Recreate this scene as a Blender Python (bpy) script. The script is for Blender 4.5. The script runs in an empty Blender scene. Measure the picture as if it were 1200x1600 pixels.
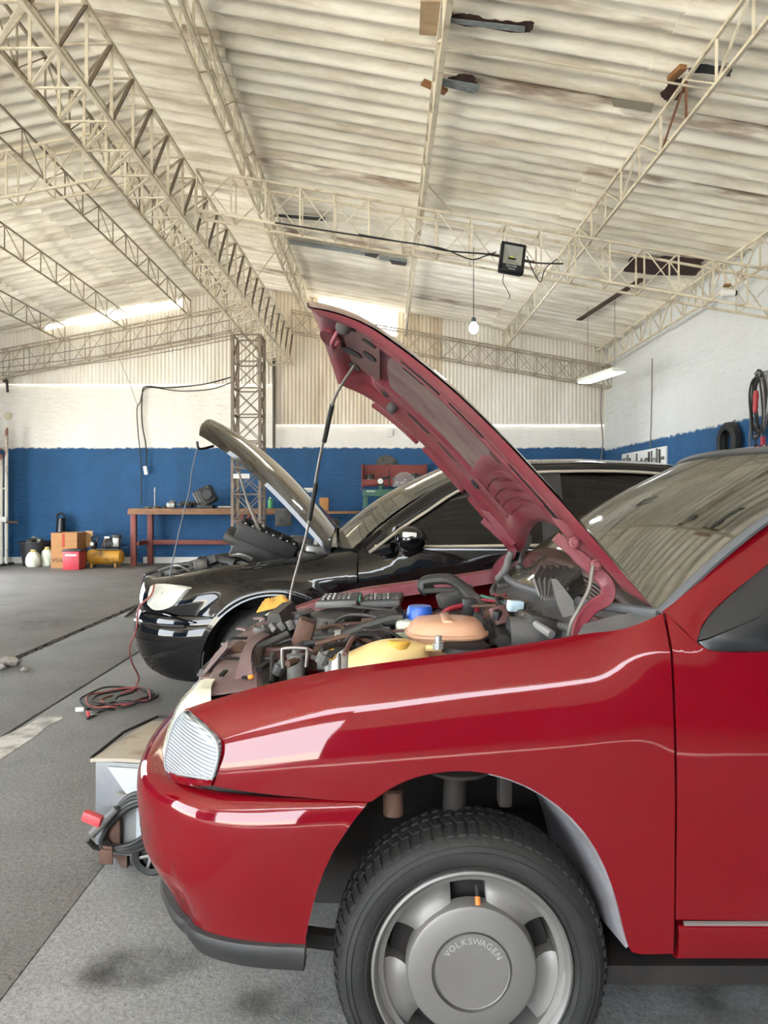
import bpy, bmesh, math, random
from mathutils import Vector, Matrix
random.seed(7)
SC = bpy.context.scene
COL = SC.collection
# ---------------------------------------------------------------- camera, world, light
F = 1150.0      # focal length in pixels of the 1200 x 1600 frame
EYE = 1.25      # camera height
HZ = 780.0      # horizon row
cam_d = bpy.data.cameras.new('camera'); cam = bpy.data.objects.new('camera', cam_d); COL.objects.link(cam)
cam_d.sensor_fit = 'VERTICAL'; cam_d.sensor_height = 32.0; cam_d.sensor_width = 24.0
cam_d.lens = F/1600*32.0; cam_d.clip_start = .02; cam_d.clip_end = 500
cam.location = (0, 0, EYE); cam.rotation_euler = (math.pi/2, 0, 0)
cam_d.shift_y = -(800-HZ)/1600
SC.camera = cam
W = bpy.data.worlds.new('world'); SC.world = W; W.use_nodes = True
bgn = W.node_tree.nodes['Background']; bgn.inputs[0].default_value = (.86, .93, 1, 1); bgn.inputs[1].default_value = 8.5
sun_d = bpy.data.lights.new('sun', 'SUN'); sun = bpy.data.objects.new('sun', sun_d); COL.objects.link(sun)
sun_d.energy = 38.0; sun_d.angle = math.radians(.6); sun_d.color = (1, .95, .86)
sun.rotation_euler = Vector((-.25, .52, -.82)).to_track_quat('-Z', 'Y').to_euler()
SC.view_settings.view_transform = 'Standard'; SC.view_settings.look = 'None'
SC.view_settings.gamma = 1; SC.view_settings.use_curve_mapping = False
SC.view_settings.exposure = 1.02
SC.cycles.max_bounces = 10; SC.cycles.diffuse_bounces = 6; SC.cycles.glossy_bounces = 4; SC.cycles.transmission_bounces = 6
SC.cycles.transparent_max_bounces = 8; SC.cycles.sample_clamp_indirect = 8

# ---------------------------------------------------------------- helpers
def P(px, py, y):
    """point of the place seen at photo pixel (px,py) standing y metres in front of the camera"""
    return Vector(((px-600)*y/F, y, EYE-(py-HZ)*y/F))
def lin(c):
    if isinstance(c, str):
        c = c.lstrip('#'); c = [int(c[i:i+2], 16)/255 for i in (0, 2, 4)]
    return tuple((v/12.92 if v <= .04045 else ((v+.055)/1.055)**2.4) for v in c)
MATS = {}
def mat(name, col, rough=.6, metal=0, col2=None, nscale=6, namt=.5, bump=0, bscale=60, coat=0, spec=.5, nlo=.35, nhi=.7,
        trans=0, alpha=1, emit=None, estr=0, stretch=(1, 1, 1), rand=0, rough2=None, world=False):
    """procedural principled material; col2 mixes in by noise, bump adds fine relief"""
    if name in MATS: return MATS[name]
    m = bpy.data.materials.new(name); m.use_nodes = True; MATS[name] = m
    nt = m.node_tree; b = nt.nodes['Principled BSDF']; L = nt.links.new
    c = lin(col); b.inputs['Base Color'].default_value = (*c, 1)
    b.inputs['Roughness'].default_value = rough; b.inputs['Metallic'].default_value = metal
    b.inputs['Coat Weight'].default_value = coat; b.inputs['Coat Roughness'].default_value = .04
    b.inputs['Specular IOR Level'].default_value = spec
    b.inputs['Transmission Weight'].default_value = trans; b.inputs['Alpha'].default_value = alpha
    if emit: b.inputs['Emission Color'].default_value = (*lin(emit), 1); b.inputs['Emission Strength'].default_value = estr
    tc = None
    if col2 or bump or rand:
        tc = nt.nodes.new('ShaderNodeTexCoord'); mp = nt.nodes.new('ShaderNodeMapping'); L(nt.nodes.new('ShaderNodeNewGeometry').outputs['Position'] if world else tc.outputs['Object'], mp.inputs[0])
        mp.inputs['Scale'].default_value = stretch
    out = None
    if col2:
        n = nt.nodes.new('ShaderNodeTexNoise'); n.inputs['Scale'].default_value = nscale; n.inputs['Detail'].default_value = 6
        n.inputs['Roughness'].default_value = .62
        L(mp.outputs[0], n.inputs['Vector'])
        r = nt.nodes.new('ShaderNodeMapRange'); r.inputs[1].default_value = nlo; r.inputs[2].default_value = nhi; r.inputs[4].default_value = namt
        L(n.outputs[0], r.inputs[0])
        mx = nt.nodes.new('ShaderNodeMix'); mx.data_type = 'RGBA'; mx.inputs[6].default_value = (*c, 1); mx.inputs[7].default_value = (*lin(col2), 1)
        L(r.outputs[0], mx.inputs[0]); L(mx.outputs[2], b.inputs['Base Color']); out = mx.outputs[2]
        if rough2 is not None:
            rr = nt.nodes.new('ShaderNodeMapRange'); rr.inputs[3].default_value = rough; rr.inputs[4].default_value = rough2; rr.inputs[2].default_value = namt
            L(r.outputs[0], rr.inputs[0]); L(rr.outputs[0], b.inputs['Roughness'])
    if rand:
        oi = nt.nodes.new('ShaderNodeObjectInfo'); hs = nt.nodes.new('ShaderNodeHueSaturation')
        mr = nt.nodes.new('ShaderNodeMapRange'); mr.inputs[3].default_value = 1-rand; mr.inputs[4].default_value = 1+rand*.6
        L(oi.outputs['Random'], mr.inputs[0]); L(mr.outputs[0], hs.inputs['Value'])
        if out: L(out, hs.inputs['Color'])
        else: hs.inputs['Color'].default_value = (*c, 1)
        L(hs.outputs[0], b.inputs['Base Color'])
    if bump:
        n2 = nt.nodes.new('ShaderNodeTexNoise'); n2.inputs['Scale'].default_value = bscale; n2.inputs['Detail'].default_value = 5
        L(mp.outputs[0], n2.inputs['Vector'])
        bp = nt.nodes.new('ShaderNodeBump'); bp.inputs['Strength'].default_value = bump; bp.inputs['Distance'].default_value = .01
        L(n2.outputs[0], bp.inputs['Height']); L(bp.outputs[0], b.inputs['Normal'])
    return m

def finish(me, m, smooth=True, ang=35):
    if m is not None:
        for k in (m if isinstance(m, (list, tuple)) else [m]): me.materials.append(k)
    if smooth:
        me.polygons.foreach_set('use_smooth', [True]*len(me.polygons))
        try: me.set_sharp_from_angle(angle=math.radians(ang))
        except Exception: pass
def attach(o, parent):
    if parent is not None:
        o.parent = parent
        if parent.type == 'EMPTY' and parent.parent is None:
            o.matrix_parent_inverse = Matrix.Translation(-parent.location)
def tag(o, label=None, cat=None, group=None, kind=None):
    if label: o['label'] = label
    if cat: o['category'] = cat
    if group: o['group'] = group
    if kind: o['kind'] = kind
    return o
def empty(name, loc, label=None, cat=None, group=None, kind=None):
    o = bpy.data.objects.new(name, None); COL.objects.link(o); o.location = loc; o.empty_display_size = .1
    return tag(o, label, cat, group, kind)

class MB:
    """collects shapes in world coordinates; build() links them as one mesh object"""
    def __init__(s): s.v = []; s.f = []
    def add(s, v, f):
        n = len(s.v); s.v += [tuple(p) for p in v]; s.f += [tuple(i+n for i in q) for q in f]; return s
    def box(s, c, size, rot=None, bev=0, taper=1):
        """bevelled box: centre, full size, rotation (euler tuple or Matrix)"""
        hx, hy, hz = (k/2 for k in size); M = Matrix.Identity(3)
        if rot is not None: M = rot if isinstance(rot, Matrix) else __import__('mathutils').Euler(rot).to_matrix()
        c = Vector(c)
        if bev <= 0:
            v = [Vector((x*hx*(taper if z > 0 else 1), y*hy*(taper if z > 0 else 1), z*hz)) for z in (-1, 1) for y in (-1, 1) for x in (-1, 1)]
            return s.add([c+M@p for p in v], [(0, 2, 3, 1), (4, 5, 7, 6), (0, 1, 5, 4), (2, 6, 7, 3), (0, 4, 6, 2), (1, 3, 7, 5)])
        b = min(bev, hx*.95, hy*.95, hz*.95); bm = bmesh.new()
        bmesh.ops.create_cube(bm, size=1)
        for p in bm.verts:
            t = taper if p.co.z > 0 else 1
            p.co = Vector((p.co.x*2*hx*t, p.co.y*2*hy*t, p.co.z*2*hz))
        bmesh.ops.bevel(bm, geom=list(bm.edges), offset=b, segments=2, profile=.5, affect='EDGES')
        bm.verts.index_update()
        s.add([c+M@p.co for p in bm.verts], [[q.index for q in f.verts] for f in bm.faces]); bm.free(); return s
    def tube(s, pts, r, n=8, cap=True, close=False):
        pts = [Vector(p) for p in pts]; k = len(pts); rs = r if isinstance(r, (list, tuple)) else [r]*k
        rings = []; up = None
        for i, p in enumerate(pts):
            a = pts[i-1] if (i > 0 or close) else p; b = pts[(i+1) % k] if (i < k-1 or close) else p
            t = (b-a)
            t = t.normalized() if t.length > 1e-9 else Vector((0, 0, 1))
            if up is None:
                up = Vector((0, 0, 1)) if abs(t.z) < .9 else Vector((1, 0, 0))
            u = up-t*up.dot(t)
            if u.length < 1e-6: u = t.orthogonal()
            u.normalize(); w = t.cross(u); up = u
            rings.append([p+(u*math.cos(2*math.pi*j/n)+w*math.sin(2*math.pi*j/n))*rs[i] for j in range(n)])
        v = [q for g in rings for q in g]; f = []
        for i in range(k if close else k-1):
            i2 = (i+1) % k
            for j in range(n): f.append((i*n+j, i*n+(j+1) % n, i2*n+(j+1) % n, i2*n+j))
        if cap and not close: f += [tuple(range(n-1, -1, -1)), tuple((k-1)*n+j for j in range(n))]
        return s.add(v, f)
    def lathe(s, prof, o, axis='Z', n=32, M=None, a0=0, a1=2*math.pi, cap=False):
        """prof: list of (radius, height along axis)"""
        o = Vector(o); full = abs(a1-a0-2*math.pi) < 1e-6; v = []; k = n if full else n+1
        for (r, h) in prof:
            for j in range(k):
                a = a0+(a1-a0)*j/n; x, y = r*math.cos(a), r*math.sin(a)
                q = Vector((x, y, h)) if axis == 'Z' else (Vector((x, h, y)) if axis == 'Y' else Vector((h, x, y)))
                v.append(o+(M@q if M else q))
        f = []
        for i in range(len(prof)-1):
            for j in range(n):
                j2 = (j+1) % k; f.append((i*k+j, i*k+j2, (i+1)*k+j2, (i+1)*k+j))
        if cap: f += [tuple(range(k-1, -1, -1)), tuple((len(prof)-1)*k+j for j in range(k))]
        return s.add(v, f)
    def grid(s, rows):
        """rows of points -> open surface"""
        n = len(rows[0]); v = [p for r in rows for p in r]; f = []
        for i in range(len(rows)-1):
            for j in range(n-1): f.append((i*n+j, i*n+j+1, (i+1)*n+j+1, (i+1)*n+j))
        return s.add(v, f)
    def slab(s, rows, d):
        """rows of points -> closed shell, thickened by vector d (or function of point)"""
        n = len(rows[0]); m = len(rows); g = d if callable(d) else (lambda p: Vector(d))
        a = [Vector(p) for r in rows for p in r]; v = a+[p+g(p) for p in a]; N = n*m; f = []
        for i in range(m-1):
            for j in range(n-1):
                q = (i*n+j, i*n+j+1, (i+1)*n+j+1, (i+1)*n+j); f.append(q); f.append(tuple(N+k for k in reversed(q)))
        for j in range(n-1):
            f.append((j, N+j, N+j+1, j+1)); e = (m-1)*n; f.append((e+j, e+j+1, N+e+j+1, N+e+j))
        for i in range(m-1):
            f.append((i*n, (i+1)*n, N+(i+1)*n, N+i*n)); e = n-1; f.append((i*n+e, N+i*n+e, N+(i+1)*n+e, (i+1)*n+e))
        return s.add(v, f)
    def prism(s, pts, d):
        """planar outline pts extruded by vector d"""
        n = len(pts); a = [Vector(p) for p in pts]; d = Vector(d)
        return s.add(a+[p+d for p in a], [tuple(range(n)), tuple(range(2*n-1, n-1, -1))]+[(i, i+n, (i+1) % n+n, (i+1) % n) for i in range(n)])
    def ball(s, c, r, n=16, m=10, M=None):
        r = (r, r, r) if isinstance(r, (int, float)) else r; c = Vector(c); v = []; f = []
        for i in range(m+1):
            t = math.pi*i/m
            for j in range(n):
                a = 2*math.pi*j/n; q = Vector((r[0]*math.sin(t)*math.cos(a), r[1]*math.sin(t)*math.sin(a), r[2]*math.cos(t)))
                v.append(c+(M@q if M else q))
        for i in range(m):
            for j in range(n): f.append((i*n+j, (i+1)*n+j, (i+1)*n+(j+1) % n, i*n+(j+1) % n))
        return s.add(v, f)
    def torus(s, c, R, r, axis='Y', n=32, m=10, M=None):
        return s.lathe([(R+r*math.cos(2*math.pi*k/m), r*math.sin(2*math.pi*k/m)) for k in range(m+1)], c, axis, n, M)
    def build(s, name, m, parent=None, smooth=True, ang=35, label=None):
        me = bpy.data.meshes.new(name); me.from_pydata([tuple(p) for p in s.v], [], s.f)
        bm = bmesh.new(); bm.from_mesh(me)
        bmesh.ops.remove_doubles(bm, verts=bm.verts, dist=1e-6); bmesh.ops.recalc_face_normals(bm, faces=bm.faces); bm.to_mesh(me); bm.free()
        finish(me, m, smooth, ang); me.update()
        o = bpy.data.objects.new(name, me); COL.objects.link(o); attach(o, parent)
        if label: o['label'] = label
        return o
def link(name, me, parent, M=None):
    o = bpy.data.objects.new(name, me); COL.objects.link(o); attach(o, parent)
    if M is not None: o.matrix_basis = M
    return o
def thicken(o, t):
    md = o.modifiers.new('solid', 'SOLIDIFY'); md.thickness = t; md.offset = -1; return o
def spline(pts, n=8, close=False):
    """Catmull-Rom through points (any dimension as tuples)"""
    pts = [Vector(p) for p in pts]; k = len(pts); out = []
    for i in range(k if close else k-1):
        a, b, c, d = (pts[(i+j) % k] if close else pts[min(max(i+j, 0), k-1)] for j in (-1, 0, 1, 2))
        for j in range(n):
            t = j/n; out.append(.5*((2*b)+(c-a)*t+(2*a-5*b+4*c-d)*t*t+(3*b-a-3*c+d)*t**3))
    if not close: out.append(pts[-1].copy())
    return out
def interp(tab, x):
    """piecewise smooth 1-D table lookup"""
    if x <= tab[0][0]: return tab[0][1]
    for (a, va), (b, vb) in zip(tab, tab[1:]):
        if x <= b: return va+(vb-va)*(x-a)/(b-a)
    return tab[-1][1]
def sinterp(tab, x):
    """Catmull-Rom 1-D lookup"""
    n = len(tab)
    if x <= tab[0][0]: return tab[0][1]
    if x >= tab[-1][0]: return tab[-1][1]
    for i in range(n-1):
        if x <= tab[i+1][0]:
            x0, y0 = tab[i]; x1, y1 = tab[i+1]; h = x1-x0; t = (x-x0)/h
            def sl(k):
                if k == 0: return (tab[1][1]-tab[0][1])/(tab[1][0]-tab[0][0])
                if k == n-1: return (tab[-1][1]-tab[-2][1])/(tab[-1][0]-tab[-2][0])
                return (tab[k+1][1]-tab[k-1][1])/(tab[k+1][0]-tab[k-1][0])
            m0, m1 = sl(i)*h, sl(i+1)*h
            return (2*t**3-3*t*t+1)*y0+(t**3-2*t*t+t)*m0+(-2*t**3+3*t*t)*y1+(t**3-t*t)*m1
# a shared square bar of unit length for truss webs
_bar = None
def bar(name, p, q, w, m, parent, w2=None):
    global _bar
    if _bar is None: _bar = {}
    if m.name not in _bar:
        me = bpy.data.meshes.new('bar')
        me.from_pydata([(x, y, z) for z in (0, 1) for y in (-.5, .5) for x in (-.5, .5)], [],
                       [(0, 2, 3, 1), (4, 5, 7, 6), (0, 1, 5, 4), (2, 6, 7, 3), (0, 4, 6, 2), (1, 3, 7, 5)])
        me.materials.append(m); _bar[m.name] = me
    p, q = Vector(p), Vector(q); d = q-p
    R = d.to_track_quat('Z', 'Y').to_matrix().to_4x4()
    M = Matrix.Translation(p)@R@Matrix.Diagonal((w, w2 or w, d.length, 1))
    return link(name, _bar[m.name], parent, M)
# ================================================================ the workshop shell
XR, ZRIDGE, SLR, SLL = -2.7, 5.42, .175, .20
YB = 14.4; XWR = 4.32; XWL = -7.75; YF = -5.0
def roofz(x): return ZRIDGE-(SLR*(x-XR) if x > XR else SLL*(XR-x))

# ---- procedural wall paint: white plaster above, blue below a hand-painted edge
def wall_mat(name, zline, white, blue, dirt):
    m = bpy.data.materials.new(name); m.use_nodes = True; nt = m.node_tree; b = nt.nodes['Principled BSDF']; L = nt.links.new
    g = nt.nodes.new('ShaderNodeNewGeometry'); sx = nt.nodes.new('ShaderNodeSeparateXYZ'); L(g.outputs['Position'], sx.inputs[0])
    n = nt.nodes.new('ShaderNodeTexNoise'); n.inputs['Scale'].default_value = 9; n.inputs['Detail'].default_value = 5; L(g.outputs['Position'], n.inputs['Vector'])
    ad = nt.nodes.new('ShaderNodeMath'); ad.operation = 'MULTIPLY_ADD'; ad.inputs[1].default_value = .1; L(n.outputs[0], ad.inputs[0]); L(sx.outputs[2], ad.inputs[2])
    th = nt.nodes.new('ShaderNodeMapRange'); th.inputs[1].default_value = zline+.04; th.inputs[2].default_value = zline+.07; L(ad.outputs[0], th.inputs[0])
    n2 = nt.nodes.new('ShaderNodeTexNoise'); n2.inputs['Scale'].default_value = 1.6; n2.inputs['Detail'].default_value = 8; n2.inputs['Roughness'].default_value = .7
    mp = nt.nodes.new('ShaderNodeMapping'); mp.inputs['Scale'].default_value = (1, 1, .45); L(g.outputs['Position'], mp.inputs[0]); L(mp.outputs[0], n2.inputs['Vector'])
    def two(a, bb, lo, hi, amt):
        r = nt.nodes.new('ShaderNodeMapRange'); r.inputs[1].default_value = lo; r.inputs[2].default_value = hi; r.inputs[4].default_value = amt; L(n2.outputs[0], r.inputs[0])
        x = nt.nodes.new('ShaderNodeMix'); x.data_type = 'RGBA'; x.inputs[6].default_value = (*lin(a), 1); x.inputs[7].default_value = (*lin(bb), 1); L(r.outputs[0], x.inputs[0]); return x.outputs[2]
    wc = two(white, dirt, .45, .75, .55); bc = two(blue, '#123f62', .4, .7, .7)
    mx = nt.nodes.new('ShaderNodeMix'); mx.data_type = 'RGBA'; L(th.outputs[0], mx.inputs[0]); L(bc, mx.inputs[6]); L(wc, mx.inputs[7]); L(mx.outputs[2], b.inputs['Base Color'])
    b.inputs['Roughness'].default_value = .62
    # lumpy rendered brickwork
    n3 = nt.nodes.new('ShaderNodeTexNoise'); n3.inputs['Scale'].default_value = 5; n3.inputs['Detail'].default_value = 9; n3.inputs['Roughness'].default_value = .65
    mp2 = nt.nodes.new('ShaderNodeMapping'); mp2.inputs['Scale'].default_value = (1, 1, 2.6); L(g.outputs['Position'], mp2.inputs[0]); L(mp2.outputs[0], n3.inputs['Vector'])
    bp = nt.nodes.new('ShaderNodeBump'); bp.inputs['Strength'].default_value = .9; bp.inputs['Distance'].default_value = .06; L(n3.outputs[0], bp.inputs['Height']); L(bp.outputs[0], b.inputs['Normal'])
    return m
M_wallb = wall_mat('painted_back_wall', 2.25, '#e9e6df', '#1a527f', '#d5cfc2')
M_wallr = wall_mat('painted_side_wall', 2.2, '#d9dcdc', '#1b5a8d', '#cfd0cd')
def struct(o): o['kind'] = 'structure'; return o
wb = struct(MB().box(((XWL-2.15)/2, YB+.1, 1.77), (-2.15-XWL, .2, 3.54)).box(((XWR-2.15)/2, YB+.1, 1.365), (XWR+2.15, .2, 2.73)).build('wall_back', M_wallb, smooth=False))
wr = struct(MB().box((XWR+.1, (YF+YB)/2+.1, 2.1), (.2, YB-YF+.2, 4.2)).build('wall_right', M_wallr, smooth=False))
wl = struct(MB().box((XWL-.1, 5.0, 2.2), (.2, 6.0, 4.4)).box((XWL-.1, 13.3, 2.2), (.2, 2.2, 4.4)).box((XWL-.1, 10.1, 3.6), (.2, 4.4, 1.6)).box((XWL-.1, -4.0, 2.2), (.2, 2.0, 4.4)).box((XWL-.1, -.5, 3.7), (.2, 5.0, 1.4)).box((XWL-.1, 1.4, 2.2), (.2, 1.2, 4.4)).build('wall_left', M_wallb, smooth=False))  # unseen side; openings added and sized for the daylight they let in
# unseen street side: solid right part and left gateway shaped for the cars' reflections
wf = struct(MB().box((1.45, YF-.1, 2.1), (6.1, .2, 4.2)).box((-7.2, YF-.1, 2.2), (1.1, .2, 4.4)).box((-4.1, YF-.1, 3.95), (5.1, .2, 1.1)).build('wall_front', M_wallr, smooth=False))
M_white = mat('whitewash', '#d8d6d0', .7, bump=.3)
struct(MB().box(((XWL-4.9)/2, YB-.02, .06), (XWL*-1-4.9, .04, .12)).box((-1.9, YB-.02, .06), (5.6, .04, .12)).build('baseboard_back', M_white, smooth=False))

# ---- floor: base and the slabs that the joints separate
def concrete(name, a, b_, c, s1, spots):
    m = bpy.data.materials.new(name); m.use_nodes = True; nt = m.node_tree; b = nt.nodes['Principled BSDF']; L = nt.links.new
    g = nt.nodes.new('ShaderNodeNewGeometry')
    def noise(s, d=8, r=.65, off=0):
        n = nt.nodes.new('ShaderNodeTexNoise'); n.inputs['Scale'].default_value = s; n.inputs['Detail'].default_value = d; n.inputs['Roughness'].default_value = r
        mp = nt.nodes.new('ShaderNodeMapping'); mp.inputs['Location'].default_value = (off, off*.7, 0); L(g.outputs['Position'], mp.inputs[0]); L(mp.outputs[0], n.inputs['Vector']); return n.outputs[0]
    def ramp(src, lo, hi, amt=1):
        r = nt.nodes.new('ShaderNodeMapRange'); r.inputs[1].default_value = lo; r.inputs[2].default_value = hi; r.inputs[4].default_value = amt; L(src, r.inputs[0]); return r.outputs[0]
    def mix(f, x, y):
        k = nt.nodes.new('ShaderNodeMix'); k.data_type = 'RGBA'; L(f, k.inputs[0])
        for s, v in ((6, x), (7, y)):
            if isinstance(v, str): k.inputs[s].default_value = (*lin(v), 1)
            else: L(v, k.inputs[s])
        return k.outputs[2]
    col = mix(ramp(noise(s1), .35, .65), a, b_)
    col = mix(ramp(noise(60, 4, .8, 3), .42, .66, .8), col, c)
    col = mix(ramp(noise(1.9, 5, .55, 11), .60, .74, spots), col, '#4a4640')
    L(col, b.inputs['Base Color']); b.inputs['Roughness'].default_value = .78
    bp = nt.nodes.new('ShaderNodeBump'); bp.inputs['Strength'].default_value = .8; bp.inputs['Distance'].default_value = .014
    L(noise(55, 6, .75), bp.inputs['Height']); L(bp.outputs[0], b.inputs['Normal'])
    return m
M_fd = concrete('dark_concrete', '#7a7671', '#908b85', '#67635e', 1.2, .45)
M_fm = concrete('grey_concrete', '#7a7976', '#8e8d8a', '#686663', 1.4, .3)
M_fl = concrete('light_concrete', '#949492', '#aaaaa8', '#7d7c7a', 2.0, .35)
M_dirt = mat('joint_dirt', '#3a352e', .95, col2='#5a5145', nscale=20, bump=.6, world=True)
M_apron = mat('street_concrete', '#c9c4b8', .9, col2='#b3ada2', nscale=1.2, world=True)
fl = struct(MB().box((-1.7, 5.2, -.11), (12.4, 18.8, .1)).build('floor', M_dirt, smooth=False))
def slab(x0, x1, y0, y1, z, m):
    o = MB().box(((x0+x1)/2, (y0+y1)/2, z/2-.03), (x1-x0, y1-y0, z+.06), bev=.003).build('slab', m, fl, ang=60); return o
slab(XWL, -2.935, YF, YB, .0, M_fd)
slab(-2.86, -2.02, YF, YB, 0, M_fm)
slab(-2.0, -.958, YF, YB, 0, M_fm)
slab(-.956, XWR, YF, 2.618, .0, M_fl)
slab(-.956, XWR, 2.62, YB, 0, M_fm)
# crumbled edge of the open joint: clods in the groove
mb = MB()
for k in range(150):
    y = random.uniform(4.6, 9.2); r = random.uniform(.012, .03)
    mb.ball((-2.9+random.uniform(-.045, .045), y, -.03+r*.6), (r, r*random.uniform(.8, 2), r*.7), 6, 4)
mb.build('crumbled_edge', M_dirt, fl)['kind'] = 'stuff'
# worn white paint left on the floor
M_paint = mat('worn_white_paint', '#c9c7c2', .8, col2='#8f8d89', nscale=7, nlo=.42, nhi=.6, namt=1, world=True)
def fp(px, py): q = P(px, py, F*EYE/(py-HZ)); return (q.x, q.y)
def patch(pts, z=.0015):
    return MB().prism([(x, y, .0) for x, y in pts], (0, 0, z)).build('paint_patch', M_paint, fl, smooth=False)
def fp(px, py): q = P(px, py, F*EYE/(py-HZ)); return (q.x, q.y)
patch([fp(*p) for p in ((-60, 1185), (0, 1152), (40, 1135), (62, 1121), (98, 1117), (98, 1123), (72, 1136), (55, 1151), (0, 1187), (-60, 1230))])
# oil stains soaked into the concrete
def stain(px, py, rx, ry, amt, nm):
    m = mat('oil_stain_'+nm, '#3c3832', .85); nt = m.node_tree; b = nt.nodes['Principled BSDF']; L = nt.links.new
    tc = nt.nodes.new('ShaderNodeTexCoord'); vm = nt.nodes.new('ShaderNodeVectorMath'); vm.operation = 'DISTANCE'; vm.inputs[1].default_value = (.5, .5, .5); L(tc.outputs['Generated'], vm.inputs[0])
    r = nt.nodes.new('ShaderNodeMapRange'); r.inputs[1].default_value = .72; r.inputs[2].default_value = .45; r.inputs[4].default_value = 1; L(vm.outputs['Value'], r.inputs[0])
    n = nt.nodes.new('ShaderNodeTexNoise'); n.inputs['Scale'].default_value = 9; n.inputs['Detail'].default_value = 7; L(tc.outputs['Object'], n.inputs['Vector'])
    r2 = nt.nodes.new('ShaderNodeMapRange'); r2.inputs[1].default_value = .38; r2.inputs[2].default_value = .68; r2.inputs[4].default_value = amt; L(n.outputs[0], r2.inputs[0])
    mu = nt.nodes.new('ShaderNodeMath'); mu.operation = 'MULTIPLY'; L(r.outputs[0], mu.inputs[0]); L(r2.outputs[0], mu.inputs[1]); L(mu.outputs[0], b.inputs['Alpha'])
    x, y = fp(px, py)
    return MB().prism([(x+rx*math.cos(2*math.pi*k/28), y+ry*math.sin(2*math.pi*k/28), 0) for k in range(28)], (0, 0, .0012)).build('oil_stain', m, fl, smooth=False)
stain(185, 1515, .16, .13, .5, 'front'); stain(280, 1500, .09, .07, .35, 'side'); stain(440, 1570, .16, .08, .5, 'tyre'); stain(60, 975, .35, .5, .3, 'far'); stain(1080, 1560, .25, .12, .4, 'sill')
# ground outside
gr = struct(MB().box((-1.5, 4, -.24), (90, 90, .1)).build('floor_street', M_apron, smooth=False))

# ---- roof: single corrugated sheets
def roof_mat():
    m = bpy.data.materials.new('fibre_cement_roof'); m.use_nodes = True; nt = m.node_tree; b = nt.nodes['Principled BSDF']; L = nt.links.new
    g = nt.nodes.new('ShaderNodeNewGeometry'); tc = nt.nodes.new('ShaderNodeTexCoord'); oi = nt.nodes.new('ShaderNodeObjectInfo')
    mp = nt.nodes.new('ShaderNodeMapping'); mp.inputs['Scale'].default_value = (.55, 4, 1); L(g.outputs['Position'], mp.inputs[0])
    n = nt.nodes.new('ShaderNodeTexNoise'); n.inputs['Scale'].default_value = 1.4; n.inputs['Detail'].default_value = 9; n.inputs['Roughness'].default_value = .7; L(mp.outputs[0], n.inputs['Vector'])
    def ramp(src, lo, hi, amt=1):
        r = nt.nodes.new('ShaderNodeMapRange'); r.inputs[1].default_value = lo; r.inputs[2].default_value = hi; r.inputs[4].default_value = amt; L(src, r.inputs[0]); return r.outputs[0]
    def mix(f, x, y):
        k = nt.nodes.new('ShaderNodeMix'); k.data_type = 'RGBA'; L(f, k.inputs[0])
        for s, v in ((6, x), (7, y)):
            if isinstance(v, str): k.inputs[s].default_value = (*lin(v), 1)
            else: L(v, k.inputs[s])
        return k.outputs[2]
    col = mix(ramp(n.outputs[0], .42, .68, .9), '#f3eee1', '#bfb39c')
    # brown streak on some laps: rust plus the seam's shadow put into the colour (local y = 0 is the lap)
    sp = nt.nodes.new('ShaderNodeSeparateXYZ'); L(tc.outputs['Object'], sp.inputs[0])
    e = ramp(sp.outputs[1], .30, .02); n2 = nt.nodes.new('ShaderNodeTexNoise'); n2.inputs['Scale'].default_value = 3.5; n2.inputs['Detail'].default_value = 8; L(mp.outputs[0], n2.inputs['Vector'])
    mu = nt.nodes.new('ShaderNodeMath'); mu.operation = 'MULTIPLY'; L(e, mu.inputs[0]); L(ramp(n2.outputs[0], .38, .6, .9), mu.inputs[1])
    mu2 = nt.nodes.new('ShaderNodeMath'); mu2.operation = 'MULTIPLY'; L(mu.outputs[0], mu2.inputs[0]); L(ramp(oi.outputs['Random'], .35, .75), mu2.inputs[1])
    col = mix(mu2.outputs[0], col, '#7d6450')
    hs = nt.nodes.new('ShaderNodeHueSaturation'); mr = nt.nodes.new('ShaderNodeMapRange'); mr.inputs[3].default_value = .86; mr.inputs[4].default_value = 1.04
    L(oi.outputs['Random'], mr.inputs[0]); L(mr.outputs[0], hs.inputs['Value']); L(col, hs.inputs['Color']); L(hs.outputs[0], b.inputs['Base Color'])
    b.inputs['Roughness'].default_value = .85
    bp = nt.nodes.new('ShaderNodeBump'); bp.inputs['Strength'].default_value = .25; bp.inputs['Distance'].default_value = .01
    n3 = nt.nodes.new('ShaderNodeTexNoise'); n3.inputs['Scale'].default_value = 40; n3.inputs['Detail'].default_value = 5; L(g.outputs['Position'], n3.inputs['Vector'])
    L(n3.outputs[0], bp.inputs['Height']); L(bp.outputs[0], b.inputs['Normal'])
    return m
M_roof = roof_mat()
PITCH = .225; NW = 5; SW = PITCH*NW
_sheets = {}
def sheet_mesh(length, slope):
    key = (round(length, 3), slope)
    if key in _sheets: return _sheets[key]
    seg = 9; top = []; rows = []
    for i in range(3):
        x = length*i/2; r = []
        for j in range(NW*seg+3):
            y = PITCH*j/seg; r.append(Vector((x, y, .036*math.cos(2*math.pi*y/PITCH)-slope*x)))
        rows.append(r)
    mb = MB().slab(rows, (0, 0, .008))
    me = bpy.data.meshes.new('roof_sheet'); me.from_pydata(mb.v, [], mb.f); finish(me, M_roof, True, 50)
    bm = bmesh.new(); bm.from_mesh(me); bmesh.ops.recalc_face_normals(bm, faces=bm.faces); bm.to_mesh(me); bm.free()
    _sheets[key] = me; return me
roof = struct(empty('ceiling', (0, 0, 5)))
NY = int((YB+.15-YF)/SW)+1
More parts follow.
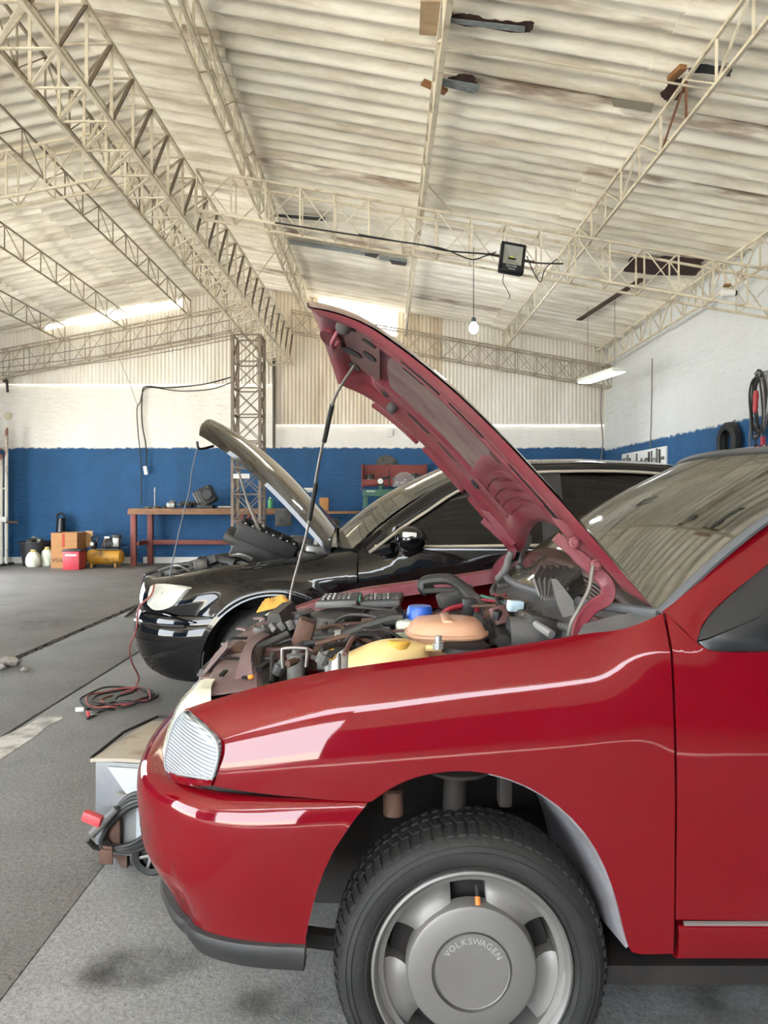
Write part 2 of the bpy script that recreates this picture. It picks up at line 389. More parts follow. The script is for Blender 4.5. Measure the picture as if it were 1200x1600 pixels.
rowsR = [(-2.78, 1.38), (-1.55, 2.02), (.36, 1.86), (2.06, 2.5)]
rowsL = [(2.62, 1.9), (4.4, 1.9), (6.15, 1.75)]
for j in range(NY):
    y = YF+j*SW
    for i, (x0, ln) in enumerate(rowsR):
        o = link('roof_sheet', sheet_mesh(ln, SLR), roof, Matrix.Translation((x0, y+random.uniform(-.01, .01), roofz(max(x0, XR))+(.014*(j % 2)+.018*((3-i) % 2))+random.uniform(-.004, .006)))@Matrix.Rotation(random.uniform(-.004, .004), 4, 'Z'))
    for i, (x0, ln) in enumerate(rowsL):
        # mirrored slope: rotate the sheet half a turn about the vertical
        link('roof_sheet', sheet_mesh(ln, SLL), roof, Matrix.Translation((-x0, y+SW+.02, roofz(min(-x0, XR))+(.014*(j % 2)+.018*((2-i) % 2))+random.uniform(-.004, .006)))@Matrix.Rotation(math.pi+random.uniform(-.004, .004), 4, 'Z'))
# ridge cap
MB().slab([[Vector((XR+d, y, roofz(XR+d)+.07)) for d in (-.25, -.1, 0, .1, .25)] for y in (YF, YB+.2)], (0, 0, .01)).build('ridge_cap', M_roof, roof)

# ---- gable cladding: vertical narrow-pitch sheets on the back wall
M_clad = mat('cladding', '#e6e2da', .7, col2='#d0c8ba', nscale=1.5, namt=.8, stretch=(2, 1, .5), bump=.15, world=True, rand=.06)
M_clad2 = mat('aged_cladding', '#ddd3c3', .7, col2='#bba98f', nscale=1.2, namt=.9, stretch=(2, 1, .4), bump=.15, world=True, rand=.08)
def clad(x0, x1, z0, ztop, m, y=YB-.03):
    n = int((x1-x0)/.0125); rows = [[], []]
    for k in range(n+1):
        x = x0+(x1-x0)*k/n; d = .012*math.sin(2*math.pi*x/.075)
        rows[0].append(Vector((x, y+d, z0))); rows[1].append(Vector((x, y+d, ztop(x))))
    return MB().slab(rows, (0, .002, 0)).build('cladding_sheet', m, wb, ang=80)
def gap(x, px0, px1, d):
    a, b_ = (px0-600)*YB/F, (px1-600)*YB/F
    return d if a < x < b_ else 0
xs = [XWL, -6.9, -6.1, -5.58, -4.7, -3.9, -3.3, -2.75, -2.16]
for a, b_ in zip(xs, xs[1:]):
    clad(a-.02, b_+.02, 3.5, lambda x: roofz(x)-.06-(.11 if -5.9 < x < -3.95 else .03 if -6.6 < x <= -5.9 else -.115), M_clad)
xs = [-2.14, -1.28, -.45, .26, 1.15, 2.05, 2.95, 3.7, XWR]
for a, b_ in zip(xs, xs[1:]):
    top = (lambda x: roofz(x)-.48) if -1.3 < a < .2 else (lambda x: roofz(x)+.055)
    clad(a-.02, b_+.02, 2.71, top, M_clad2 if a < 1 else M_clad)

# ---- steelwork
M_steel = mat('cream_painted_steel', '#cfc5ae', .6, col2='#8b7355', nscale=7, nlo=.5, nhi=.75, namt=.8, world=True, rand=.1)
M_steel2 = mat('dull_painted_steel', '#a99e8a', .6, col2='#74624c', nscale=7, nlo=.45, nhi=.75, namt=.8, world=True, rand=.15)
M_dsteel = mat('dark_steel', '#5d554b', .6, col2='#7d6a52', nscale=6, namt=.7, world=True)
M_tan = mat('tan_grimy_steel', '#8f836f', .6, col2='#655641', nscale=6, namt=.7, world=True, rand=.15)
M_rustbar = mat('rusted_bar', '#6a3f2c', .75, col2='#8a6a50', nscale=14, namt=.7, world=True)
def lerp(a, b, t): return a+(b-a)*t
def flat_truss(root, T0, T1, B0, B1, n, w, m, cross=False, flip=False, chords=True, cw=1.4):
    T0, T1, B0, B1 = map(Vector, (T0, T1, B0, B1))
    if chords:
        bar('top_chord', T0, T1, w*cw, m, root); bar('bottom_chord', B0, B1, w*cw, m, root)
    for k in range(n+1):
        t = lerp(T0, T1, k/n); b_ = lerp(B0, B1, k/n)
        m_ = M_rustbar if root.get('label', '').find('rusty') > 0 and 5.2 < t.y < 6.1 else m
        bar('vertical_web', t, b_, w, m_, root, w*.6)
        if k < n:
            t2 = lerp(T0, T1, (k+1)/n); b2 = lerp(B0, B1, (k+1)/n)
            if cross or (k % 2 == 0) != flip: bar('diagonal_web', b_, t2, w*.9, m_, root, w*.5)
            if cross or (k % 2 == 1) != flip: bar('diagonal_web', t, b2, w*.9, m_, root, w*.5)
# the big box girder under the ridge
gd = empty('box_girder', (-2.2, 5, 4.2), 'large cream lattice box girder running under the roof ridge', 'girder')
def gpt(y, dx, dz):
    t = (y-5.4)/8.8; return Vector((-2.2+.43*t+dx, y, 4.91-.45*t+dz))
ys = [.6+.44*k for k in range(32)]
for nm, dx, dz in (('top_chord', 0, 0), ('bottom_chord', 0, -.62), ('bottom_chord', -.42, -.62), ('top_chord', -.42, 0)):
    bar(nm, gpt(ys[0], dx, dz), gpt(ys[-1], dx, dz), .032, M_steel, gd)
for k, y in enumerate(ys):
    tr, br, bl, tl = gpt(y, 0, 0), gpt(y, 0, -.62), gpt(y, -.42, -.62), gpt(y, -.42, 0)
    bar('vertical_web', tr, br, .025, M_steel, gd, .010); bar('vertical_web', tl, bl, .025, M_steel, gd, .010)
    bar('cross_web', bl, br, .025, M_steel, gd, .010); bar('cross_web', tl, tr, .03, M_steel, gd, .010)
    if k < len(ys)-1:
        y2 = ys[k+1]
        bar('diagonal_web', br, gpt(y2, 0, 0), .03, M_dsteel, gd, .012); bar('diagonal_web', bl, gpt(y2, -.42, 0), .03, M_steel, gd, .010)
        bar('cross_web', br, gpt(y2, -.42, -.62), .026, M_steel, gd, .010); bar('cross_web', tr, gpt(y2, -.42, 0), .026, M_steel2, gd, .012)
# column under the girder
cl = empty('lattice_column', (-2.2, 12, 0), 'tall square lattice steel column standing behind the black car', 'column')
cx0, cx1, cy0, cy1 = -2.43, -1.99, 11.8, 12.24
M_col = mat('bare_column_steel', '#87796a', .55, col2='#5a4a3c', nscale=5, namt=.8, world=True, rand=.1)
for x in (cx0, cx1):
    for y in (cy0, cy1): bar('chord', (x, y, 0), (x, y, 3.90), .045, M_col, cl)
for f in range(4):
    a, b_ = [((cx0, cy0), (cx1, cy0)), ((cx1, cy0), (cx1, cy1)), ((cx1, cy1), (cx0, cy1)), ((cx0, cy1), (cx0, cy0))][f]
    nn = 9
    for k in range(nn+1):
        z = .05+k*3.84/nn; bar('horizontal_web', (*a, z), (*b_, z), .035, M_col, cl, .02)
        if k < nn:
            z2 = .05+(k+1)*3.84/nn
            bar('diagonal_web', (*a, z), (*b_, z2), .022, M_col, cl, .014); bar('diagonal_web', (*b_, z), (*a, z2), .022, M_col, cl, .014)
MB().box(((cx0+cx1)/2, (cy0+cy1)/2, .01), (.6, .6, .02), bev=.004).build('base_plate', M_col, cl)
# cross frames
def frame(yc, label, zoff, dep, wid, n, xr0, xr1, m, cr):
    root = empty('roof_truss', (xr0, yc, roofz(xr0)), label, 'truss', 'lattice trusses across the roof')
    for s in (-1, 1):
        y = yc+s*wid/2
        flat_truss(root, (xr0, y, roofz(xr0)-zoff), (xr1, y, roofz(xr1)-zoff), (xr0, y, roofz(xr0)-zoff-dep), (xr1, y, roofz(xr1)-zoff-dep), n, .017, m, cross=cr, flip=(s > 0))
    for k in range(n+1):
        x = lerp(xr0, xr1, k/n)
        bar('cross_web', (x, yc-wid/2, roofz(x)-zoff), (x, yc+wid/2, roofz(x)-zoff), .018, m, root, .012)
        bar('cross_web', (x, yc-wid/2, roofz(x)-zoff-dep), (x, yc+wid/2, roofz(x)-zoff-dep), .018, m, root, .012)
    return root
frame(8.1, 'cream lattice roof truss crossing from the girder to the right wall, floodlight hung on it', .48, .44, .26, 17, -2.03, XWR-.01, M_steel, False)
frame(8.1, 'cream lattice roof truss going down to the left from the big girder', .12, .5, .26, 11, -2.85, -7.4, M_steel, False)
frame(14.05, 'lattice truss along the far wall behind the glowing bulb', .42, .4, .22, 17, -1.76, XWR-.01, M_steel2, True)
frame(14.05, 'lattice truss sloping down to the left along the far wall', .42, .5, .22, 13, -2.55, -7.6, M_steel2, False)
# purlin trusses along the length
def purlin(x, label, m, dep=.32, n=26, y0=1.0, wid=0, w=.018, top=.10):
    y1 = YB-.1
    root = empty('purlin_truss', (x, (y0+y1)/2, roofz(x)-top-dep), label, 'truss', 'slim purlin trusses along the roof')
    for dx in ((-wid/2, wid/2) if wid else (0,)):
        z = roofz(x)-top
        flat_truss(root, (x+dx, y0, z), (x+dx, y1, z), (x+dx, y0, z-dep), (x+dx, y1, z-dep), n, w, m, flip=dx > 0)
purlin(-1.5, 'slim purlin truss next to the big girder on its right', M_steel, wid=.1)
purlin(.42, 'pale purlin seen edge-on in the middle of the roof', M_steel, dep=.3, w=.03, top=.14)
purlin(2.3, 'purlin truss with a rusty stretch beside the hole on the right', M_steel)
purlin(4.12, 'eave truss along the top of the white right wall', M_steel, dep=.36, n=32)
purlin(-3.76, 'thin dark purlin truss nearest the girder on the left slope', M_tan, w=.014)
purlin(-5.0, 'thin dark purlin truss halfway down the left slope', M_tan, w=.014)
purlin(-6.2, 'thin dark purlin truss furthest down the left slope', M_tan, w=.014)
purlin(-3.05, 'purlin truss tight against the left side of the girder', M_tan, w=.016, dep=.4, top=.12)
# ================================================================ the red hatchback in front
YC = 2.28
def car_paint(name, base, dust, amt, rough=.32, flake=0):
    m = bpy.data.materials.new(name); m.use_nodes = True; nt = m.node_tree; b = nt.nodes['Principled BSDF']; L = nt.links.new
    g = nt.nodes.new('ShaderNodeNewGeometry'); n = nt.nodes.new('ShaderNodeTexNoise'); n.inputs['Scale'].default_value = 5; n.inputs['Detail'].default_value = 8; n.inputs['Roughness'].default_value = .7
    L(g.outputs['Position'], n.inputs['Vector'])
    n2 = nt.nodes.new('ShaderNodeTexNoise'); n2.inputs['Scale'].default_value = 130; n2.inputs['Detail'].default_value = 3; L(g.outputs['Position'], n2.inputs['Vector'])
    r = nt.nodes.new('ShaderNodeMapRange'); r.inputs[1].default_value = .4; r.inputs[2].default_value = .75; r.inputs[4].default_value = amt; L(n.outputs[0], r.inputs[0])
    r2 = nt.nodes.new('ShaderNodeMapRange'); r2.inputs[1].default_value = .66; r2.inputs[2].default_value = .78; r2.inputs[4].default_value = amt*1.6; L(n2.outputs[0], r2.inputs[0])
    ad = nt.nodes.new('ShaderNodeMath'); ad.operation = 'MAXIMUM'; L(r.outputs[0], ad.inputs[0]); L(r2.outputs[0], ad.inputs[1])
    mx = nt.nodes.new('ShaderNodeMix'); mx.data_type = 'RGBA'; mx.inputs[6].default_value = (*lin(base), 1); mx.inputs[7].default_value = (*lin(dust), 1); L(ad.outputs[0], mx.inputs[0])
    L(mx.outputs[2], b.inputs['Base Color']); b.inputs['Roughness'].default_value = rough; b.inputs['Coat Weight'].default_value = 1; b.inputs['Coat Roughness'].default_value = .035; b.inputs['Specular IOR Level'].default_value = 0.0
    b.inputs['Metallic'].default_value = flake
    return m
M_red = car_paint('red_car_paint', '#68040f', '#701c26', .14)
M_dred = mat('dusty_red_inner', '#701d2c', .5, col2='#80585a', nscale=7, namt=.75, bump=.15, coat=.15)
M_pink = mat('dusty_slam_panel', '#776866', .65, col2='#66474a', nscale=5, namt=.7, bump=.15)
M_blk = mat('black_plastic', '#1e1e20', .5, col2='#33322f', nscale=12, namt=.6)
M_blkd = mat('dusty_black_plastic', '#2c2c2c', .6, col2='#5b5750', nscale=9, namt=.8, bump=.15)
M_gryp = mat('grey_cowl_plastic', '#4c4c4d', .55, col2='#75716a', nscale=8, namt=.7, bump=.1)
M_rub = mat('black_rubber', '#151515', .6, col2='#2a2926', nscale=15, namt=.6)
M_alu = mat('dull_aluminium', '#9a9894', .42, .75, col2='#6d6a64', nscale=14, namt=.7)
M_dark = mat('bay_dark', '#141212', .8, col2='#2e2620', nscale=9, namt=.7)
M_rust = mat('rusty_brown', '#5c4032', .75, col2='#33261f', nscale=10, namt=.8, bump=.3)
M_chrome = mat('chrome', '#d0d0d0', .18, 1)
M_gal = mat('galvanised', '#a8a9a8', .45, .5, col2='#85857f', nscale=9, namt=.6)

def Ys(x): return sinterp([(-.60, 1.70), (-.55, 1.62), (-.49, 1.567), (-.42, 1.53), (-.34, 1.502), (-.2, 1.482), (0, 1.472), (.6, 1.466), (1.6, 1.468), (2.6, 1.50), (3.1, 1.58)], x)
_top = [(290, 1105, 1.63), (340, 1089, 1.61), (410, 1069, 1.595), (515, 1046, 1.58), (620, 1031, 1.575), (723, 1018, 1.57), (830, 1003, 1.57), (911, 990, 1.57), (968, 980, 1.565), (1025, 957, 1.56)]
_tp = [P(*q) for q in _top]
ZT = [(p.x, p.z) for p in _tp]+[(.62, 1.03)]; YT = [(p.x, p.y) for p in _tp]+[(.62, 1.555)]
def Yb(x, z):
    """near body side: shoulder rolls into the bonnet line, then a gently curved flank"""
    y0 = Ys(x)
    if x < .60:
        zt = sinterp(ZT, x); yt = sinterp(YT, x); D = interp([(-.44, .15), (-.1, .20), (.6, .24)], x); u = (zt-z)/D
        s = 0 if u >= 1 else 1-math.sqrt(max(0, 1-(1-max(u, 0))**2))
        a = y0+(yt-y0)*s
        k = min(1, max(0, (x-.42)/.18)); k = k*k*(3-2*k)
    else: a = y0; k = 1
    b = y0+(.25*max(0, z-.60)**2 if z < .94 else .0289+.40*(z-.94)+.17*(z-.94))
    y = a*(1-k)+b*k
    return y+.10*max(0, .5-z)**2
def Q(px, py, y=1.5):
    for _ in range(8):
        p = P(px, py, y); y = Yb(p.x, p.z)
    return P(px, py, y)
def mir(v): return Vector((v[0], 2*YC-v[1], v[2]))
def coons(T, B, n, m, yf):
    """patch in the x-z plane between top curve T and bottom curve B (both by x), mapped on the body side"""
    T = [(p.x, p.z) for p in T]; B = [(p.x, p.z) for p in B]; rows = []
    for j in range(m+1):
        t = j/m; r = []
        for i in range(n+1):
            s = i/n
            xt = T[0][0]+(T[-1][0]-T[0][0])*s; xb = B[0][0]+(B[-1][0]-B[0][0])*s
            zt = interp(T, xt); zb = interp(B, xb)
            x = xt+(xb-xt)*t; z = zt+(zb-zt)*t
            r.append(Vector((x, yf(x, z), z)))
        rows.append(r)
    return rows
red = empty('red_car', (.9, YC, 0), 'dusty red hatchback with its bonnet propped open, nearest the camera', 'car')

# --- near fender. left edge follows the lamp, bottom follows bumper seam, wheel arch and sill end
left = [Q(290, 1106), Q(308, 1120), Q(325, 1135), Q(338, 1155), Q(343, 1178), Q(340, 1205), Q(334, 1228)]
arch_px = [(580, 1253), (595, 1242), (612, 1231), (632, 1221), (655, 1213), (680, 1208), (705, 1205), (735, 1205), (765, 1209), (795, 1217), (822, 1228), (848, 1242), (872, 1259), (895, 1280), (915, 1303), (932, 1329), (946, 1357), (957, 1386), (966, 1416), (973, 1446), (979, 1470), (985, 1487), (1000, 1491), (1025, 1491), (1052.5, 1490)]
seam = [(334, 1228), (380, 1236), (430, 1242), (480, 1247), (530, 1251)]
bot = [Q(*p) for p in seam+arch_px]
right = [Q(1036, 960)]
right += [right[0].lerp(Q(1052.5, 1490), k/5) for k in range(1, 6)]
def fender_rows(n=96, m=30):
    tz = [(p.x, p.z) for p in [Vector((a, 0, b)) for a, b in ZT[:-1]]]+[(right[0].x, right[0].z)]
    Lf = [(p.x, p.z) for p in spline(left, 6)]; Rt = [(p.x, p.z) for p in spline(right, 6)]
    Bz = [(p.x, p.z) for p in bot]
    # monotone bottom x for lookup
    def arc(tab):
        d = [0]
        for a, b in zip(tab, tab[1:]): d.append(d[-1]+math.hypot(b[0]-a[0], b[1]-a[1]))
        return [q/d[-1] for q in d]
    def at(tab, d, s):
        for i in range(len(tab)-1):
            if s <= d[i+1] or i == len(tab)-2:
                k = (s-d[i])/(d[i+1]-d[i]); return (tab[i][0]+(tab[i+1][0]-tab[i][0])*k, tab[i][1]+(tab[i+1][1]-tab[i][1])*k)
    Tt = [(x, z) for x, z in tz]; Tt = [(a.x, a.y) for a in spline([(x, z, 0) for x, z in Tt], 6)]
    dB = arc(Bz); dT = arc(Tt); dL = arc(Lf); dR = arc(Rt)
    # align the parametrisation of the top with the x of the bottom
    rows = []
    for j in range(m+1):
        t = j/m; r = []
        for i in range(n+1):
            s = i/n; bx, bz = at(Bz, dB, s)
            sx = (bx-Bz[0][0])/(Bz[-1][0]-Bz[0][0]); sx = .6*sx+.4*s
            tx, tzv = at(Tt, dT, sx); lx, lz = at(Lf, dL, t); rx, rz = at(Rt, dR, t)
            x = (1-t)*tx+t*bx+(1-s)*lx+s*rx-((1-s)*(1-t)*Tt[0][0]+s*(1-t)*Tt[-1][0]+(1-s)*t*Bz[0][0]+s*t*Bz[-1][0])
            z = (1-t)*tzv+t*bz+(1-s)*lz+s*rz-((1-s)*(1-t)*Tt[0][1]+s*(1-t)*Tt[-1][1]+(1-s)*t*Bz[0][1]+s*t*Bz[-1][1])
            r.append(Vector((x, Yb(x, z), z)))
        rows.append(r)
    return rows
FR = fender_rows()
fe = MB().grid(FR).build('front_fender', M_red, red, ang=60)
# arch and top return flanges
arch3 = [Vector(p) for p in bot[len(seam):-3]]
MB().grid([[p+Vector((0, .0005, 0)) for p in arch3], [p+Vector((0, .014, .001))+(Vector((.18, p.y, .28))-p)*.0 for p in arch3], [p+(Vector((p.x-.18, 0, p.z-.28)).normalized()*.012)+Vector((0, .02, 0)) for p in arch3]]).build('arch_lip', M_red, red)
MB().grid([[p for p in FR[0]], [p+Vector((0, .012, -.006)) for p in FR[0]], [p+Vector((0, .03, -.05)) for p in FR[0]]]).build('fender_flange', M_dred, red)
MB().grid([[r[-1] for r in FR], [r[-1]+Vector((.0, .025, 0)) for r in FR]]).build('fender_rear_flange', M_red, red)
# far fender (mirrored)
MB().grid([[mir(p) for p in r] for r in FR[::2]]).build('front_fender', M_red, red, ang=60)
MB().grid([[mir(p) for p in FR[0]], [mir(p+Vector((0, .02, .004))) for p in FR[0]], [mir(p+Vector((0, .045, -.005))) for p in FR[0]], [mir(p+Vector((0, .06, -.05))) for p in FR[0]]]).build('fender_flange', M_dred, red)

# --- bumper
plan = spline([(-.02, 1.474, 0), (-.15, 1.478, 0), (-.26, 1.490, 0), (-.36, 1.515, 0), (-.44, 1.555, 0), (-.50, 1.61, 0), (-.555, 1.70, 0), (-.59, 1.82, 0), (-.615, 2.0, 0), (-.625, 2.28, 0)], 6)
plan = plan+[Vector((p.x, 2*YC-p.y, 0)) for p in reversed(plan[:-1])]
pn = []
for i, p in enumerate(plan):
    t = plan[min(i+1, len(plan)-1)]-plan[max(i-1, 0)]; pn.append(Vector((t.y, -t.x, 0)).normalized()*-1)
xarch = [(.30, -.163), (.335, -.16), (.375, -.157), (.42, -.147), (.49, -.128), (.547, -.102), (.605, -.064), (.632, -.040), (.65, -.026)]
def bump_rows(zs, offs, nn=None):
    rows = []
    N = len(plan)
    for z, (of, os_) in zip(zs, offs):
        r = []; xa = interp(xarch, z); dz = 0
        # warp the plan so that it starts on the arch
        for i, p in enumerate(plan):
            f = min(i, N-1-i)/ (N//2)
            w = max(0, 1-f*2.2)
            x = p.x+(xa-(-.02))*w
            o = os_+(of-os_)*min(1, f*1.6)
            zz = z-.006*min(1, f*2.2)
            q = Vector((x, p.y, zz))+pn[i]*(-o)
            r.append(q)
        rows.append(r)
    return rows
zs = [.642, .646, .640, .628, .61, .585, .55, .51, .47, .45, .43, .40, .37, .34]
of = [(-.06, -.014), (-.035, -.008), (-.012, -.002), (.004, .002), (.012, .006), (.014, .008), (.012, .008), (.008, .007), (.004, .005), (-.003, .003), (-.012, .0), (-.03, -.004), (-.048, -.008), (-.062, -.012)]
# normal sign check: outward is away from the car centre
if (pn[0].y > 0): pn = [-p for p in pn]
pn = [p for p in pn]
def outward_fix(rows): return rows
pn = [-p for p in pn]
BR = bump_rows(zs, of)
bu = MB().grid(BR).build('front_bumper', M_red, red, ang=60)
MB().grid([[r[0] for r in BR], [r[0]+Vector((-.004, .03, 0)) for r in BR]]).build('bumper_edge', M_red, bu)
zs2 = [.352, .348, .338, .32, .298, .29]; of2 = [(-.056, -.010), (-.042, -.004), (-.038, -.001), (-.044, -.003), (-.064, -.01), (-.1, -.03)]
lip = MB().grid(bump_rows(zs2, of2)).build('lower_lip', M_blk, bu)
lr = bump_rows(zs2, of2)
MB().grid([[r[0] for r in lr], [r[0]+Vector((0, .05, 0)) for r in lr]]).build('lip_end', M_blk, bu)
MB().box((-.60, YC, .40), (.02, .62, .07), bev=.008).build('air_slot', M_dark, bu)
# body-coloured filler under the corner lamp and dark gap
def strip_px(pts_t, pts_b, m, nm, par, n=10, th=.012):
    T = spline([P(*p) for p in pts_t], n); B = spline([P(*p) for p in pts_b], n)
    return MB().slab([T, [a.lerp(b, .5)+Vector((0, -.004, 0)) for a, b in zip(T, B)], B], (.01, th, 0)).build(nm, m, par)
strip_px([(332, 1218, 1.508), (300, 1217, 1.54), (272, 1210, 1.60), (257, 1198, 1.70)], [(330, 1228, 1.508), (300, 1228, 1.54), (272, 1222, 1.60), (258, 1212, 1.70)], M_red, 'lamp_filler', red)
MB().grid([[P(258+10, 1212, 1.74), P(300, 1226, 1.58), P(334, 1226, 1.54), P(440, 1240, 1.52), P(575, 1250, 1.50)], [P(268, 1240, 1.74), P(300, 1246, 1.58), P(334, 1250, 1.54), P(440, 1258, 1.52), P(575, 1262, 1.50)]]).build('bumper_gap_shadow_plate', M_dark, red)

# --- corner lamp and headlamp
def lens_mat(name, base, alpha, rib):
    m = mat(name, base, .12, alpha=alpha, coat=1); nt = m.node_tree; b = nt.nodes['Principled BSDF']; L = nt.links.new
    g = nt.nodes.new('ShaderNodeNewGeometry'); w = nt.nodes.new('ShaderNodeTexWave'); w.bands_direction = 'Z'; w.inputs['Scale'].default_value = rib
    mp = nt.nodes.new('ShaderNodeMapping'); mp.inputs['Rotation'].default_value = (0, -.12, 0); L(g.outputs['Position'], mp.inputs[0]); L(mp.outputs[0], w.inputs['Vector'])
    bp = nt.nodes.new('ShaderNodeBump'); bp.inputs['Strength'].default_value = .9; bp.inputs['Distance'].default_value = .004
    L(w.outputs[0], bp.inputs['Height']); L(bp.outputs[0], b.inputs['Normal'])
    mx = nt.nodes.new('ShaderNodeMix'); mx.data_type = 'RGBA'; mx.inputs[6].default_value = (*lin(base), 1); mx.inputs[7].default_value = (*lin('#8b949b'), 1); L(w.outputs[0], mx.inputs[0]); L(mx.outputs[2], b.inputs['Base Color'])
    return m
M_lens = lens_mat('ribbed_clear_lens', '#c3cace', 1, 40)
M_hlens = mat('clouded_headlamp', '#d9d9c4', .15, col2='#c9c8b0', nscale=4, namt=.6, coat=1)
M_trim = mat('lens_trim', '#8f9294', .4)
Rg = spline([(331, 1217, 1.500), (338, 1195, 1.499), (341, 1174, 1.501), (336, 1155, 1.510), (318, 1136, 1.540), (290, 1113, 1.60)], 4)
Lg = spline([(262, 1206, 1.655), (258, 1190, 1.652), (261, 1167, 1.646), (267, 1145, 1.640), (274, 1127, 1.632), (286, 1112, 1.61)], 4)
rows = []
for a, b in zip(Rg, Lg):
    r = []
    for k in range(13):
        s = k/12; q = a.lerp(b, s); y = q.z-.032*math.sin(math.pi*s)*(1-s*.4); r.append(P(q.x, q.y, y))
    rows.append(r)
cl_ = MB().slab(rows, (.006, .014, 0)).build('corner_lamp', M_lens, red, label='ribbed clear corner lamp')
edge = [r[0] for r in rows]+[p for p in rows[-1]][1:]+[r[-1] for r in reversed(rows)][1:]+[p for p in reversed(rows[0])][1:-1]
MB().tube([p+Vector((0, -.001, 0)) for p in edge], .0035, 6, close=True).build('lamp_rim', M_trim, cl_)
hl_rows = []
n = len(rows)
for i in range(n):
    t = i/(n-1); a = rows[i][-1]
    zt = a.z; r = []
    for k in range(11):
        s = k/10; y = a.y+.006+(1.75-a.y)*s
        x = a.x-.040*math.sin(s*1.35)*(1-t*.4)+.008*t; z = a.z+(.022*t)*math.sin(min(1, s*3)*math.pi/2)
        r.append(Vector((x, y, z)))
    hl_rows.append(r)
# roll the top of the lamp back to the slam panel
last = hl_rows[-1]
for k in range(1, 4): hl_rows.append([p+Vector((.010*k, .002*k, (.008, .012, .013)[k-1])) for p in last])
hl = MB().slab(hl_rows, (.02, 0, 0)).build('headlamp', M_hlens, red, label='clouded headlamp glass')
MB().slab([[mir(p) for p in r] for r in hl_rows], (.02, 0, 0)).build('headlamp', M_hlens, red)
MB().slab([[mir(p) for p in r] for r in rows], (.006, -.014, 0)).build('corner_lamp', M_lens, red)
# grille between the lamps
gr_ = MB().box((-.49, YC, .71), (.03, .56, .16), bev=.01).build('grille', M_blk, red)
for k in range(5): MB().box((-.505, YC, .65+.03*k), (.012, .54, .008)).build('grille_bar', M_blkd, gr_)

# --- sill, door, pillar, roof, rear body
U = [Q(1040, 957), Q(1074, 918), Q(1120, 873), Q(1200, 800)]
U += [Vector((x, Yb(x, z), z)) for x, z in ((.95, 1.27), (1.10, 1.355), (1.3, 1.392), (1.7, 1.40), (2.2, 1.385), (2.55, 1.35))]
Lw = [Q(1088, 1004), Q(1092, 986), Q(1110, 958), Q(1150, 921), Q(1200, 881)]
Lw += [Vector((x, Yb(x, z), z)) for x, z in ((.98, 1.215), (1.13, 1.30), (1.3, 1.335), (1.7, 1.345), (2.2, 1.33), (2.5, 1.29))]
Us, Ls = spline(U, 6), spline(Lw, 6)
def resamp(c, n):
    d = [0]
    for a, b in zip(c, c[1:]): d.append(d[-1]+(b-a).length)
    out = []
    for k in range(n+1):
        s = d[-1]*k/n
        for i in range(len(c)-1):
            if s <= d[i+1]+1e-9: out.append(c[i].lerp(c[i+1], (s-d[i])/max(1e-9, d[i+1]-d[i]))); break
    return out
Us, Ls = resamp(Us, 48), resamp(Ls, 48)
pil = []
for k in range(7):
    t = k/6; pil.append([Vector((q.x, Yb(q.x, q.z)-.006*math.sin(math.pi*min(1, t*1.2))+(.02*(1-t)**3), q.z)) for q in [a.lerp(b, t) for a, b in zip(Us, Ls)]])
door = MB()
dl = [Q(1038, 960), Q(1043, 1030), Q(1047, 1100), Q(1052, 1242), Q(1055.5, 1437)]
BT = [(.585, .0)]
dtop = [U[0], Q(1060, 978), Lw[0], Q(1100, 1014), Q(1122, 1018), Q(1200, 1018)]+[Vector((x, Yb(x, .955), .955)) for x in (1.0, 1.4, 1.72)]
dbot = [Q(1056, 1437), Q(1200, 1439)]+[Vector((x, 0, .405)) for x in (1.0, 1.4, 1.70)]
rows = coons(resamp(spline(dtop, 6), 60), [Vector((a.x, 0, a.z)) for a in resamp(spline(dbot, 4), 60)], 48, 22, Yb)
do = MB().slab(rows, (0, .03, 0)).build('door', M_red, red, ang=50)
MB().slab(pil, (0, .03, 0)).build('door_frame', M_red, do, ang=60)
# rubbing crease and lower door joint
MB().tube([Vector((x, Yb(x, .402)+.004, .402)) for x in (.60, .9, 1.3, 1.7)], .005, 6).build('door_seal', mat('grey_seal', '#6d6360', .7), do)
si = [[Vector((x, Yb(x, z)+d, z)) for x in (.588, .8, 1.2, 1.72)] for z, d in ((.398, .004), (.385, .0), (.35, .0), (.33, .006), (.32, .03))]
MB().slab(si, (0, .02, 0)).build('sill', M_red, red)
# black sail panel for the mirror with its mirror
sail = [Q(1089, 1000), Q(1092, 987), Q(1111, 958), Q(1150, 921), Q(1200, 881), Q(1245, 850), Q(1245, 1016), Q(1200, 1017), Q(1122, 1017), Q(1100, 1012)]
so = [Vector((q.x, Yb(q.x, q.z)-.004, q.z)) for q in resamp(spline(sail, 5, True), 44)]
ctr = Q(1185, 960)+Vector((0, -.018, 0))
sp_ = MB().grid([so, [p.lerp(ctr, .12)+Vector((0, -.008, 0)) for p in so], [p.lerp(ctr, .45)+Vector((0, -.006, 0)) for p in so], [ctr for p in so]]).build('mirror_sail', mat('satin_black_plastic', '#1c1e22', .38, coat=.2), do, ang=60)
mm = MB()
mm.box((.86, 1.37, 1.02), (.12, .20, .13), bev=.045, rot=(0, 0, -.25)).tube([(.80, 1.49, .98), (.83, 1.44, .985)], .03, 10)
mo = mm.build('wing_mirror', mat('satin_black_plastic', '#1c1e22', .38), do)
MB().box((1.52, Yb(1.52, .86)-.012, .86), (.17, .03, .045), bev=.012).build('door_handle', M_blk, do)
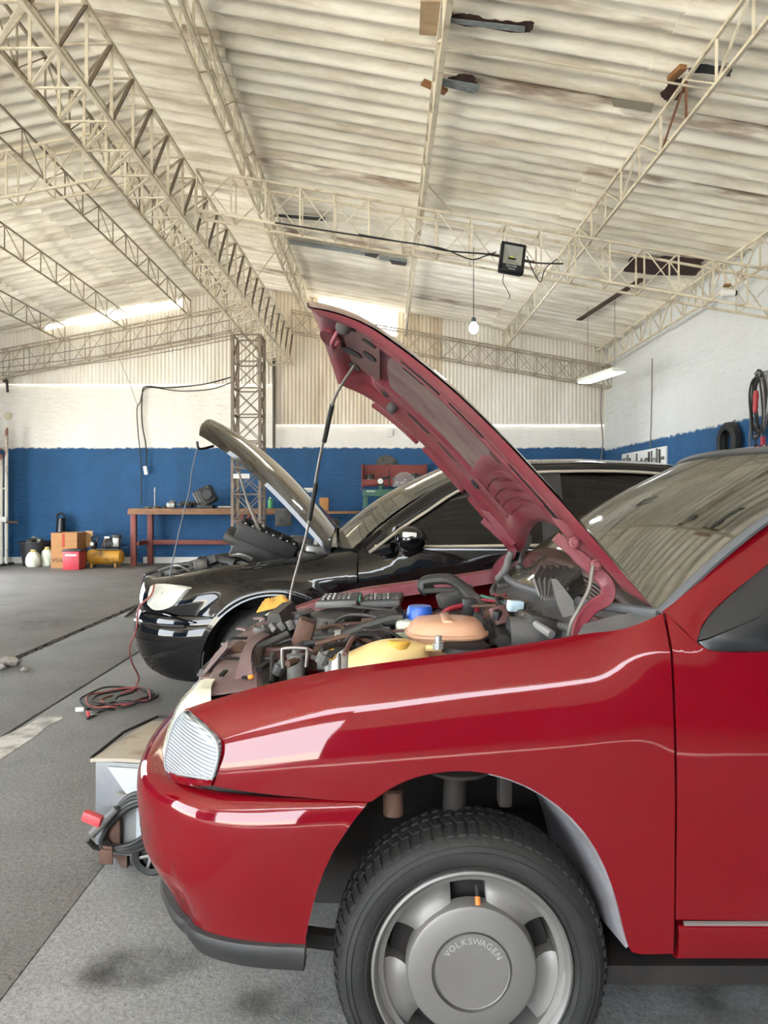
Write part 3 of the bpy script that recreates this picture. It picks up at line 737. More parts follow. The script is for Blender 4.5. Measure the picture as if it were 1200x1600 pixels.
# side glass
M_glass = mat('dark_side_glass', '#0c0f10', .03, spec=.9, alpha=.82)
gl = [Vector((x, 0, z)) for x, z in ((.80, .96), (1.68, .965), (1.72, 1.335), (1.3, 1.33), (1.13, 1.295), (.98, 1.21), (.83, 1.12))]
MB().prism([Vector((p.x, Yb(p.x, p.z)+.012, p.z)) for p in gl], (0, .004, 0)).build('door_window', M_glass, do, smooth=False)
# rear side
rq = coons([Vector((1.73, 0, .955)), Vector((2.3, 0, .95)), Vector((3.02, 0, .90))], [Vector((1.73, 0, .33)), Vector((2.25, 0, .33)), Vector((3.02, 0, .38))], 40, 14, Yb)
ws = []
WX, WZ = 2.64, .28
keep = MB()
for r in rq:
    for i, p in enumerate(r):
        d = math.hypot(p.x-WX, p.z-WZ)
        if d < .33 and d > 1e-6: p.x, p.z = WX+(p.x-WX)/d*.33, WZ+(p.z-WZ)/d*.33
n_ = len(rq[0])
for i in range(len(rq)-1):
    for j in range(n_-1):
        q = [rq[i][j], rq[i][j+1], rq[i+1][j+1], rq[i+1][j]]; c = sum(q, Vector())/4
        if math.hypot(c.x-WX, c.z-WZ) > .328: keep.add(q, [(0, 1, 2, 3)])
rqo = keep.build('rear_quarter', M_red, red, ang=60)
kv = MB(); kv.v = [tuple(mir(p)) for p in keep.v]; kv.f = keep.f; kv.build('rear_quarter', M_red, red, ang=60)
MB().slab([[Vector((x, Yb(x, z)+.002, z)) for x, z in ((1.74, .955), (1.74, 1.35))], [Vector((x, Yb(x, z)+.002, z)) for x, z in ((1.80, .955), (1.80, 1.35))]], (0, .03, 0)).build('centre_pillar', M_blk, red)
MB().slab([[Vector((x, Yb(x, z), z)) for x, z in ((2.5, .93), (2.45, 1.30))], [Vector((x, Yb(x, z), z)) for x, z in ((3.0, .90), (2.62, 1.34))]], (0, .03, 0)).build('rear_pillar', M_red, red)
MB().slab([[mir(Vector((x, Yb(x, z), z))) for x, z in ((2.5, .93), (2.45, 1.30))], [mir(Vector((x, Yb(x, z), z))) for x, z in ((3.0, .90), (2.62, 1.34))]], (0, -.03, 0)).build('rear_pillar', M_red, red)
MB().prism([Vector((x, Yb(x, z)+.012, z)) for x, z in ((1.80, .96), (2.5, .95), (2.44, 1.32), (1.80, 1.335))], (0, .004, 0)).build('rear_side_window', M_glass, red, smooth=False)
MB().prism([mir(Vector((x, Yb(x, z)+.012, z))) for x, z in ((1.80, .96), (2.5, .95), (2.44, 1.32), (1.80, 1.335))], (0, -.004, 0)).build('rear_side_window', M_glass, red, smooth=False)
# far door
fdr = MB().slab([[mir(p) for p in r] for r in rows], (0, -.03, 0)).build('door', M_red, red, ang=50)
MB().slab([[mir(p) for p in r] for r in pil], (0, -.03, 0)).build('door_frame', M_red, fdr, ang=60)
MB().prism([mir(Vector((p.x, Yb(p.x, p.z)+.012, p.z))) for p in gl], (0, -.004, 0)).build('door_window', M_glass, fdr, smooth=False)
MB().slab([[mir(p) for p in r] for r in si], (0, -.02, 0)).build('sill', M_red, red)
# roof and tailgate
rt = []
for x, zc in ((1.03, 1.398), (1.12, 1.412), (1.3, 1.428), (1.7, 1.435), (2.2, 1.425), (2.5, 1.39), (2.6, 1.36)):
    r = []
    for k in range(17):
        v = -1+k/8; zz = sinterp([(a.x, a.z) for a in Us], max(x, Us[0].x)) if x > 1.1 else 1.365
        ye = Yb(x+.09*v*v if x < 1.2 else x, zz)+.01
        r.append(Vector((x+(.12*v*v if x < 1.2 else .0), YC+(YC-ye)*v, zz+(zc-zz)*(1-abs(v)**2.6))))
    rt.append(r)
MB().slab(rt, (0, 0, -.02)).build('roof_panel', M_red, red, ang=60)
MB().slab([[Vector((x, YC+s*w, z)) for s in (-1, -.5, 0, .5, 1)] for x, z, w in ((2.6, 1.36, .56), (2.92, .95, .68), (3.08, .90, .70), (3.12, .6, .70))], (-.03, 0, 0)).build('tailgate', M_red, red)
MB().prism([Vector((x+.012, YC+s*w, z)) for x, z, s, w in ((2.66, 1.30, -1, .48), (2.66, 1.30, 1, .48), (2.90, .99, 1, .58), (2.90, .99, -1, .58))], (.004, 0, .003)).build('rear_window', M_glass, red, smooth=False)
MB().box((3.10, YC, .48), (.16, 1.5, .24), bev=.05).build('rear_bumper', M_red, red)
# --- windscreen
M_ws = mat('dusty_windscreen', '#23261f', .025, col2='#85826f', nscale=3, namt=.3, spec=1.0, alpha=.78, coat=0, rough2=.06)
M_ws.node_tree.nodes['Principled BSDF'].inputs['IOR'].default_value = 2.6
wsr = []
for j in range(15):
    t = j/14; r = []
    for i in range(29):
        v = -1+i/14; xb = .395+.19*v*v; xt = 1.02+.13*v*v
        yb_, yt_ = YC+.715*v, YC+.60*v
        zb, zt = .995+.012*v*v, 1.388-.022*v*v
        bulge = .035*math.sin(math.pi*t)
        r.append(Vector((xb+(xt-xb)*t-bulge*.6, yb_+(yt_-yb_)*t, zb+(zt-zb)*t+bulge*.6)))
    wsr.append(r)
ws_o = MB().slab(wsr, (.003, 0, -.004)).build('windscreen', M_ws, red)
pe = [r[0] for r in wsr]; M_seal = mat('grey_windscreen_seal', '#55575a', .5)
for nm, pts in (('windscreen_seal', pe), ('windscreen_seal', [r[-1] for r in wsr]), ('windscreen_seal', wsr[-1]), ('windscreen_seal', wsr[0])):
    MB().tube(pts, .011, 8).build(nm, M_seal, ws_o)
# cabin
M_int = mat('cabin_grey', '#2a2a2b', .8, col2='#1c1c1c', nscale=8)
MB().slab([[Vector((x, YC+w*v, z-.03*v*v)) for v in (-1, -.5, 0, .5, 1)] for x, z, w in ((.50, .97, .70), (.75, .985, .70), (.92, .96, .70), (.98, .82, .70), (1.0, .55, .69))], (0, 0, -.05)).build('dashboard', M_int, red)
MB().torus((1.06, 1.93, .93), .18, .016, 'X', 28, 8, Matrix.Rotation(-.5, 3, 'Y')).build('steering_wheel', M_int, red)
for y in (1.93, 2.63):
    st = MB().box((1.55, y, .50), (.5, .48, .16), bev=.05).build('seat', M_int, red)
    MB().box((1.84, y, .83), (.14, .46, .60), rot=(0, .25, 0), bev=.05).build('backrest', M_int, st)
    MB().box((1.95, y, 1.19), (.08, .26, .16), rot=(0, .2, 0), bev=.03).build('headrest', M_int, st)
MB().box((2.5, YC, .60), (.5, 1.3, .2), bev=.05).box((2.72, YC, .9), (.14, 1.3, .5), rot=(0, .25, 0), bev=.05).build('rear_seat', M_int, red)
MB().box((1.75, YC, .26), (2.6, 1.5, .04)).build('floor_pan', M_dark, red)

# --- wheels
M_tyre = mat('tyre_rubber', '#171717', .7, col2='#2b2a28', nscale=9, namt=.7, bump=.2, bscale=90)
M_dusttyre = M_tyre
M_rim = mat('silver_alloy', '#7b7977', .5, .45, col2='#6a655f', nscale=6, namt=.5)
def wheel(root, cx, yf, cz, R, s, detail=True):
    """yf: outer face of the tyre, s=+1 when the car lies towards +y"""
    w = empty('wheel', (cx, yf+s*.09, cz)); attach(w, root)
    w.matrix_parent_inverse = Matrix.Translation(-root.location)
    def put(mb, nm, m, par=None, ang=35):
        o = mb.build(nm, m, None, ang=ang); o.parent = par or w
        if par is None: o.matrix_parent_inverse = Matrix.Translation(-w.location)
        return o
    f = lambda d: yf-cz*0+s*d
    prof = [(.205, .020), (.212, .010), (.222, .004), (.238, .000), (.252, .002), (.264, .009), (.272, .018), (.2775, .028), (.281, .040), (.2835, .06), (R, .09), (.2835, .125), (.281, .145), (.272, .166), (.25, .18), (.22, .18), (.205, .165)]
    ty = put(MB().lathe([(r, s*h) for r, h in prof], (cx, yf, cz), 'Y', 96), 'tyre', M_tyre)
    if detail:
        mb = MB(); nb = 74
        for k in range(nb):       # tread blocks: shoulder lugs wrapping over the edge
            for (h0, h1, rr, sk, wd) in ((.020, .052, None, 0, .62), (.058, .084, None, .35, .6), (.096, .122, None, -.35, .6), (.128, .160, None, 0, .62)):
                a0 = 2*math.pi*k/nb; da = 2*math.pi/nb*wd; v = []
                for t in (0, .5, 1):
                    h = h0+(h1-h0)*t; r0 = sinterp([(.009, .264), (.018, .272), (.028, .2775), (.040, .281), (.06, .2835), (.09, R), (.125, .2835), (.145, .281), (.166, .272)], h)
                    for a in (a0+sk*da*2*t, a0+sk*da*2*t+da):
                        for e in (-.004, .0036): v.append(Vector((cx+(r0+e)*math.cos(a), yf+s*h, cz+(r0+e)*math.sin(a))))
                fc = []
                for t in (0, 1):
                    b = t*4; fc += [(b+1, b+5, b+7, b+3), (b, b+4, b+5, b+1), (b+2, b+3, b+7, b+6)]
                fc += [(0, 1, 3, 2), (8, 10, 11, 9)]
                mb.add(v, fc)
        tr = put(mb, 'tread_blocks', M_tyre, ty); tr['kind'] = 'stuff'
        mb = MB()
        for rr in (.2175, .2475, .2585): mb.torus((cx, yf-s*(.0005 if rr < .25 else -.004), cz), rr, .0012, 'Y', 80, 6)
        put(mb, 'sidewall_ring', M_tyre, ty)
    put(MB().lathe([(.207, s*.016), (.206, s*.008), (.201, s*.006), (.197, s*.010), (.192, s*.022), (.181, s*.026), (.179, s*.04), (.175, s*.16)], (cx, yf, cz), 'Y', 80), 'rim', M_rim)
    hub = put(MB().lathe([(.0, s*.012), (.076, s*.012), (.0775, s*.0105), (.0785, s*.018), (.081, s*.018), (.083, s*.0085), (.125, s*.0105), (.131, s*.0135), (.134, s*.02), (.136, s*.045)], (cx, yf, cz), 'Y', 80), 'hub_cover', M_rim)
    if detail:
        for k in range(5):      # broad spokes, windows between them
            ac = math.radians(92+36+72*k); rows = []
            for i in range(6):
                t = i/5; r = .130+(.196-.130)*t; hw = math.radians(19.5+2.5*math.sin(math.pi*t)+4*t*t); h = sinterp([(0, .020), (.25, .034), (.6, .036), (1, .016)], t)
                rows.append([Vector((cx+r*math.cos(ac+hw*q), yf+s*(h+.010*abs(q)**4), cz+r*math.sin(ac+hw*q))) for q in (-1, -.85, -.5, 0, .5, .85, 1)])
            put(MB().slab(rows, (0, s*.045, 0)), 'spoke', M_rim, hub, 50)
        # raised lettering round the centre cap
        word = 'VOLKSWAGEN'; objs = []; mbl = MB()
        for i, ch in enumerate(word):
            cu = bpy.data.curves.new('t', 'FONT'); cu.body = ch; cu.size = .0185; cu.extrude = .0011; cu.align_x = 'CENTER'; cu.resolution_u = 2
            to = bpy.data.objects.new('t', cu); COL.objects.link(to)
            dg = bpy.context.evaluated_depsgraph_get(); me = to.evaluated_get(dg).to_mesh()
            a = math.radians(150-(i+.5)*12.6); r = .056
            M = Matrix.Translation((cx+r*math.cos(a), yf+s*.0117, cz+r*math.sin(a)))@Matrix.Rotation(-(a-math.pi/2), 4, 'Y')@Matrix.Rotation(math.pi/2, 4, 'X')
            mbl.add([M@v.co for v in me.vertices], [tuple(p.vertices) for p in me.polygons])
            to.to_mesh_clear() if False else None
            bpy.data.objects.remove(to); bpy.data.curves.remove(cu)
        put(mbl, 'lettering', mat('cap_lettering', '#aeaca9', .45, .45), hub)
        vs = put(MB().tube([(cx+.012, yf+s*.035, cz+.165), (cx+.012, yf+s*.02, cz+.15)], .0045, 8), 'valve_stem', M_rub)
        put(MB().tube([(cx+.012, yf+s*.019, cz+.149), (cx+.012, yf+s*.010, cz+.136)], .0055, 8), 'valve_cap', mat('orange_cap', '#c8702c', .5), vs)
    put(MB().lathe([(.02, s*.075), (.168, s*.075), (.17, s*.09)], (cx, yf, cz), 'Y', 48), 'brake_disc', M_dark)
    return w
wheel(red, .18, 1.492, .285, .285, 1)
wheel(red, .18, 2*YC-1.492, .285, .285, -1, False)
wheel(red, WX, 1.492, .285, .285, 1, False); wheel(red, WX, 2*YC-1.492, .285, .285, -1, False)
# --- wheel housing
M_lin = mat('dusty_wheelhouse', '#2b2725', .85, col2='#171413', nscale=6, namt=.8, bump=.3)
M_lin2 = mat('grey_splash_panel', '#8f9096', .6, col2='#544c4b', nscale=5, namt=.8, bump=.15)
def lin_arc(a0, a1, rx, rz, y0, y1, m, nm, n=24):
    rows = []
    for y in (y0, (y0+y1)/2, y1): rows.append([Vector((.16+rx*math.cos(a0+(a1-a0)*k/n), y, .27+rz*math.sin(a0+(a1-a0)*k/n))) for k in range(n+1)])
    return MB().slab(rows, lambda p: (Vector((p.x-.16, 0, p.z-.27)).normalized()*.006)).build(nm, m, red)
lin_arc(math.radians(73), math.radians(170), .352, .448, 1.50, 1.95, M_lin, 'wheel_housing')
sr = [p for p in arch3 if p.x > .20]
MB().slab([[Vector((.18+(p.x-.18)*k, p.y+d, .285+(p.z-.285)*k)) for p in sr] for k, d in ((.985, .012), (.93, .12), (.87, .28), (.84, .46))], (.004, 0, .004)).build('splash_panel', M_lin2, red)
MB().box((.18, 1.98, .45), (.74, .04, .56), bev=.01).build('inner_wing', M_lin, red)
st = MB().tube([(.15, 1.66, .35), (.16, 1.62, .70)], .026, 14).lathe([(.03, .0), (.072, .006), (.075, .014), (.03, .03)], (.16, 1.585, .665), 'Z', 28).build('strut', mat('strut_metal', '#2e2925', .7, .2, col2='#1c1815', nscale=12), red)
MB().box((.262, 1.60, .63), (.03, .04, .09), bev=.008).build('hose_bracket', M_dark, red)
MB().lathe([(0, 0), (.022, 0), (.022, .05), (.016, .055), (0, .055)], (.02, 1.58, .575), 'Z', 16).build('bump_stop', M_rust, red)
MB().tube([(-.17, 1.60, .30), (.16, 1.66, .22), (.16, 1.72, .26)], .022, 8).build('lower_arm', M_dark, red)
# --- open bonnet: built closed, then swung up about the hinge line
TH = math.radians(53.2); HX, HZ_ = .59, 1.03
def hood_pt(u, v, off=0.0):
    """u 0 rear .. 1 nose, v -1 near .. 1 far, off = distance below the skin"""
    w = interp([(0, .715), (.25, .70), (.6, .665), (.85, .615), (1, .565)], u)
    xr = .59-.17*(1-v*v); xf = -.455-.035*(1-v*v)+.05*abs(v)**4
    x = xr+(xf-xr)*u; y = YC+w*v
    z = 1.025-.05*u-.02*u*u-.095*u**4+.035*(1-v*v)*(1-.4*u)-.03*max(0, u-.85)/.15*max(0, u-.85)/.15 - .012*abs(v)**6
    nx, nz = (.05+.04*u+.38*u**3)*-1, 1.0; l = math.hypot(nx, nz); x -= nx/l*off; z -= nz/l*off
    dx, dz = x-HX, z-HZ_
    c, s_ = math.cos(TH), math.sin(TH)
    return Vector((HX+dx*c+dz*s_, y, HZ_-dx*s_+dz*c))
M_hskin = car_paint('bonnet_outer_paint', '#68040f', '#b0a08e', .75)
hood = MB().grid([[hood_pt(i/28, -1+j/16) for j in range(33)] for i in range(29)]).build('bonnet', M_hskin, red, ang=60)
def hgt(u, v):
    """depth of the pressed inner panel below the skin"""
    e = min((1-abs(v))*.62, u*1.0*.95, (1-u)*.95)       # rough metres to the edge
    d = .005+.024*min(1, e/.03)
    a = abs(v)
    if .085 < e < .17 and a > .5: d -= .016*math.sin(math.pi*(e-.085)/.085)      # long channel along the sides
    if .30 < u < .80 and a < .50:                                             # big pocket in the middle
        k = min(1, (u-.30)/.04, (.80-u)/.04, (.50-a)/.06); d -= .016*k
    if .07 < u < .26 and a < .72:                                             # transverse pockets at the rear
        k = min(1, (u-.07)/.03, (.26-u)/.03, (.72-a)/.06); d -= .014*k*(.5+.5*math.cos(v*9))
    if .84 < u < .94 and a < .75: d -= .012*min(1, (u-.84)/.03, (.94-u)/.03)
    return max(.003, d)
M_hin = mat('dusty_bonnet_inner', '#6f1c2b', .5, col2='#6d4a48', nscale=5, namt=.7, bump=.12, coat=.2)
inn = MB().grid([[hood_pt(i/72, (-1+j/36)*.995, hgt(i/72, -1+j/36)) for j in range(73)] for i in range(73)]).build('inner_panel', M_hin, hood, ang=50)
def hpatch(u0, u1, v0, v1, off, th, m, nm, par=hood, n=8, rnd=.25):
    """raised or dark insert with rounded corners on the inside of the bonnet"""
    rows = []
    for i in range(n+1):
        a = i/n; r = []
        for j in range(n+1):
            b = j/n; aa, bb = a, b
            ca, cb = 2*a-1, 2*b-1
            f = 1-rnd*(ca*ca*cb*cb)
            aa = .5+.5*ca*f; bb = .5+.5*cb*f
            u = u0+(u1-u0)*aa; v = v0+(v1-v0)*bb
            r.append((u, v))
        rows.append(r)
    nn = hood_pt(.5, 0, 1)-hood_pt(.5, 0, 0)
    return MB().slab([[hood_pt(u, v, off) for u, v in r] for r in rows], nn*th).build(nm, m, par)
M_pad = mat('dusty_bonnet_pad', '#573a3c', .85, col2='#75685f', nscale=6, namt=.8, bump=.3)
hpatch(.30, .76, -.36, .50, .017, .006, M_pad, 'insulation_pad', rnd=.06)
M_oil = mat('oily_brown_steel', '#4a3330', .6, col2='#6e4a48', nscale=6, namt=.8)
hpatch(.80, .86, -.30, .40, .019, .006, M_oil, 'front_crossmember')
M_hole = mat('hole_black', '#0b0909', .9)
for (u0, u1, v0, v1) in ((.88, .945, -.78, -.68), (.87, .91, -.55, -.45), (.80, .85, -.40, -.32), (.80, .85, -.05, .08), (.86, .93, .12, .24), (.88, .92, .45, .55), (.76, .79, .55, .68),
                         (.58, .72, -.60, -.57), (.42, .55, -.63, -.60), (.20, .33, -.66, -.63), (.10, .18, -.62, -.59), (.30, .345, -.44, -.38), (.62, .70, -.42, -.39), (.40, .5, .60, .63), (.55, .66, .62, .65), (.27, .31, .62, .7)):
    hpatch(u0, u1, v0, v1, .0295, .0045, M_hole, 'panel_hole')
for (u, v) in ((.90, -.62), (.74, .74)): # rubber stops
    c = hood_pt(u, v, .04); MB().ball(c, .022, 12, 8).build('rubber_stop', mat('grey_rubber', '#4a4644', .8), hood)
# striker loop and its bracket
a, b = hood_pt(.93, -.22, .02), hood_pt(.93, -.02, .02); dn = hood_pt(.93, 0, .065)-hood_pt(.93, 0, .02)
MB().tube(spline([a, a+dn*.5, a.lerp(b, .12)+dn, a.lerp(b, .5)+dn*1.05, a.lerp(b, .88)+dn, b+dn*.5, b], 5), .0055, 8).build('striker_loop', mat('pink_primer', '#8f4a52', .5), hood)
hpatch(.925, .98, -.2, .2, .03, .008, M_hin, 'striker_plate')
# pressed rails running the length of the panel, oily nose area
for v0, v1 in ((-.84, -.74), (-.53, -.45), (.55, .60)):
    hpatch(.10, .82, v0, v1, .027, .007, M_hin, 'panel_rail', n=14, rnd=.02)
for k in range(4): hpatch(.09+.045*k, .115+.045*k, -.40, .50, .026, .006, M_hin, 'cross_rib', n=8, rnd=.1)
hpatch(.785, .915, -.62, .50, .0275, .002, M_oil, 'oily_nose_panel', n=10, rnd=.12)
# folded side flanges, stepped as pressed
for v in (.985,):
    for (u0, u1) in ((.05, .33), (.36, .60), (.63, .86)):
        hpatch(u0, u1, v-.02, v+.005, .024, .014, M_hin, 'side_flange', n=6, rnd=.05)
# hinges: bonnet strap, bolts, swan-neck arm down to the bulkhead
for side in (1, -1):
    fm = (lambda p: p) if side == 1 else mir
    hg = MB()
    pts = [P(868, 838, 1.66), P(905, 870, 1.66), P(935, 897, 1.66), P(950, 915, 1.65), P(948, 935, 1.65), P(925, 950, 1.65), P(909, 972, 1.65), P(903, 998, 1.65)]
    wd = [.012, .015, .016, .016, .016, .015, .015, .018]
    c = spline([(p.x, p.y, p.z) for p in pts], 5); rows = []
    for i, p in enumerate(c):
        t = (c[min(i+1, len(c)-1)]-c[max(i-1, 0)]); nrm = Vector((-t.z, 0, t.x)).normalized(); w = wd[min(int(i/5), 7)]
        rows.append([p-nrm*w, p-nrm*w*.85+Vector((0, -.003, 0)), p+nrm*w*.85+Vector((0, -.003, 0)), p+nrm*w])
    h = MB().slab([[fm(q) for q in r] for r in rows], (0, side*.008, 0)).build('hinge_arm', M_dred, hood, ang=25)
    for q in (P(897, 847, 1.645), P(931, 882, 1.645)):
        MB().lathe([(0, -.010), (.007, -.010), (.008, -.004), (.013, -.003), (.013, .012)], fm(q), 'Y', 10, Matrix.Scale(side, 3, Vector((0, 1, 0)))).build('hinge_bolt', M_dred, h)
    MB().slab([[fm(P(*q)) for q in ((862, 808, 1.665), (885, 815, 1.665))], [fm(P(*q)) for q in ((905, 868, 1.665), (925, 852, 1.665))], [fm(P(*q)) for q in ((943, 905, 1.665), (965, 895, 1.665))]], (0, side*.012, 0)).build('bonnet_strap', M_dred, hood)
hpatch(.13, .17, -.82, -.74, .03, .004, mat('grey_grommet', '#5c5552', .8), 'grommet', rnd=.6)
# washer tube running up the hinge
MB().tube(spline([P(888, 992, 1.63), P(893, 972, 1.62), P(905, 950, 1.62), P(920, 920, 1.63), P(925, 893, 1.64), P(927, 880, 1.645)], 5), .0042, 8).build('washer_tube', mat('pale_tube', '#6f6a63', .5), red)
# bonnet stay
stay = [P(453, 942, 2.86), P(457, 915, 2.85), P(480, 830, 2.75), P(490, 770, 2.68), P(503, 700, 2.58), P(520, 630, 2.45), P(536, 598, 2.36), P(554, 571, 2.27)]
rd = MB().tube(spline(stay, 6), .0048, 8).build('bonnet_stay', mat('stay_rod', '#8d8880', .4, .6, col2='#5b554d', nscale=8), red)
MB().tube([P(483.5, 812, 2.73), P(494, 755, 2.66)], .0085, 10).build('foam_sleeve', M_rub, rd)
MB().tube([P(506.5, 690, 2.56), P(519, 633, 2.46)], .0085, 10).build('foam_sleeve', M_rub, rd)
# --- engine bay of the red car
M_bayred = mat('bay_red_paint', '#6e1a26', .45, col2='#7a4a44', nscale=6, namt=.7, bump=.1, coat=.3)
MB().box((.06, 2.48, .50), (.98, .94, .03)).build('bay_floor', M_dark, red)
MB().slab([[Vector((.50, y, z)) for y in (1.60, 2.28, 2.96)] for z in (.45, .97)], (.02, 0, 0)).build('bulkhead', M_bayred, red)
for s_ in (1, -1):
    f = (lambda p: p) if s_ == 1 else mir
    MB().slab([[f(Vector((x, 1.66, z))) for x in (-.40, 0, .5)] for z in (.74, .80)], (0, .02*s_, 0)).build('side_wall', M_lin, red)
MB().lathe([(.06, .02), (.10, .015), (.115, 0), (.12, -.1)], (.17, 2.86, .80), 'Z', 28).build('strut_tower', M_bayred, red)
MB().lathe([(.06, .02), (.10, .015), (.115, 0), (.12, -.1)], (.17, 1.73, .78), 'Z', 28).build('strut_tower', M_bayred, red)
MB().lathe([(0, .012), (.045, .012), (.05, 0), (.05, -.03)], (.29, 1.70, .86), 'Z', 24).build('strut_cap', M_rub, red)
# slam panel (lock carrier) with fixings
def slam_x(y): return -.475+.06*((y-YC)/.6)**2
prof = [(.0, -.13), (.0, -.02), (.012, 0), (.10, .012), (.125, .014), (.14, .0), (.145, -.10)]
rows = []
for k in range(25):
    y = 1.66+(2.90-1.66)*k/24; rows.append([Vector((slam_x(y)+a, y, .805+b+.012*math.cos((y-YC)*2))) for a, b in prof])
sl = MB().slab(rows, (.0, 0, -.004)).build('slam_panel', M_pink, red, ang=30)
for (x, y, w, d) in ((.045, 1.78, .012, .05), (.10, 1.74, .02, .012), (.05, 1.93, .05, .012), (.10, 2.02, .015, .03), (.04, 2.2, .05, .02), (.08, 2.4, .02, .05), (.05, 2.62, .05, .02), (.1, 2.72, .02, .02)):
    MB().box((slam_x(y)+x, y, .823+.012*math.cos((y-YC)*2)), (w, d, .006), bev=.002).build('panel_slot', M_hole, sl)
for (px, py, y) in ((352, 1080, 1.80), (392, 1062, 1.72), (350, 1058, 1.93)):
    MB().ball(P(px, py, y)+Vector((0, 0, .006)), (.008, .008, .006), 10, 6).build('orange_clip', mat('orange_clip', '#d98a2e', .5), sl)
MB().box((slam_x(2.0)+.05, 2.1, .828), (.04, .10, .012), bev=.004).build('lock_catch', M_rust, sl)
MB().slab([[P(302, 1075, 1.78), P(335, 1022, 2.05)], [P(355, 1012, 2.02), P(356, 1000, 2.15)]], (0, 0, -.01)).build('lamp_bracket', M_pink, sl)
MB().slab([spline([P(362, 1082, 1.74), P(372, 1040, 1.80), P(385, 1005, 2.0), P(410, 985, 2.25)], 6), spline([P(398, 1068, 1.74), P(392, 1030, 1.82), P(400, 1006, 2.0), P(424, 990, 2.25)], 6)], (0, 0, -.012)).build('lamp_support_arch', M_pink, sl)
for k, (px, py, y) in enumerate(((330, 1060, 1.86), (345, 1035, 2.0), (362, 1010, 2.2), (385, 985, 2.45), (410, 968, 2.65))):
    MB().box(P(px, py, y)+Vector((0, 0, .004)), (.05, .05, .008), rot=(0, .1, .3*k), bev=.003).build('panel_pressing', M_pink, sl)
    MB().lathe([(0, .006), (.007, .006), (.008, -.004)], P(px+14, py-2, y)+Vector((0, 0, .006)), 'Z', 8).build('panel_screw', M_rust, sl)
# radiator and fan behind the panel
MB().box((-.30, 2.24, .64), (.05, .95, .34), bev=.01).build('radiator', M_blkd, red)
MB().lathe([(.02, .03), (.05, .03), (.055, 0), (.16, .0), (.165, .03), (.17, .03), (.17, -.02)], (-.25, 2.0, .66), 'X', 36).build('fan_shroud', M_blk, red)
for k in range(7):
    a = 2*math.pi*k/7; c = Vector((-.235, 2.0+.10*math.cos(a), .66+.10*math.sin(a)))
    MB().box(c, (.012, .11, .045), rot=(a, .4, 0), bev=.003).build('fan_blade', M_blkd, red)
MB().tube([P(383, 1022, 2.0), P(450, 990, 2.05)], .010, 8).build('radiator_rail', M_blkd, red)
MB().prism([P(415, 1000, 2.3), P(418, 960, 2.3), P(436, 958, 2.3), P(442, 975, 2.3), P(428, 1015, 2.3)], (.02, .2, .01)).build('black_duct', M_blkd, red, smooth=False)
alt = MB().lathe([(0, -.05), (.05, -.05), (.055, -.03), (.055, .03), (.03, .05)], P(425, 1045, 1.95), 'X', 26).build('alternator', M_oil, red)
for k in range(5): MB().torus(P(402+2.2*k, 1042, 1.92), .05, .004, 'X', 24, 6).build('pulley_groove', M_rust if k % 2 else M_dark, alt)
MB().prism([P(440, 1050, 1.95), P(446, 1010, 1.98), P(462, 996, 2.05), P(470, 1010, 2.05), P(462, 1050, 1.95)], (.01, .06, .0)).build('alternator_bracket', M_blkd, red, smooth=False)
for k in range(6): MB().box(P(405+12*k, 985-2*k, 2.25), (.03, .03, .02), rot=(.3*k, .2, .5*k), bev=.004).build('loose_clip', M_blkd if k % 2 else M_gryp, red)
# front-left clutter seen over the fender
MB().lathe([(0, .03), (.008, .03), (.010, .02), (.020, .016), (.022, -.02), (.02, -.06)], P(462, 1033, 1.80), 'Z', 18).build('regulator', M_gryp, red)
MB().tube(spline([P(442, 1044, 1.78), P(441, 1018, 1.78), P(446, 1013, 1.78), P(474, 1013, 1.78), P(480, 1017, 1.78), P(478, 1042, 1.78)], 4), .0042, 8).build('metal_bracket', M_alu, red)
MB().prism([P(482, 1048, 1.86), P(492, 1008, 1.86), P(505, 1010, 1.86), P(520, 1048, 1.86)], (0, .07, 0)).build('rusty_mount', M_rust, red, smooth=False)
MB().box(P(502, 1036, 1.85), (.02, .02, .03), bev=.004).build('mount_nut', M_gal, red)
MB().box(P(470, 1002, 2.05), (.05, .07, .13), rot=(0, .35, .1), bev=.012).build('thermostat_housing', M_rust, red)
MB().lathe([(0, .030), (.022, .028), (.030, .015), (.032, -.04)], P(527, 1026, 1.83), 'Z', 20).build('white_filler_bottle', mat('white_plastic', '#d5d3cc', .4), red)
MB().torus(P(516, 1022, 1.80), .013, .0035, 'Y', 20, 8).build('dipstick_ring', mat('yellow_ring', '#b8892f', .45), red)
MB().tube([P(516, 1030, 1.80), P(513, 1052, 1.80)], .003, 6).build('dipstick', M_gal, red)
# washer tank
M_cream = mat('yellowed_tank', '#d9bf86', .4, col2='#c4a468', nscale=5, namt=.6, coat=.2)
tk = MB(); rows = []
for i in range(13):
    t = i/12; c = P(545+125*t, 1026-6*t-7*math.sin(math.pi*t*.8), 1.74); hw = .055*math.sin(math.pi*min(1, .12+t*.9))**.5
    rows.append([c+Vector((0, hw*math.cos(a), -.03+.055*math.sin(a)*(.75+.3*math.sin(math.pi*t)))) for a in [math.pi*k/10 for k in range(11)]])
tank = tk.slab(rows, (0, 0, -.004)).build('washer_tank', M_cream, red)
MB().lathe([(0, .012), (.024, .012), (.028, .008), (.028, -.004), (.022, -.02)], P(623, 1008, 1.73), 'Z', 22).build('tank_cap', mat('mustard_cap', '#c79a3e', .45), tank)
MB().tube([P(665, 1012, 1.71), P(690, 1013, 1.71)], .008, 8).build('tank_spout', M_cream, tank)
MB().lathe([(0, .02), (.008, .02), (.008, .004), (.013, .004), (.013, -.01)], P(685, 1007, 1.70), 'Z', 8).build('tank_bolt', M_gal, tank)
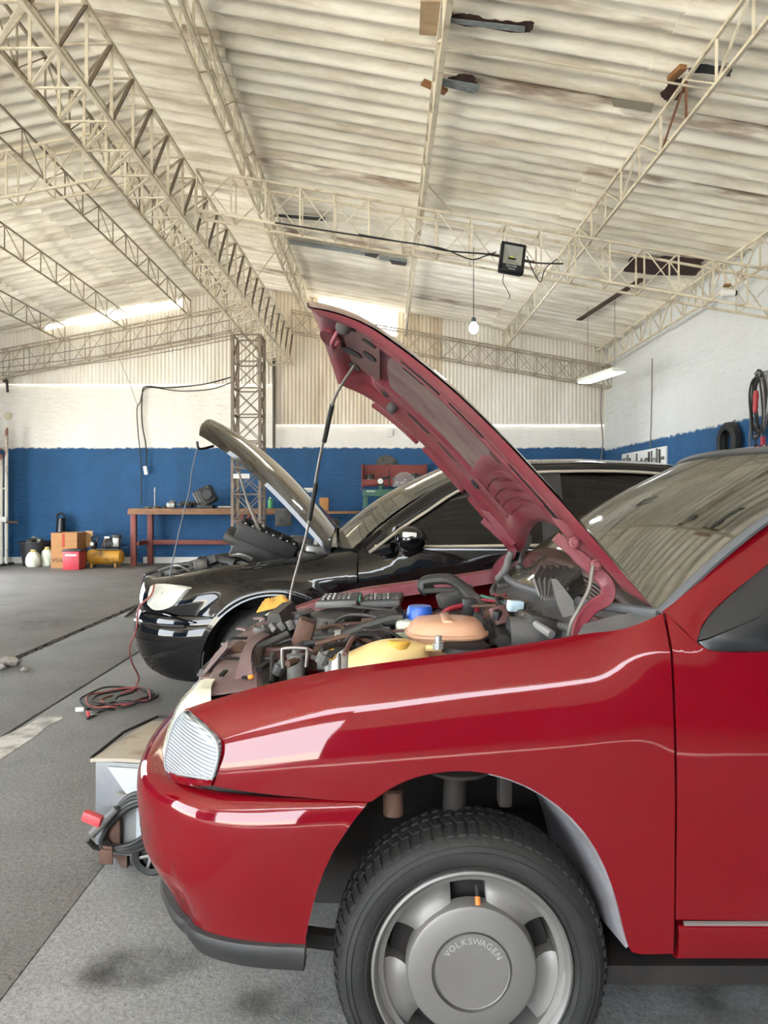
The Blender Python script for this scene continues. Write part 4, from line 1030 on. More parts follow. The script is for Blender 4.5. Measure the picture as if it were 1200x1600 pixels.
# coolant tank: round-cornered beige vessel with welded seam and blue cap
M_cool = mat('beige_coolant_tank', '#c79b7d', .42, col2='#a87e62', nscale=5, namt=.5, coat=.2)
c0 = P(697, 990, 1.86)
def superell(z, rx, ry, n=32): return [c0+Vector((rx*abs(math.cos(a))**.7*(1 if math.cos(a) >= 0 else -1), ry*abs(math.sin(a))**.7*(1 if math.sin(a) >= 0 else -1), z)) for a in [2*math.pi*k/n for k in range(n+1)]]
ct = MB().grid([superell(-.08, .09, .08), superell(-.01, .096, .085), superell(0, .098, .087), superell(.002, .105, .094), superell(.008, .105, .094), superell(.010, .098, .087), superell(.026, .090, .080), superell(.037, .078, .07), superell(.041, .05, .045), superell(.042, .001, .001)]).build('coolant_tank', M_cool, red, ang=40)
MB().box(c0+Vector((-.0, .0, .035)), (.03, .13, .02), bev=.01).build('tank_rib', M_cool, ct)
MB().lathe([(0, .03), (.030, .03), (.034, .022), (.036, 0), (.036, -.012), (.026, -.014), (.026, -.05)], P(656, 964, 1.97), 'Z', 16).build('blue_cap', mat('blue_cap', '#1f4fa8', .4), ct, ang=30)
MB().box(P(633, 985, 1.95), (.05, .06, .06), bev=.012).build('clear_neck', mat('cloudy_plastic', '#b9c3b0', .35), ct)
MB().lathe([(.0, .006), (.05, .006), (.06, 0), (.062, -.012)], P(727, 1008, 1.76), 'Z', 28).build('rubber_plug', M_rub, red)
# air filter box and intake
ab = MB().lathe([(0, .035), (.10, .035), (.125, .028), (.135, .01), (.138, -.01), (.142, -.012), (.142, -.03), (.13, -.04), (.12, -.09)], P(545, 972, 2.42), 'Z', 36).build('air_filter_housing', M_blkd, red, ang=25)
for k in range(18):
    a = 2*math.pi*k/18; c = P(545, 972, 2.42)
    MB().box(c+Vector((.137*math.cos(a), .137*math.sin(a), -.004)), (.012, .012, .05), rot=(0, 0, a), bev=.002).build('housing_rib', M_blkd, ab)
MB().lathe([(0, .03), (.04, .03), (.044, .024), (.044, .005), (.036, 0), (.036, -.05)], P(600, 972, 2.2), 'Z', 24).build('oil_filler', M_rub, red)
MB().lathe([(0, .03), (.03, .03), (.032, 0), (.03, -.05)], P(470, 972, 2.35), 'Z', 20).build('vacuum_can', M_blk, red)
MB().box((.02, 2.30, .66), (.42, .40, .24), bev=.03).build('engine_block', M_oil, red)
MB().box((.03, 2.12, .74), (.32, .10, .10), bev=.02).build('cylinder_head', M_alu, red)
MB().box((.26, 2.70, .77), (.14, .24, .12), bev=.012).build('battery', M_blk, red)
MB().box((-.10, 2.72, .74), (.22, .2, .18), bev=.02).build('grey_bay_panel', mat('dusty_rust_panel', '#8a6a58', .7, col2='#6e3e3a', nscale=6), red)
# hoses and wiring
def hose(pts, r, m, nm='hose', n=7): return MB().tube(spline([P(*p) for p in pts], n), r, 9).build(nm, m, red)
M_hose = mat('hose_black', '#232323', .5, col2='#3b3834', nscale=10)
hose([(490, 1002, 2.0), (530, 996, 2.0), (575, 980, 1.98), (615, 968, 1.96), (632, 968, 1.95)], .017, M_hose)
MB().lathe([(.018, -.008), (.021, -.008), (.021, .008), (.018, .008)], P(528, 996.5, 1.995), 'X', 18).build('hose_clamp', M_gal, red)
hose([(510, 985, 2.2), (540, 962, 2.2), (590, 965, 2.15), (612, 985, 2.1), (600, 1005, 2.05)], .006, M_hose)
hose([(555, 1000, 2.1), (575, 982, 2.1), (615, 985, 2.05), (625, 1005, 2.0)], .005, mat('grey_wire', '#6d6a68', .5))
hose([(560, 990, 2.15), (590, 975, 2.15), (640, 985, 2.1), (650, 1000, 2.0)], .010, M_hose)
hose([(600, 1005, 2.0), (606, 985, 2.0), (628, 975, 2.0), (640, 985, 1.98)], .005, M_hose)
hose([(668, 925, 2.5), (660, 918, 2.5), (665, 908, 2.5), (700, 905, 2.45), (720, 915, 2.4), (740, 935, 2.3), (765, 960, 2.1), (782, 985, 1.9), (786, 1003, 1.8)], .019, M_hose)
hose([(664, 924, 2.45), (705, 922, 2.4), (728, 930, 2.35), (755, 955, 2.2), (772, 980, 2.0), (770, 1003, 1.85)], .010, M_hose)
hose([(690, 960, 2.2), (706, 950, 2.2), (740, 945, 2.2), (745, 955, 2.15)], .008, mat('red_cable', '#8d1a2a', .5))
hose([(676, 905, 2.55), (672, 915, 2.55), (690, 925, 2.5), (712, 925, 2.45)], .007, M_hose)
MB().box(P(712, 932, 2.4), (.12, .06, .05), rot=(0, -.3, .2), bev=.01).build('fuse_block', M_blkd, red)
MB().box(P(733, 950, 2.2), (.04, .04, .06), bev=.006).build('relay', M_blk, red)
random.seed(11)
M_w = [mat('wire_brown', '#5a4334', .6), mat('wire_black', '#1b1b1b', .5), mat('wire_red', '#7c2430', .5), mat('wire_grey', '#7f7a74', .6), mat('wire_green', '#3f6a56', .6)]
for k in range(22):
    a = (random.uniform(735, 790), random.uniform(925, 965), random.uniform(2.2, 2.5)); b = (random.uniform(770, 830), random.uniform(930, 985), random.uniform(2.0, 2.4))
    c = ((a[0]+b[0])/2+random.uniform(-15, 15), (a[1]+b[1])/2+random.uniform(-16, 8), (a[2]+b[2])/2)
    hose([a, c, b], random.choice((.004, .005, .006)), M_w[k % 5 if k % 3 else 0], 'wire', 5)
MB().box(P(803, 960, 2.0), (.05, .04, .075), rot=(0, .1, .2), bev=.004).build('relay', M_blk, red)
MB().box(P(805, 947, 1.98), (.04, .03, .03), rot=(0, .1, .2), bev=.004).build('relay_label', mat('pale_blue_tag', '#bcd6e2', .5), red)
MB().box(P(850, 985, 1.85), (.14, .1, .07), rot=(0, .3, .2), bev=.015).build('wiper_motor', M_blkd, red)
MB().lathe([(0, .05), (.03, .045), (.04, .02), (.042, -.05)], P(826, 990, 1.82), 'X', 18).build('motor_can', M_gryp, red)
# smaller brackets, clips, plugs and pipes that crowd the bay
random.seed(77)
M_cl = [M_blkd, M_blk, M_oil, M_rust, M_gryp, M_dark, M_hose]
for k in range(64):
    px = random.uniform(402, 625); py0 = interp([(400, 1045), (460, 1030), (540, 1005), (625, 985)], px)
    py = py0-random.uniform(-6, 42); y = interp([(0, 1.82), (45, 2.45)], max(0, py0-py))+random.uniform(-.04, .04)
    c = P(px, py, y)+Vector((0, 0, -.012)); m = M_cl[k % 7]; t = k % 4
    if t == 0: MB().box(c, (random.uniform(.015, .05), random.uniform(.02, .06), random.uniform(.015, .05)), rot=(random.uniform(-.5, .5), random.uniform(-.5, .5), random.uniform(0, 3)), bev=.004).build('bay_bracket', m, red)
    elif t == 1: MB().lathe([(0, .018), (.009, .018), (.011, .006), (.016, .004), (.016, -.02)], c, 'Z', 10, Matrix.Rotation(random.uniform(-.6, .6), 3, 'Y')).build('bay_fitting', m, red)
    else:
        a = random.uniform(0, 6.28); L_ = random.uniform(.05, .13); d = Vector((math.cos(a)*L_, math.sin(a)*L_, random.uniform(-.02, .02)))
        MB().tube(spline([c-d, c+Vector((0, 0, random.uniform(.0, .03))), c+d], 5), random.choice((.004, .006, .009)), 7).build('bay_pipe', m, red)
for k in range(18):     # clutter between hose arch and bulkhead
    c = P(random.uniform(690, 880), random.uniform(955, 985), random.uniform(1.85, 2.15))+Vector((0, 0, -.01))
    MB().box(c, (random.uniform(.02, .06), random.uniform(.02, .06), random.uniform(.02, .05)), rot=(random.uniform(-.5, .5), random.uniform(-.5, .5), random.uniform(0, 3)), bev=.005).build('bay_bracket', M_cl[k % 7], red)
# --- cowl: curved grey plastic tray under the screen, vents, broken cover
rows = []
for i in range(33):
    v = -1+i/16; y = YC+.68*v; xb = .40+.17*v*v
    rows.append([Vector((xb+dx, y, z)) for dx, z in ((-.05, .90), (-.045, .935), (-.03, .945), (-.005, .955), (.015, .97), (.035, .995))])
cw = MB().slab(rows, (0, 0, -.006)).build('cowl_tray', M_gryp, red, ang=40)
MB().tube([r[1]+Vector((-.004, 0, .004)) for r in rows], .010, 8).build('cowl_seal', mat('grey_rubber_seal', '#5e5d5b', .7), cw)
for k in range(14):
    y = 2.42+.022*k; x = .40+.17*((y-YC)/.68)**2-.01
    MB().box((x, y, .968), (.05, .010, .010), rot=(0, -.1, 0)).build('vent_slat', M_blkd, cw)
# ribbed pollen cover lying askew
rows = []
for i in range(29):
    t = i/28; a = P(826+75*t, 893-3*t, 2.20); d = .006*math.sin(t*2*math.pi*7)
    rows.append([P(842+22*t, 930+5*math.sin(t*3)-3*t, 1.80)+Vector((.015*t, .0, d)), P(832+50*t, 905-2*t, 1.84)+Vector((.02*t, 0, d)), P(842+62*t, 884+6*t, 1.97)+Vector((.02*t, 0, d))])
pc = MB().slab(rows, (.0, 0, -.005)).build('ribbed_cover', M_gryp, red, ang=40)
MB().slab([[P(862, 905, 1.76), P(870, 905, 1.76)], [P(872, 945, 1.73), P(896, 938, 1.73)], [P(880, 965, 1.71), P(898, 960, 1.71)]], (0, .01, 0)).build('loose_bracket', M_gryp, red)
MB().tube(spline([P(778, 905, 2.45), P(790, 890, 2.4), P(795, 872, 2.4), P(800, 862, 2.4)], 4), [.012]*12+[.006], 8).build('plastic_fin', M_gryp, red)
# wipers
wp = MB().tube(spline([P(812, 885, 2.35), P(816, 868, 2.36), P(825, 850, 2.42), P(828, 838, 2.45)], 4), .008, 8).build('wiper_arm', M_blk, red)
MB().ball(P(812, 886, 2.34), .014, 12, 8).build('wiper_pivot', M_blk, wp)
wp2 = MB().tube(spline([P(880, 950, 1.80), P(900, 930, 1.82), P(940, 918, 1.9), P(1000, 912, 1.98)], 4), .006, 8).build('wiper_arm', M_blk, red)
MB().box(P(905, 925, 1.84), (.10, .03, .012), rot=(0, -.2, .3), bev=.004).build('wiper_base', M_blk, wp2)
# near end of the cowl beside the fender
MB().slab([[P(912, 975, 1.62), P(960, 962, 1.62), P(1000, 955, 1.62), P(1024, 947, 1.60)], [P(900, 996, 1.585), P(960, 984, 1.585), P(1000, 972, 1.58), P(1028, 957, 1.575)]], (0, 0, -.01)).build('cowl_end', M_gryp, cw)
# ================================================================ loose things in the red car's bay
tc = empty('socket_set', P(565, 945, 2.5), 'open grey socket tool case resting on the engine of the red car', 'tool case')
cs = P(530, 940, 2.47)
for i, (px, n_) in enumerate(((531, 7), (597, 8))):
    c = P(px, 938, 2.47+.02*i); case = MB().box(c, (.135, .17, .022), rot=(.03, -.05, -.1), bev=.005).build('case_half', M_gryp, tc)
    MB().box(c+Vector((0, 0, .010)), (.122, .155, .006), rot=(.03, -.05, -.1)).build('tray', mat('tray_dark', '#2b2d31', .6), case)
    for k in range(n_):
        for j in range(3):
            q = c+Vector((-.05+.10*k/(n_-1), -.05+.05*j, .006+.002*(k % 3)))
            MB().lathe([(0, .008), (.0055, .008), (.0055, -.010)], q, 'Z', 8).build('socket', M_alu, case)
    if i == 0: MB().box(c+Vector((.069, -.02, .013)), (.004, .12, .012)).build('green_hinge', mat('green_strip', '#2f8a6a', .5), case)
rag = MB(); rows = []
random.seed(5)
for i in range(13):
    r = []
    for j in range(13):
        a, b = i/12, j/12; e = min(a, 1-a, b, 1-b)
        c = P(401+54*a, 964-14*a+6*(1-a)*b*0, 2.84+.10*b); r.append(c+Vector((0, 0, .022+.03*min(1, e*5)+.012*math.sin(a*17+b*9)*min(1, e*4))))
    rows.append(r)
rg = MB().slab(rows, (0, 0, -.006)).build('yellow_rag', mat('yellow_cloth', '#c79a45', .9, col2='#a87c34', nscale=14, namt=.8, bump=.5), ang=60)
tag(rg, 'crumpled mustard yellow rag on the far fender of the red car', 'rag')
rt_ = empty('ratchet_handle', P(830, 980, 1.78), 'silver ratchet handle lying in the red engine bay near the wiper motor', 'ratchet')
MB().tube([P(818, 962, 1.84), P(862, 992, 1.74)], [.008, .011], 10).build('handle', M_gal, rt_)
MB().ball(P(832, 972, 1.81), (.017, .017, .012), 12, 8).build('head', M_gal, rt_)
# ================================================================ the black saloon behind
KC = 4.85
M_kblk = car_paint('black_car_paint', '#0c0c0e', '#4a443c', .12, .3)
M_kglass = mat('tinted_glass', '#070808', .03, spec=.5, alpha=.72)
M_ktrim = mat('window_trim', '#b3aa9c', .35, .6)
def Yk(x, z):
    base = sinterp([(-1.5, 4.62), (-1.45, 4.36), (-1.40, 4.20), (-1.32, 4.09), (-1.22, 4.02), (-1.1, 3.98), (-.95, 3.96), (-.5, 3.95), (.5, 3.94), (2, 3.95), (2.9, 4.02), (3.3, 4.15)], x)
    zt = sinterp(KZT, x) if x < 0 else 1.0
    if x < 0:
        u = (zt-z)/.16; k = 0 if u >= 1 else 1-math.sqrt(max(0, 1-(1-max(0, u))**2)); f = .17*k*min(1, max(0, -x/.2+.25))
    else: f = 0
    up = .0 if z < .80 else .45*(z-.80)**2 if z < .98 else .0146+.40*(z-.98)
    if x < -.15: up = 0
    flare = -.03*math.exp(-((math.hypot(x+.585, z-.335)-.42)/.05)**2)
    return base+f+up+.10*max(0, .55-z)**2+(flare if z < .8 else 0)
KZT = [(-1.45, .80), (-1.3, .80), (-1.1, .835), (-.92, .872), (-.64, .905), (-.42, .93), (-.25, .953), (-.15, .963), (.1, .98)]
def K(px, py, y=4.0):
    for _ in range(8):
        p = P(px, py, y); y = Yk(p.x, p.z)
    return P(px, py, y)
def kmir(v): return Vector((v[0], 2*KC-v[1], v[2]))
blk = empty('black_car', (.9, KC, 0), 'black saloon car with open bonnet and its front stripped, parked behind the red car', 'car')
# near fender
ktop = [Vector((x, 0, z)) for x, z in KZT if x < -.12]
karch = [(-.585+.40*math.cos(a), .335+.40*math.sin(a)) for a in [math.radians(t) for t in range(186, -10, -7)]]
kbot = [Vector((-1.45, 0, .625)), Vector((-1.2, 0, .62)), Vector((-1.05, 0, .60))]
def krows(n=70, m=22):
    """fender between bonnet line and arch, mapped by angle about the wheel below, by x in front"""
    rows = []
    for j in range(m+1):
        t = j/m; r = []
        for i in range(n+1):
            s = i/n; x = -1.44+(1.44-.145)*s
            zt = interp([(a, b) for a, b in KZT], x)
            d = abs(x+.585)
            zb = .335+math.sqrt(max(0, .40**2-d*d)) if d < .40 else .30
            if x < -.985: zb = .622
            zb = max(zb, .30) if x > -.585 else max(zb, .622 if d >= .28 else 0)
            z = zt+(zb-zt)*t; r.append(Vector((x, Yk(x, z), z)))
        rows.append(r)
    return rows
KR = krows()
kf = MB().grid(KR).build('front_fender', M_kblk, blk, ang=50)
MB().grid([[kmir(p) for p in r] for r in KR]).build('front_fender', M_kblk, blk, ang=50)
# arch lip
al = [Vector((x, Yk(x, z)-.004, z)) for x, z in karch]
MB().slab([al, [p+Vector((p.x+.585, 0, p.z-.335)).normalized()*.03+Vector((0, .004, 0)) for p in al]], (0, .03, 0)).build('arch_lip', M_kblk, blk)
# bumper
kplan = spline([(-.985, 3.965, 0), (-1.1, 3.98, 0), (-1.22, 4.02, 0), (-1.32, 4.09, 0), (-1.40, 4.20, 0), (-1.45, 4.38, 0), (-1.48, 4.6, 0), (-1.485, 4.85, 0)], 5)
kplan += [Vector((p.x, 2*KC-p.y, 0)) for p in reversed(kplan[:-1])]
kn = []
for i, p in enumerate(kplan):
    t = kplan[min(i+1, len(kplan)-1)]-kplan[max(i-1, 0)]; kn.append(Vector((t.y, -t.x, 0)).normalized())
if kn[len(kn)//2].x > 0: kn = [-q for q in kn]
def kb(zs, offs):
    rows = []
    for z, o in zip(zs, offs):
        r = []
        for i, p in enumerate(kplan):
            f = min(i, len(kplan)-1-i)/(len(kplan)//2); w = max(0, 1-f*2.5)
            dx = (.40-math.sqrt(max(0, .16-(z-.335)**2)))*w if z > .335 else (.02*w)
            q = Vector((p.x+dx, p.y, z))+kn[i]*(o*(.3+.7*min(1, f*2.2)))
            r.append(q)
        rows.append(r)
    return rows
kz = [.625, .628, .61, .585, .57, .565, .55, .50, .45, .40, .35, .30, .27, .25]
ko = [-.03, -.004, .012, .018, .018, .006, .02, .022, .016, .004, -.015, -.045, -.075, -.11]
kbp = MB().grid(kb(kz, ko)).build('front_bumper', M_kblk, blk, ang=40)
MB().tube([p+kn[i]*.012 for i, p in enumerate([Vector((q.x, q.y, .566)) for q in kplan])][4:-4], .006, 6).build('bumper_trim', mat('dull_strip', '#3a3a3c', .35, .5), kbp)
MB().box((-1.355, 4.13, .572), (.05, .10, .016), rot=(0, 0, .9), bev=.004).build('reflector', mat('white_reflector', '#cfd3d6', .3), kbp)
MB().box((-1.47, KC, .42), (.03, .9, .12), bev=.02).build('lower_grille', M_dark, kbp)
# fog lamp recess outline
MB().tube(spline([Vector((x, Yk(x, z)-.02, z)) for x, z in ((-1.36, .60), (-1.33, .625), (-1.2, .63), (-1.08, .60), (-1.02, .585))], 4), .006, 6).build('fog_trim', M_kblk, kbp)
# head lamp
def khl(mi):
    rows = []
    top = spline([(240, 913), (255, 911.5), (275, 913), (298, 917)][0:1] and [(239, 916, 0), (250, 912, 0), (272, 913, 0), (298, 917, 0)], 5); bt = spline([(234, 944, 0), (247, 953, 0), (272, 947, 0), (297, 921, 0)], 5)
    for j in range(7):
        t = j/6; r = []
        for a, b in zip(top, bt):
            q = a.lerp(b, t); p = K(q.x, q.y, 4.05); p = p+Vector((-.012, -.022+.012*abs(2*t-1)**2, 0)); r.append(kmir(p) if mi else p)
        rows.append(r)
    return rows
M_khl = mat('pearly_headlamp', '#d4d4cc', .12, col2='#a8a89c', nscale=5, namt=.8, coat=1)
for mi in (0, 1):
    o = MB().slab(khl(mi), (.03, .03*(1-2*mi), 0)).build('headlamp', M_khl, blk)
    c = K(262, 931, 4.1)+Vector((-.012, -.016, 0)); c = kmir(c) if mi else c
    MB().torus(c, .026, .003, 'Y', 24, 6, Matrix.Rotation(-.5*(1-2*mi), 3, 'Z')).build('lamp_ring', M_khl, o)
MB().slab([[P(229, 914, 4.3), P(240, 913, 4.25)], [P(228, 948, 4.3), P(236, 950, 4.22)]], (.02, .03, 0)).build('lamp_bracket', M_blk, blk)
# flank: doors
def kpanel(x0, x1, nm, col=None):
    rows = [[Vector((x, Yk(x, z), z)) for x in [x0+(x1-x0)*i/10 for i in range(11)]] for z in (.985, .97, .95, .92, .88, .84, .80, .74, .66, .58, .50, .42, .36)]
    o = MB().slab(rows, (0, .03, 0)).build(nm, M_kblk, blk, ang=50)
    MB().slab([[kmir(p) for p in r] for r in rows], (0, -.03, 0)).build(nm, M_kblk, blk, ang=50)
    return o
kd1 = kpanel(-.138, .93, 'front_door'); kd2 = kpanel(.938, 1.83, 'rear_door')
for mi in (0, 1):
    f = kmir if mi else (lambda p: p)
    MB().slab([[f(Vector((x, Yk(x, z)+.01, z))) for x in (-.15, .8, 1.9)] for z in (.355, .30, .24)], (0, .05*(1-2*mi), 0)).build('sill', M_kblk, blk)
for x in (.70, 1.62): MB().box((x, Yk(x, .88)-.02, .885), (.20, .03, .03), bev=.012).build('door_handle', M_kblk, kd1 if x < 1 else kd2)
# pillar band, roof, chrome line
ku = [K(560, 852), K(585, 830), K(613, 808), K(650, 782), K(690, 757), K(740, 736), K(790, 726)]+[Vector((x, Yk(x, z), z)) for x, z in ((.95, 1.452), (1.3, 1.458), (1.65, 1.44), (2.0, 1.39), (2.35, 1.28), (2.6, 1.14), (2.75, 1.03))]
kl = [K(578, 861), K(600, 845), K(630, 822), K(668, 797), K(705, 772), K(750, 750), K(790, 740)]+[Vector((x, Yk(x, z), z)) for x, z in ((.95, 1.408), (1.3, 1.41), (1.6, 1.39), (1.85, 1.34), (2.1, 1.24), (2.25, 1.12), (2.3, 1.01))]
ku, kl = resamp(spline(ku, 6), 44), resamp(spline(kl, 6), 44)
for mi in (0, 1):
    f = kmir if mi else (lambda p: p); sg = 1-2*mi
    rows = []
    for k in range(6):
        t = k/5; rows.append([f(Vector((q.x, Yk(q.x, q.z)-.012*math.sin(math.pi*t)+.03*(1-t)**3, q.z))) for q in [a.lerp(b, t) for a, b in zip(ku, kl)]])
    MB().slab(rows, (0, .03*sg, 0)).build('roof_rail', M_kblk, blk, ang=50)
    MB().tube([f(p+Vector((0, -.010, -.004))) for p in kl], .0095, 8).build('window_trim', M_ktrim, blk)
    MB().tube([f(Vector((x, Yk(x, .99)-.008, .992+.012*x))) for x in (-.05, .3, .8, 1.4, 2.25)], .0095, 8).build('belt_trim', M_ktrim, blk)
    # glass and black pillar posts
    wi = [p for p in kl if -.05 < p.x < .86]
    for (xa, xb, nm) in ((-.03, .86, 'front_window'), (.985, 1.82, 'rear_window_side')):
        low = []; up = []
        for k in range(15):
            x = xa+(xb-xa)*k/14; zt = interp([(p.x, p.z) for p in kl], x)-.006
            z0 = .995+.012*x; zt = max(zt, z0+.003)
            low.append(f(Vector((x, Yk(x, z0)+.012, z0)))); up.append(f(Vector((x, Yk(x, zt)+.012, zt))))
        MB().slab([low, [a.lerp(b, .5)+Vector((0, -.006*sg, 0)) for a, b in zip(low, up)], up], (0, .004*sg, 0)).build(nm, M_kglass, blk)
    for (xa, xb) in ((.86, .985), (1.82, 1.87)):
        MB().slab([[f(Vector((x, Yk(x, z)-.002, z))) for x in (xa, xb)] for z in (1.0, 1.2, 1.40 if xa < 1 else 1.33)], (0, .02*sg, 0)).build('door_post', M_blk, blk)
    MB().slab([[f(Vector((x, Yk(x, z), z))) for x in (1.84, 2.3, 2.8, 3.2)] for z in (.99, .9, .8)], (0, .03*sg, 0)).build('rear_shoulder', M_kblk, blk)
    q2 = MB(); g2 = [[f(Vector((x, Yk(x, z), z))) for x in [1.84+1.36*k/30 for k in range(31)]] for z in [.80-.5*j/12 for j in range(13)]]
    for i in range(12):
        for j in range(30):
            cc = (g2[i][j]+g2[i+1][j+1])/2
            if math.hypot(cc.x-2.2, cc.z-.335) > .39: q2.add([g2[i][j], g2[i][j+1], g2[i+1][j+1], g2[i+1][j]], [(0, 1, 2, 3)])
    q2.build('rear_quarter', M_kblk, blk)
# quarter light divider
MB().tube([Vector((.02, Yk(.02, 1.0)+.004, 1.0)), Vector((.17, Yk(.17, 1.10)+.004, 1.10))], .008, 6).build('quarter_post', M_blk, blk)
rows = []
for x, zc in ((.36, 1.452), (.5, 1.478), (.8, 1.500), (1.2, 1.505), (1.6, 1.488), (1.95, 1.43)):
    r = []
    for k in range(17):
        v = -1+k/8; ze = interp([(p.x, p.z) for p in ku], x+.18*v*v if x < .7 else x); ye = Yk(x, ze)+.015
        r.append(Vector((x+(.16*v*v if x < .7 else 0), KC+(KC-ye)*v, ze+(zc-ze)*(1-abs(v)**2.4))))
    rows.append(r)
M_kroof = car_paint('dusty_black_roof', '#17161a', '#6a6258', .35)
MB().slab(rows, (0, 0, -.02)).build('roof_panel', M_kroof, blk, ang=60)
# screens
wr_ = []
for j in range(11):
    t = j/10; r = []
    for i in range(21):
        v = -1+i/10; b = Vector((-.40+.22*v*v, KC+.74*v, .965+.01*v*v)); tp = Vector((.36+.17*v*v, KC+.60*v, 1.452-.03*v*v))
        r.append(b.lerp(tp, t)+Vector((-.03, 0, .04))*math.sin(math.pi*t))
    wr_.append(r)
M_kws = mat('dusty_saloon_screen', '#2b2e2a', .04, col2='#6c6a60', nscale=4, namt=.35, spec=1, alpha=.75)
M_kws.node_tree.nodes['Principled BSDF'].inputs['IOR'].default_value = 2.0
MB().slab(wr_, (.003, 0, -.004)).build('windscreen', M_kws, blk)
MB().slab([[Vector((x, KC+w*v, z)) for v in (-1, -.5, 0, .5, 1)] for x, z, w in ((1.95, 1.43, .58), (2.3, 1.28, .62), (2.68, 1.03, .68))], (0, 0, -.01)).build('rear_screen', M_kglass, blk)
MB().slab([[Vector((x, KC+w*v, z)) for v in (-1, -.5, 0, .5, 1)] for x, z, w in ((2.66, 1.03, .72), (3.1, 1.01, .74), (3.28, .97, .74), (3.34, .6, .76), (3.32, .3, .76))], (-.03, 0, -.02)).build('boot_lid', M_kblk, blk)
# door mirror
dm = MB().ball(P(642, 842, 3.86), (.085, .10, .068), 20, 12).build('door_mirror', M_kblk, blk)
MB().box(P(640, 836, 3.775), (.075, .02, .03), rot=(0, .06, 0), bev=.008).build('mirror_indicator', mat('clear_indicator', '#cfcfc8', .2, coat=1), dm)
MB().tube([P(615, 856, 3.92), P(598, 862, 3.97)], [.03, .035], 10).build('mirror_foot', M_kblk, dm)
# cabin
M_kin = mat('saloon_grey_trim', '#8b939b', .7, col2='#7a8188', nscale=6)
MB().box((.45, 2*KC-4.08, .86), (1.0, .04, .24), bev=.02).build('door_card', M_kin, blk)
MB().box((.45, 2*KC-4.06, 1.0), (1.0, .05, .05), bev=.02).build('card_top', mat('blue_grey_trim', '#4d5a66', .7), blk)
MB().slab([[Vector((x, KC+.72*v, z)) for v in (-1, 0, 1)] for x, z in ((-.30, .94), (0, .96), (.16, .93), (.2, .7))], (0, 0, -.05)).build('dashboard', M_int, blk)
MB().torus((.33, 4.48, .92), .19, .017, 'X', 28, 8, Matrix.Rotation(-.45, 3, 'Y')).build('steering_wheel', M_int, blk)
for y in (4.46, 5.24):
    so_ = MB().box((.80, y, .58), (.5, .5, .18), bev=.06).build('seat', M_int, blk)
    MB().box((1.10, y, .90), (.16, .48, .62), rot=(0, .25, 0), bev=.06).build('backrest', M_int, so_)
    MB().box((1.22, y, 1.24), (.09, .26, .17), rot=(0, .2, 0), bev=.035).build('headrest', M_int, so_)
MB().box((2.0, KC, .9), (.2, 1.3, .7), rot=(0, .25, 0), bev=.06).build('rear_seat', M_int, blk)
MB().box((.9, KC, .28), (3.6, 1.6, .06)).build('floor_pan', M_dark, blk)
# wheels
def kwheel(x, yf, s, detail):
    w = empty('wheel', (x, yf+s*.1, .335)); attach(w, blk); w.matrix_parent_inverse = Matrix.Translation(-blk.location)
    def put(mb, nm, m, par=None):
        o = mb.build(nm, m); o.parent = par or w
        if par is None: o.matrix_parent_inverse = Matrix.Translation(-w.location)
        return o
    put(MB().lathe([(.225, s*.02), (.24, s*.004), (.28, 0), (.31, s*.01), (.328, s*.03), (.335, s*.07), (.335, s*.15), (.325, s*.19), (.28, s*.205), (.225, s*.18)], (x, yf, .335), 'Y', 56), 'tyre', M_tyre)
    rm = put(MB().lathe([(.228, s*.018), (.222, s*.008), (.212, s*.012), (.205, s*.04), (.2, s*.17)], (x, yf, .335), 'Y', 48), 'rim', M_rim)
    for k in range(7):
        a = 2*math.pi*k/7+.2; put(MB().box((x+.125*math.cos(a), yf+s*.03, .335+.125*math.sin(a)), (.19, .03, .035), rot=(0, -a, 0), bev=.008), 'spoke', M_rim, rm)
    put(MB().lathe([(0, s*.008), (.045, s*.01), (.055, s*.02), (.06, s*.05)], (x, yf, .335), 'Y', 28), 'hub_cap', M_rim, rm)
for x in (-.585, 2.2):
    kwheel(x, 3.985, 1, True); kwheel(x, 2*KC-3.985, -1, True)
lr_ = []
for y in (3.99, 4.25): lr_.append([Vector((-.585+.395*math.cos(a), y, .335+.395*math.sin(a))) for a in [math.radians(-8+196*k/24) for k in range(25)]])
MB().slab(lr_, lambda p: Vector((p.x+.585, 0, p.z-.335)).normalized()*.006).build('wheel_housing', M_dark, blk)
MB().box((-.585, 4.27, .5), (.8, .03, .5)).build('inner_wing', M_dark, blk)
# --- open bonnet (outer side seen)
KTH = math.radians(51.5); kHX, kHZ = -.29, .965
def kh(u, v, off=0):
    w = interp([(0, .70), (.5, .68), (.85, .62), (1, .50)], u)
    xr = -.29-.10*(1-v*v); xf = -1.37-.06*(1-v*v)+.06*v**4
    x = xr+(xf-xr)*u; z = .965-.05*u-.13*u**3.2+.05*(1-v*v)*(1-.3*u)-.012*abs(v)**6-off
    dx, dz = x-kHX, z-kHZ; c, s = math.cos(KTH), math.sin(KTH)
    return Vector((kHX+dx*c+dz*s, KC+w*v, kHZ-dx*s+dz*c))
M_khood = car_paint('dusty_black_bonnet', '#151312', '#6a6056', .2, .25)
kh_o = MB().slab([[kh(i/24, -1+j/12) for j in range(25)] for i in range(25)], lambda p: Vector((-.018, 0, -.016))).build('bonnet', M_khood, blk, ang=60)
MB().grid([[kh(.03+.94*i/24, (-1+j/12)*.95, .03+.012*math.sin(i*.9)*math.sin(j*.8)) for j in range(25)] for i in range(25)]).build('inner_panel', M_blkd, kh_o)
st_ = MB().tube([P(373, 737, 4.5), P(386, 782, 4.55)], .007, 8).tube([P(386, 782, 4.55), P(424, 876, 4.6)], .010, 8).build('support_strut', mat('strut_grey', '#9c958b', .4, .4), blk)
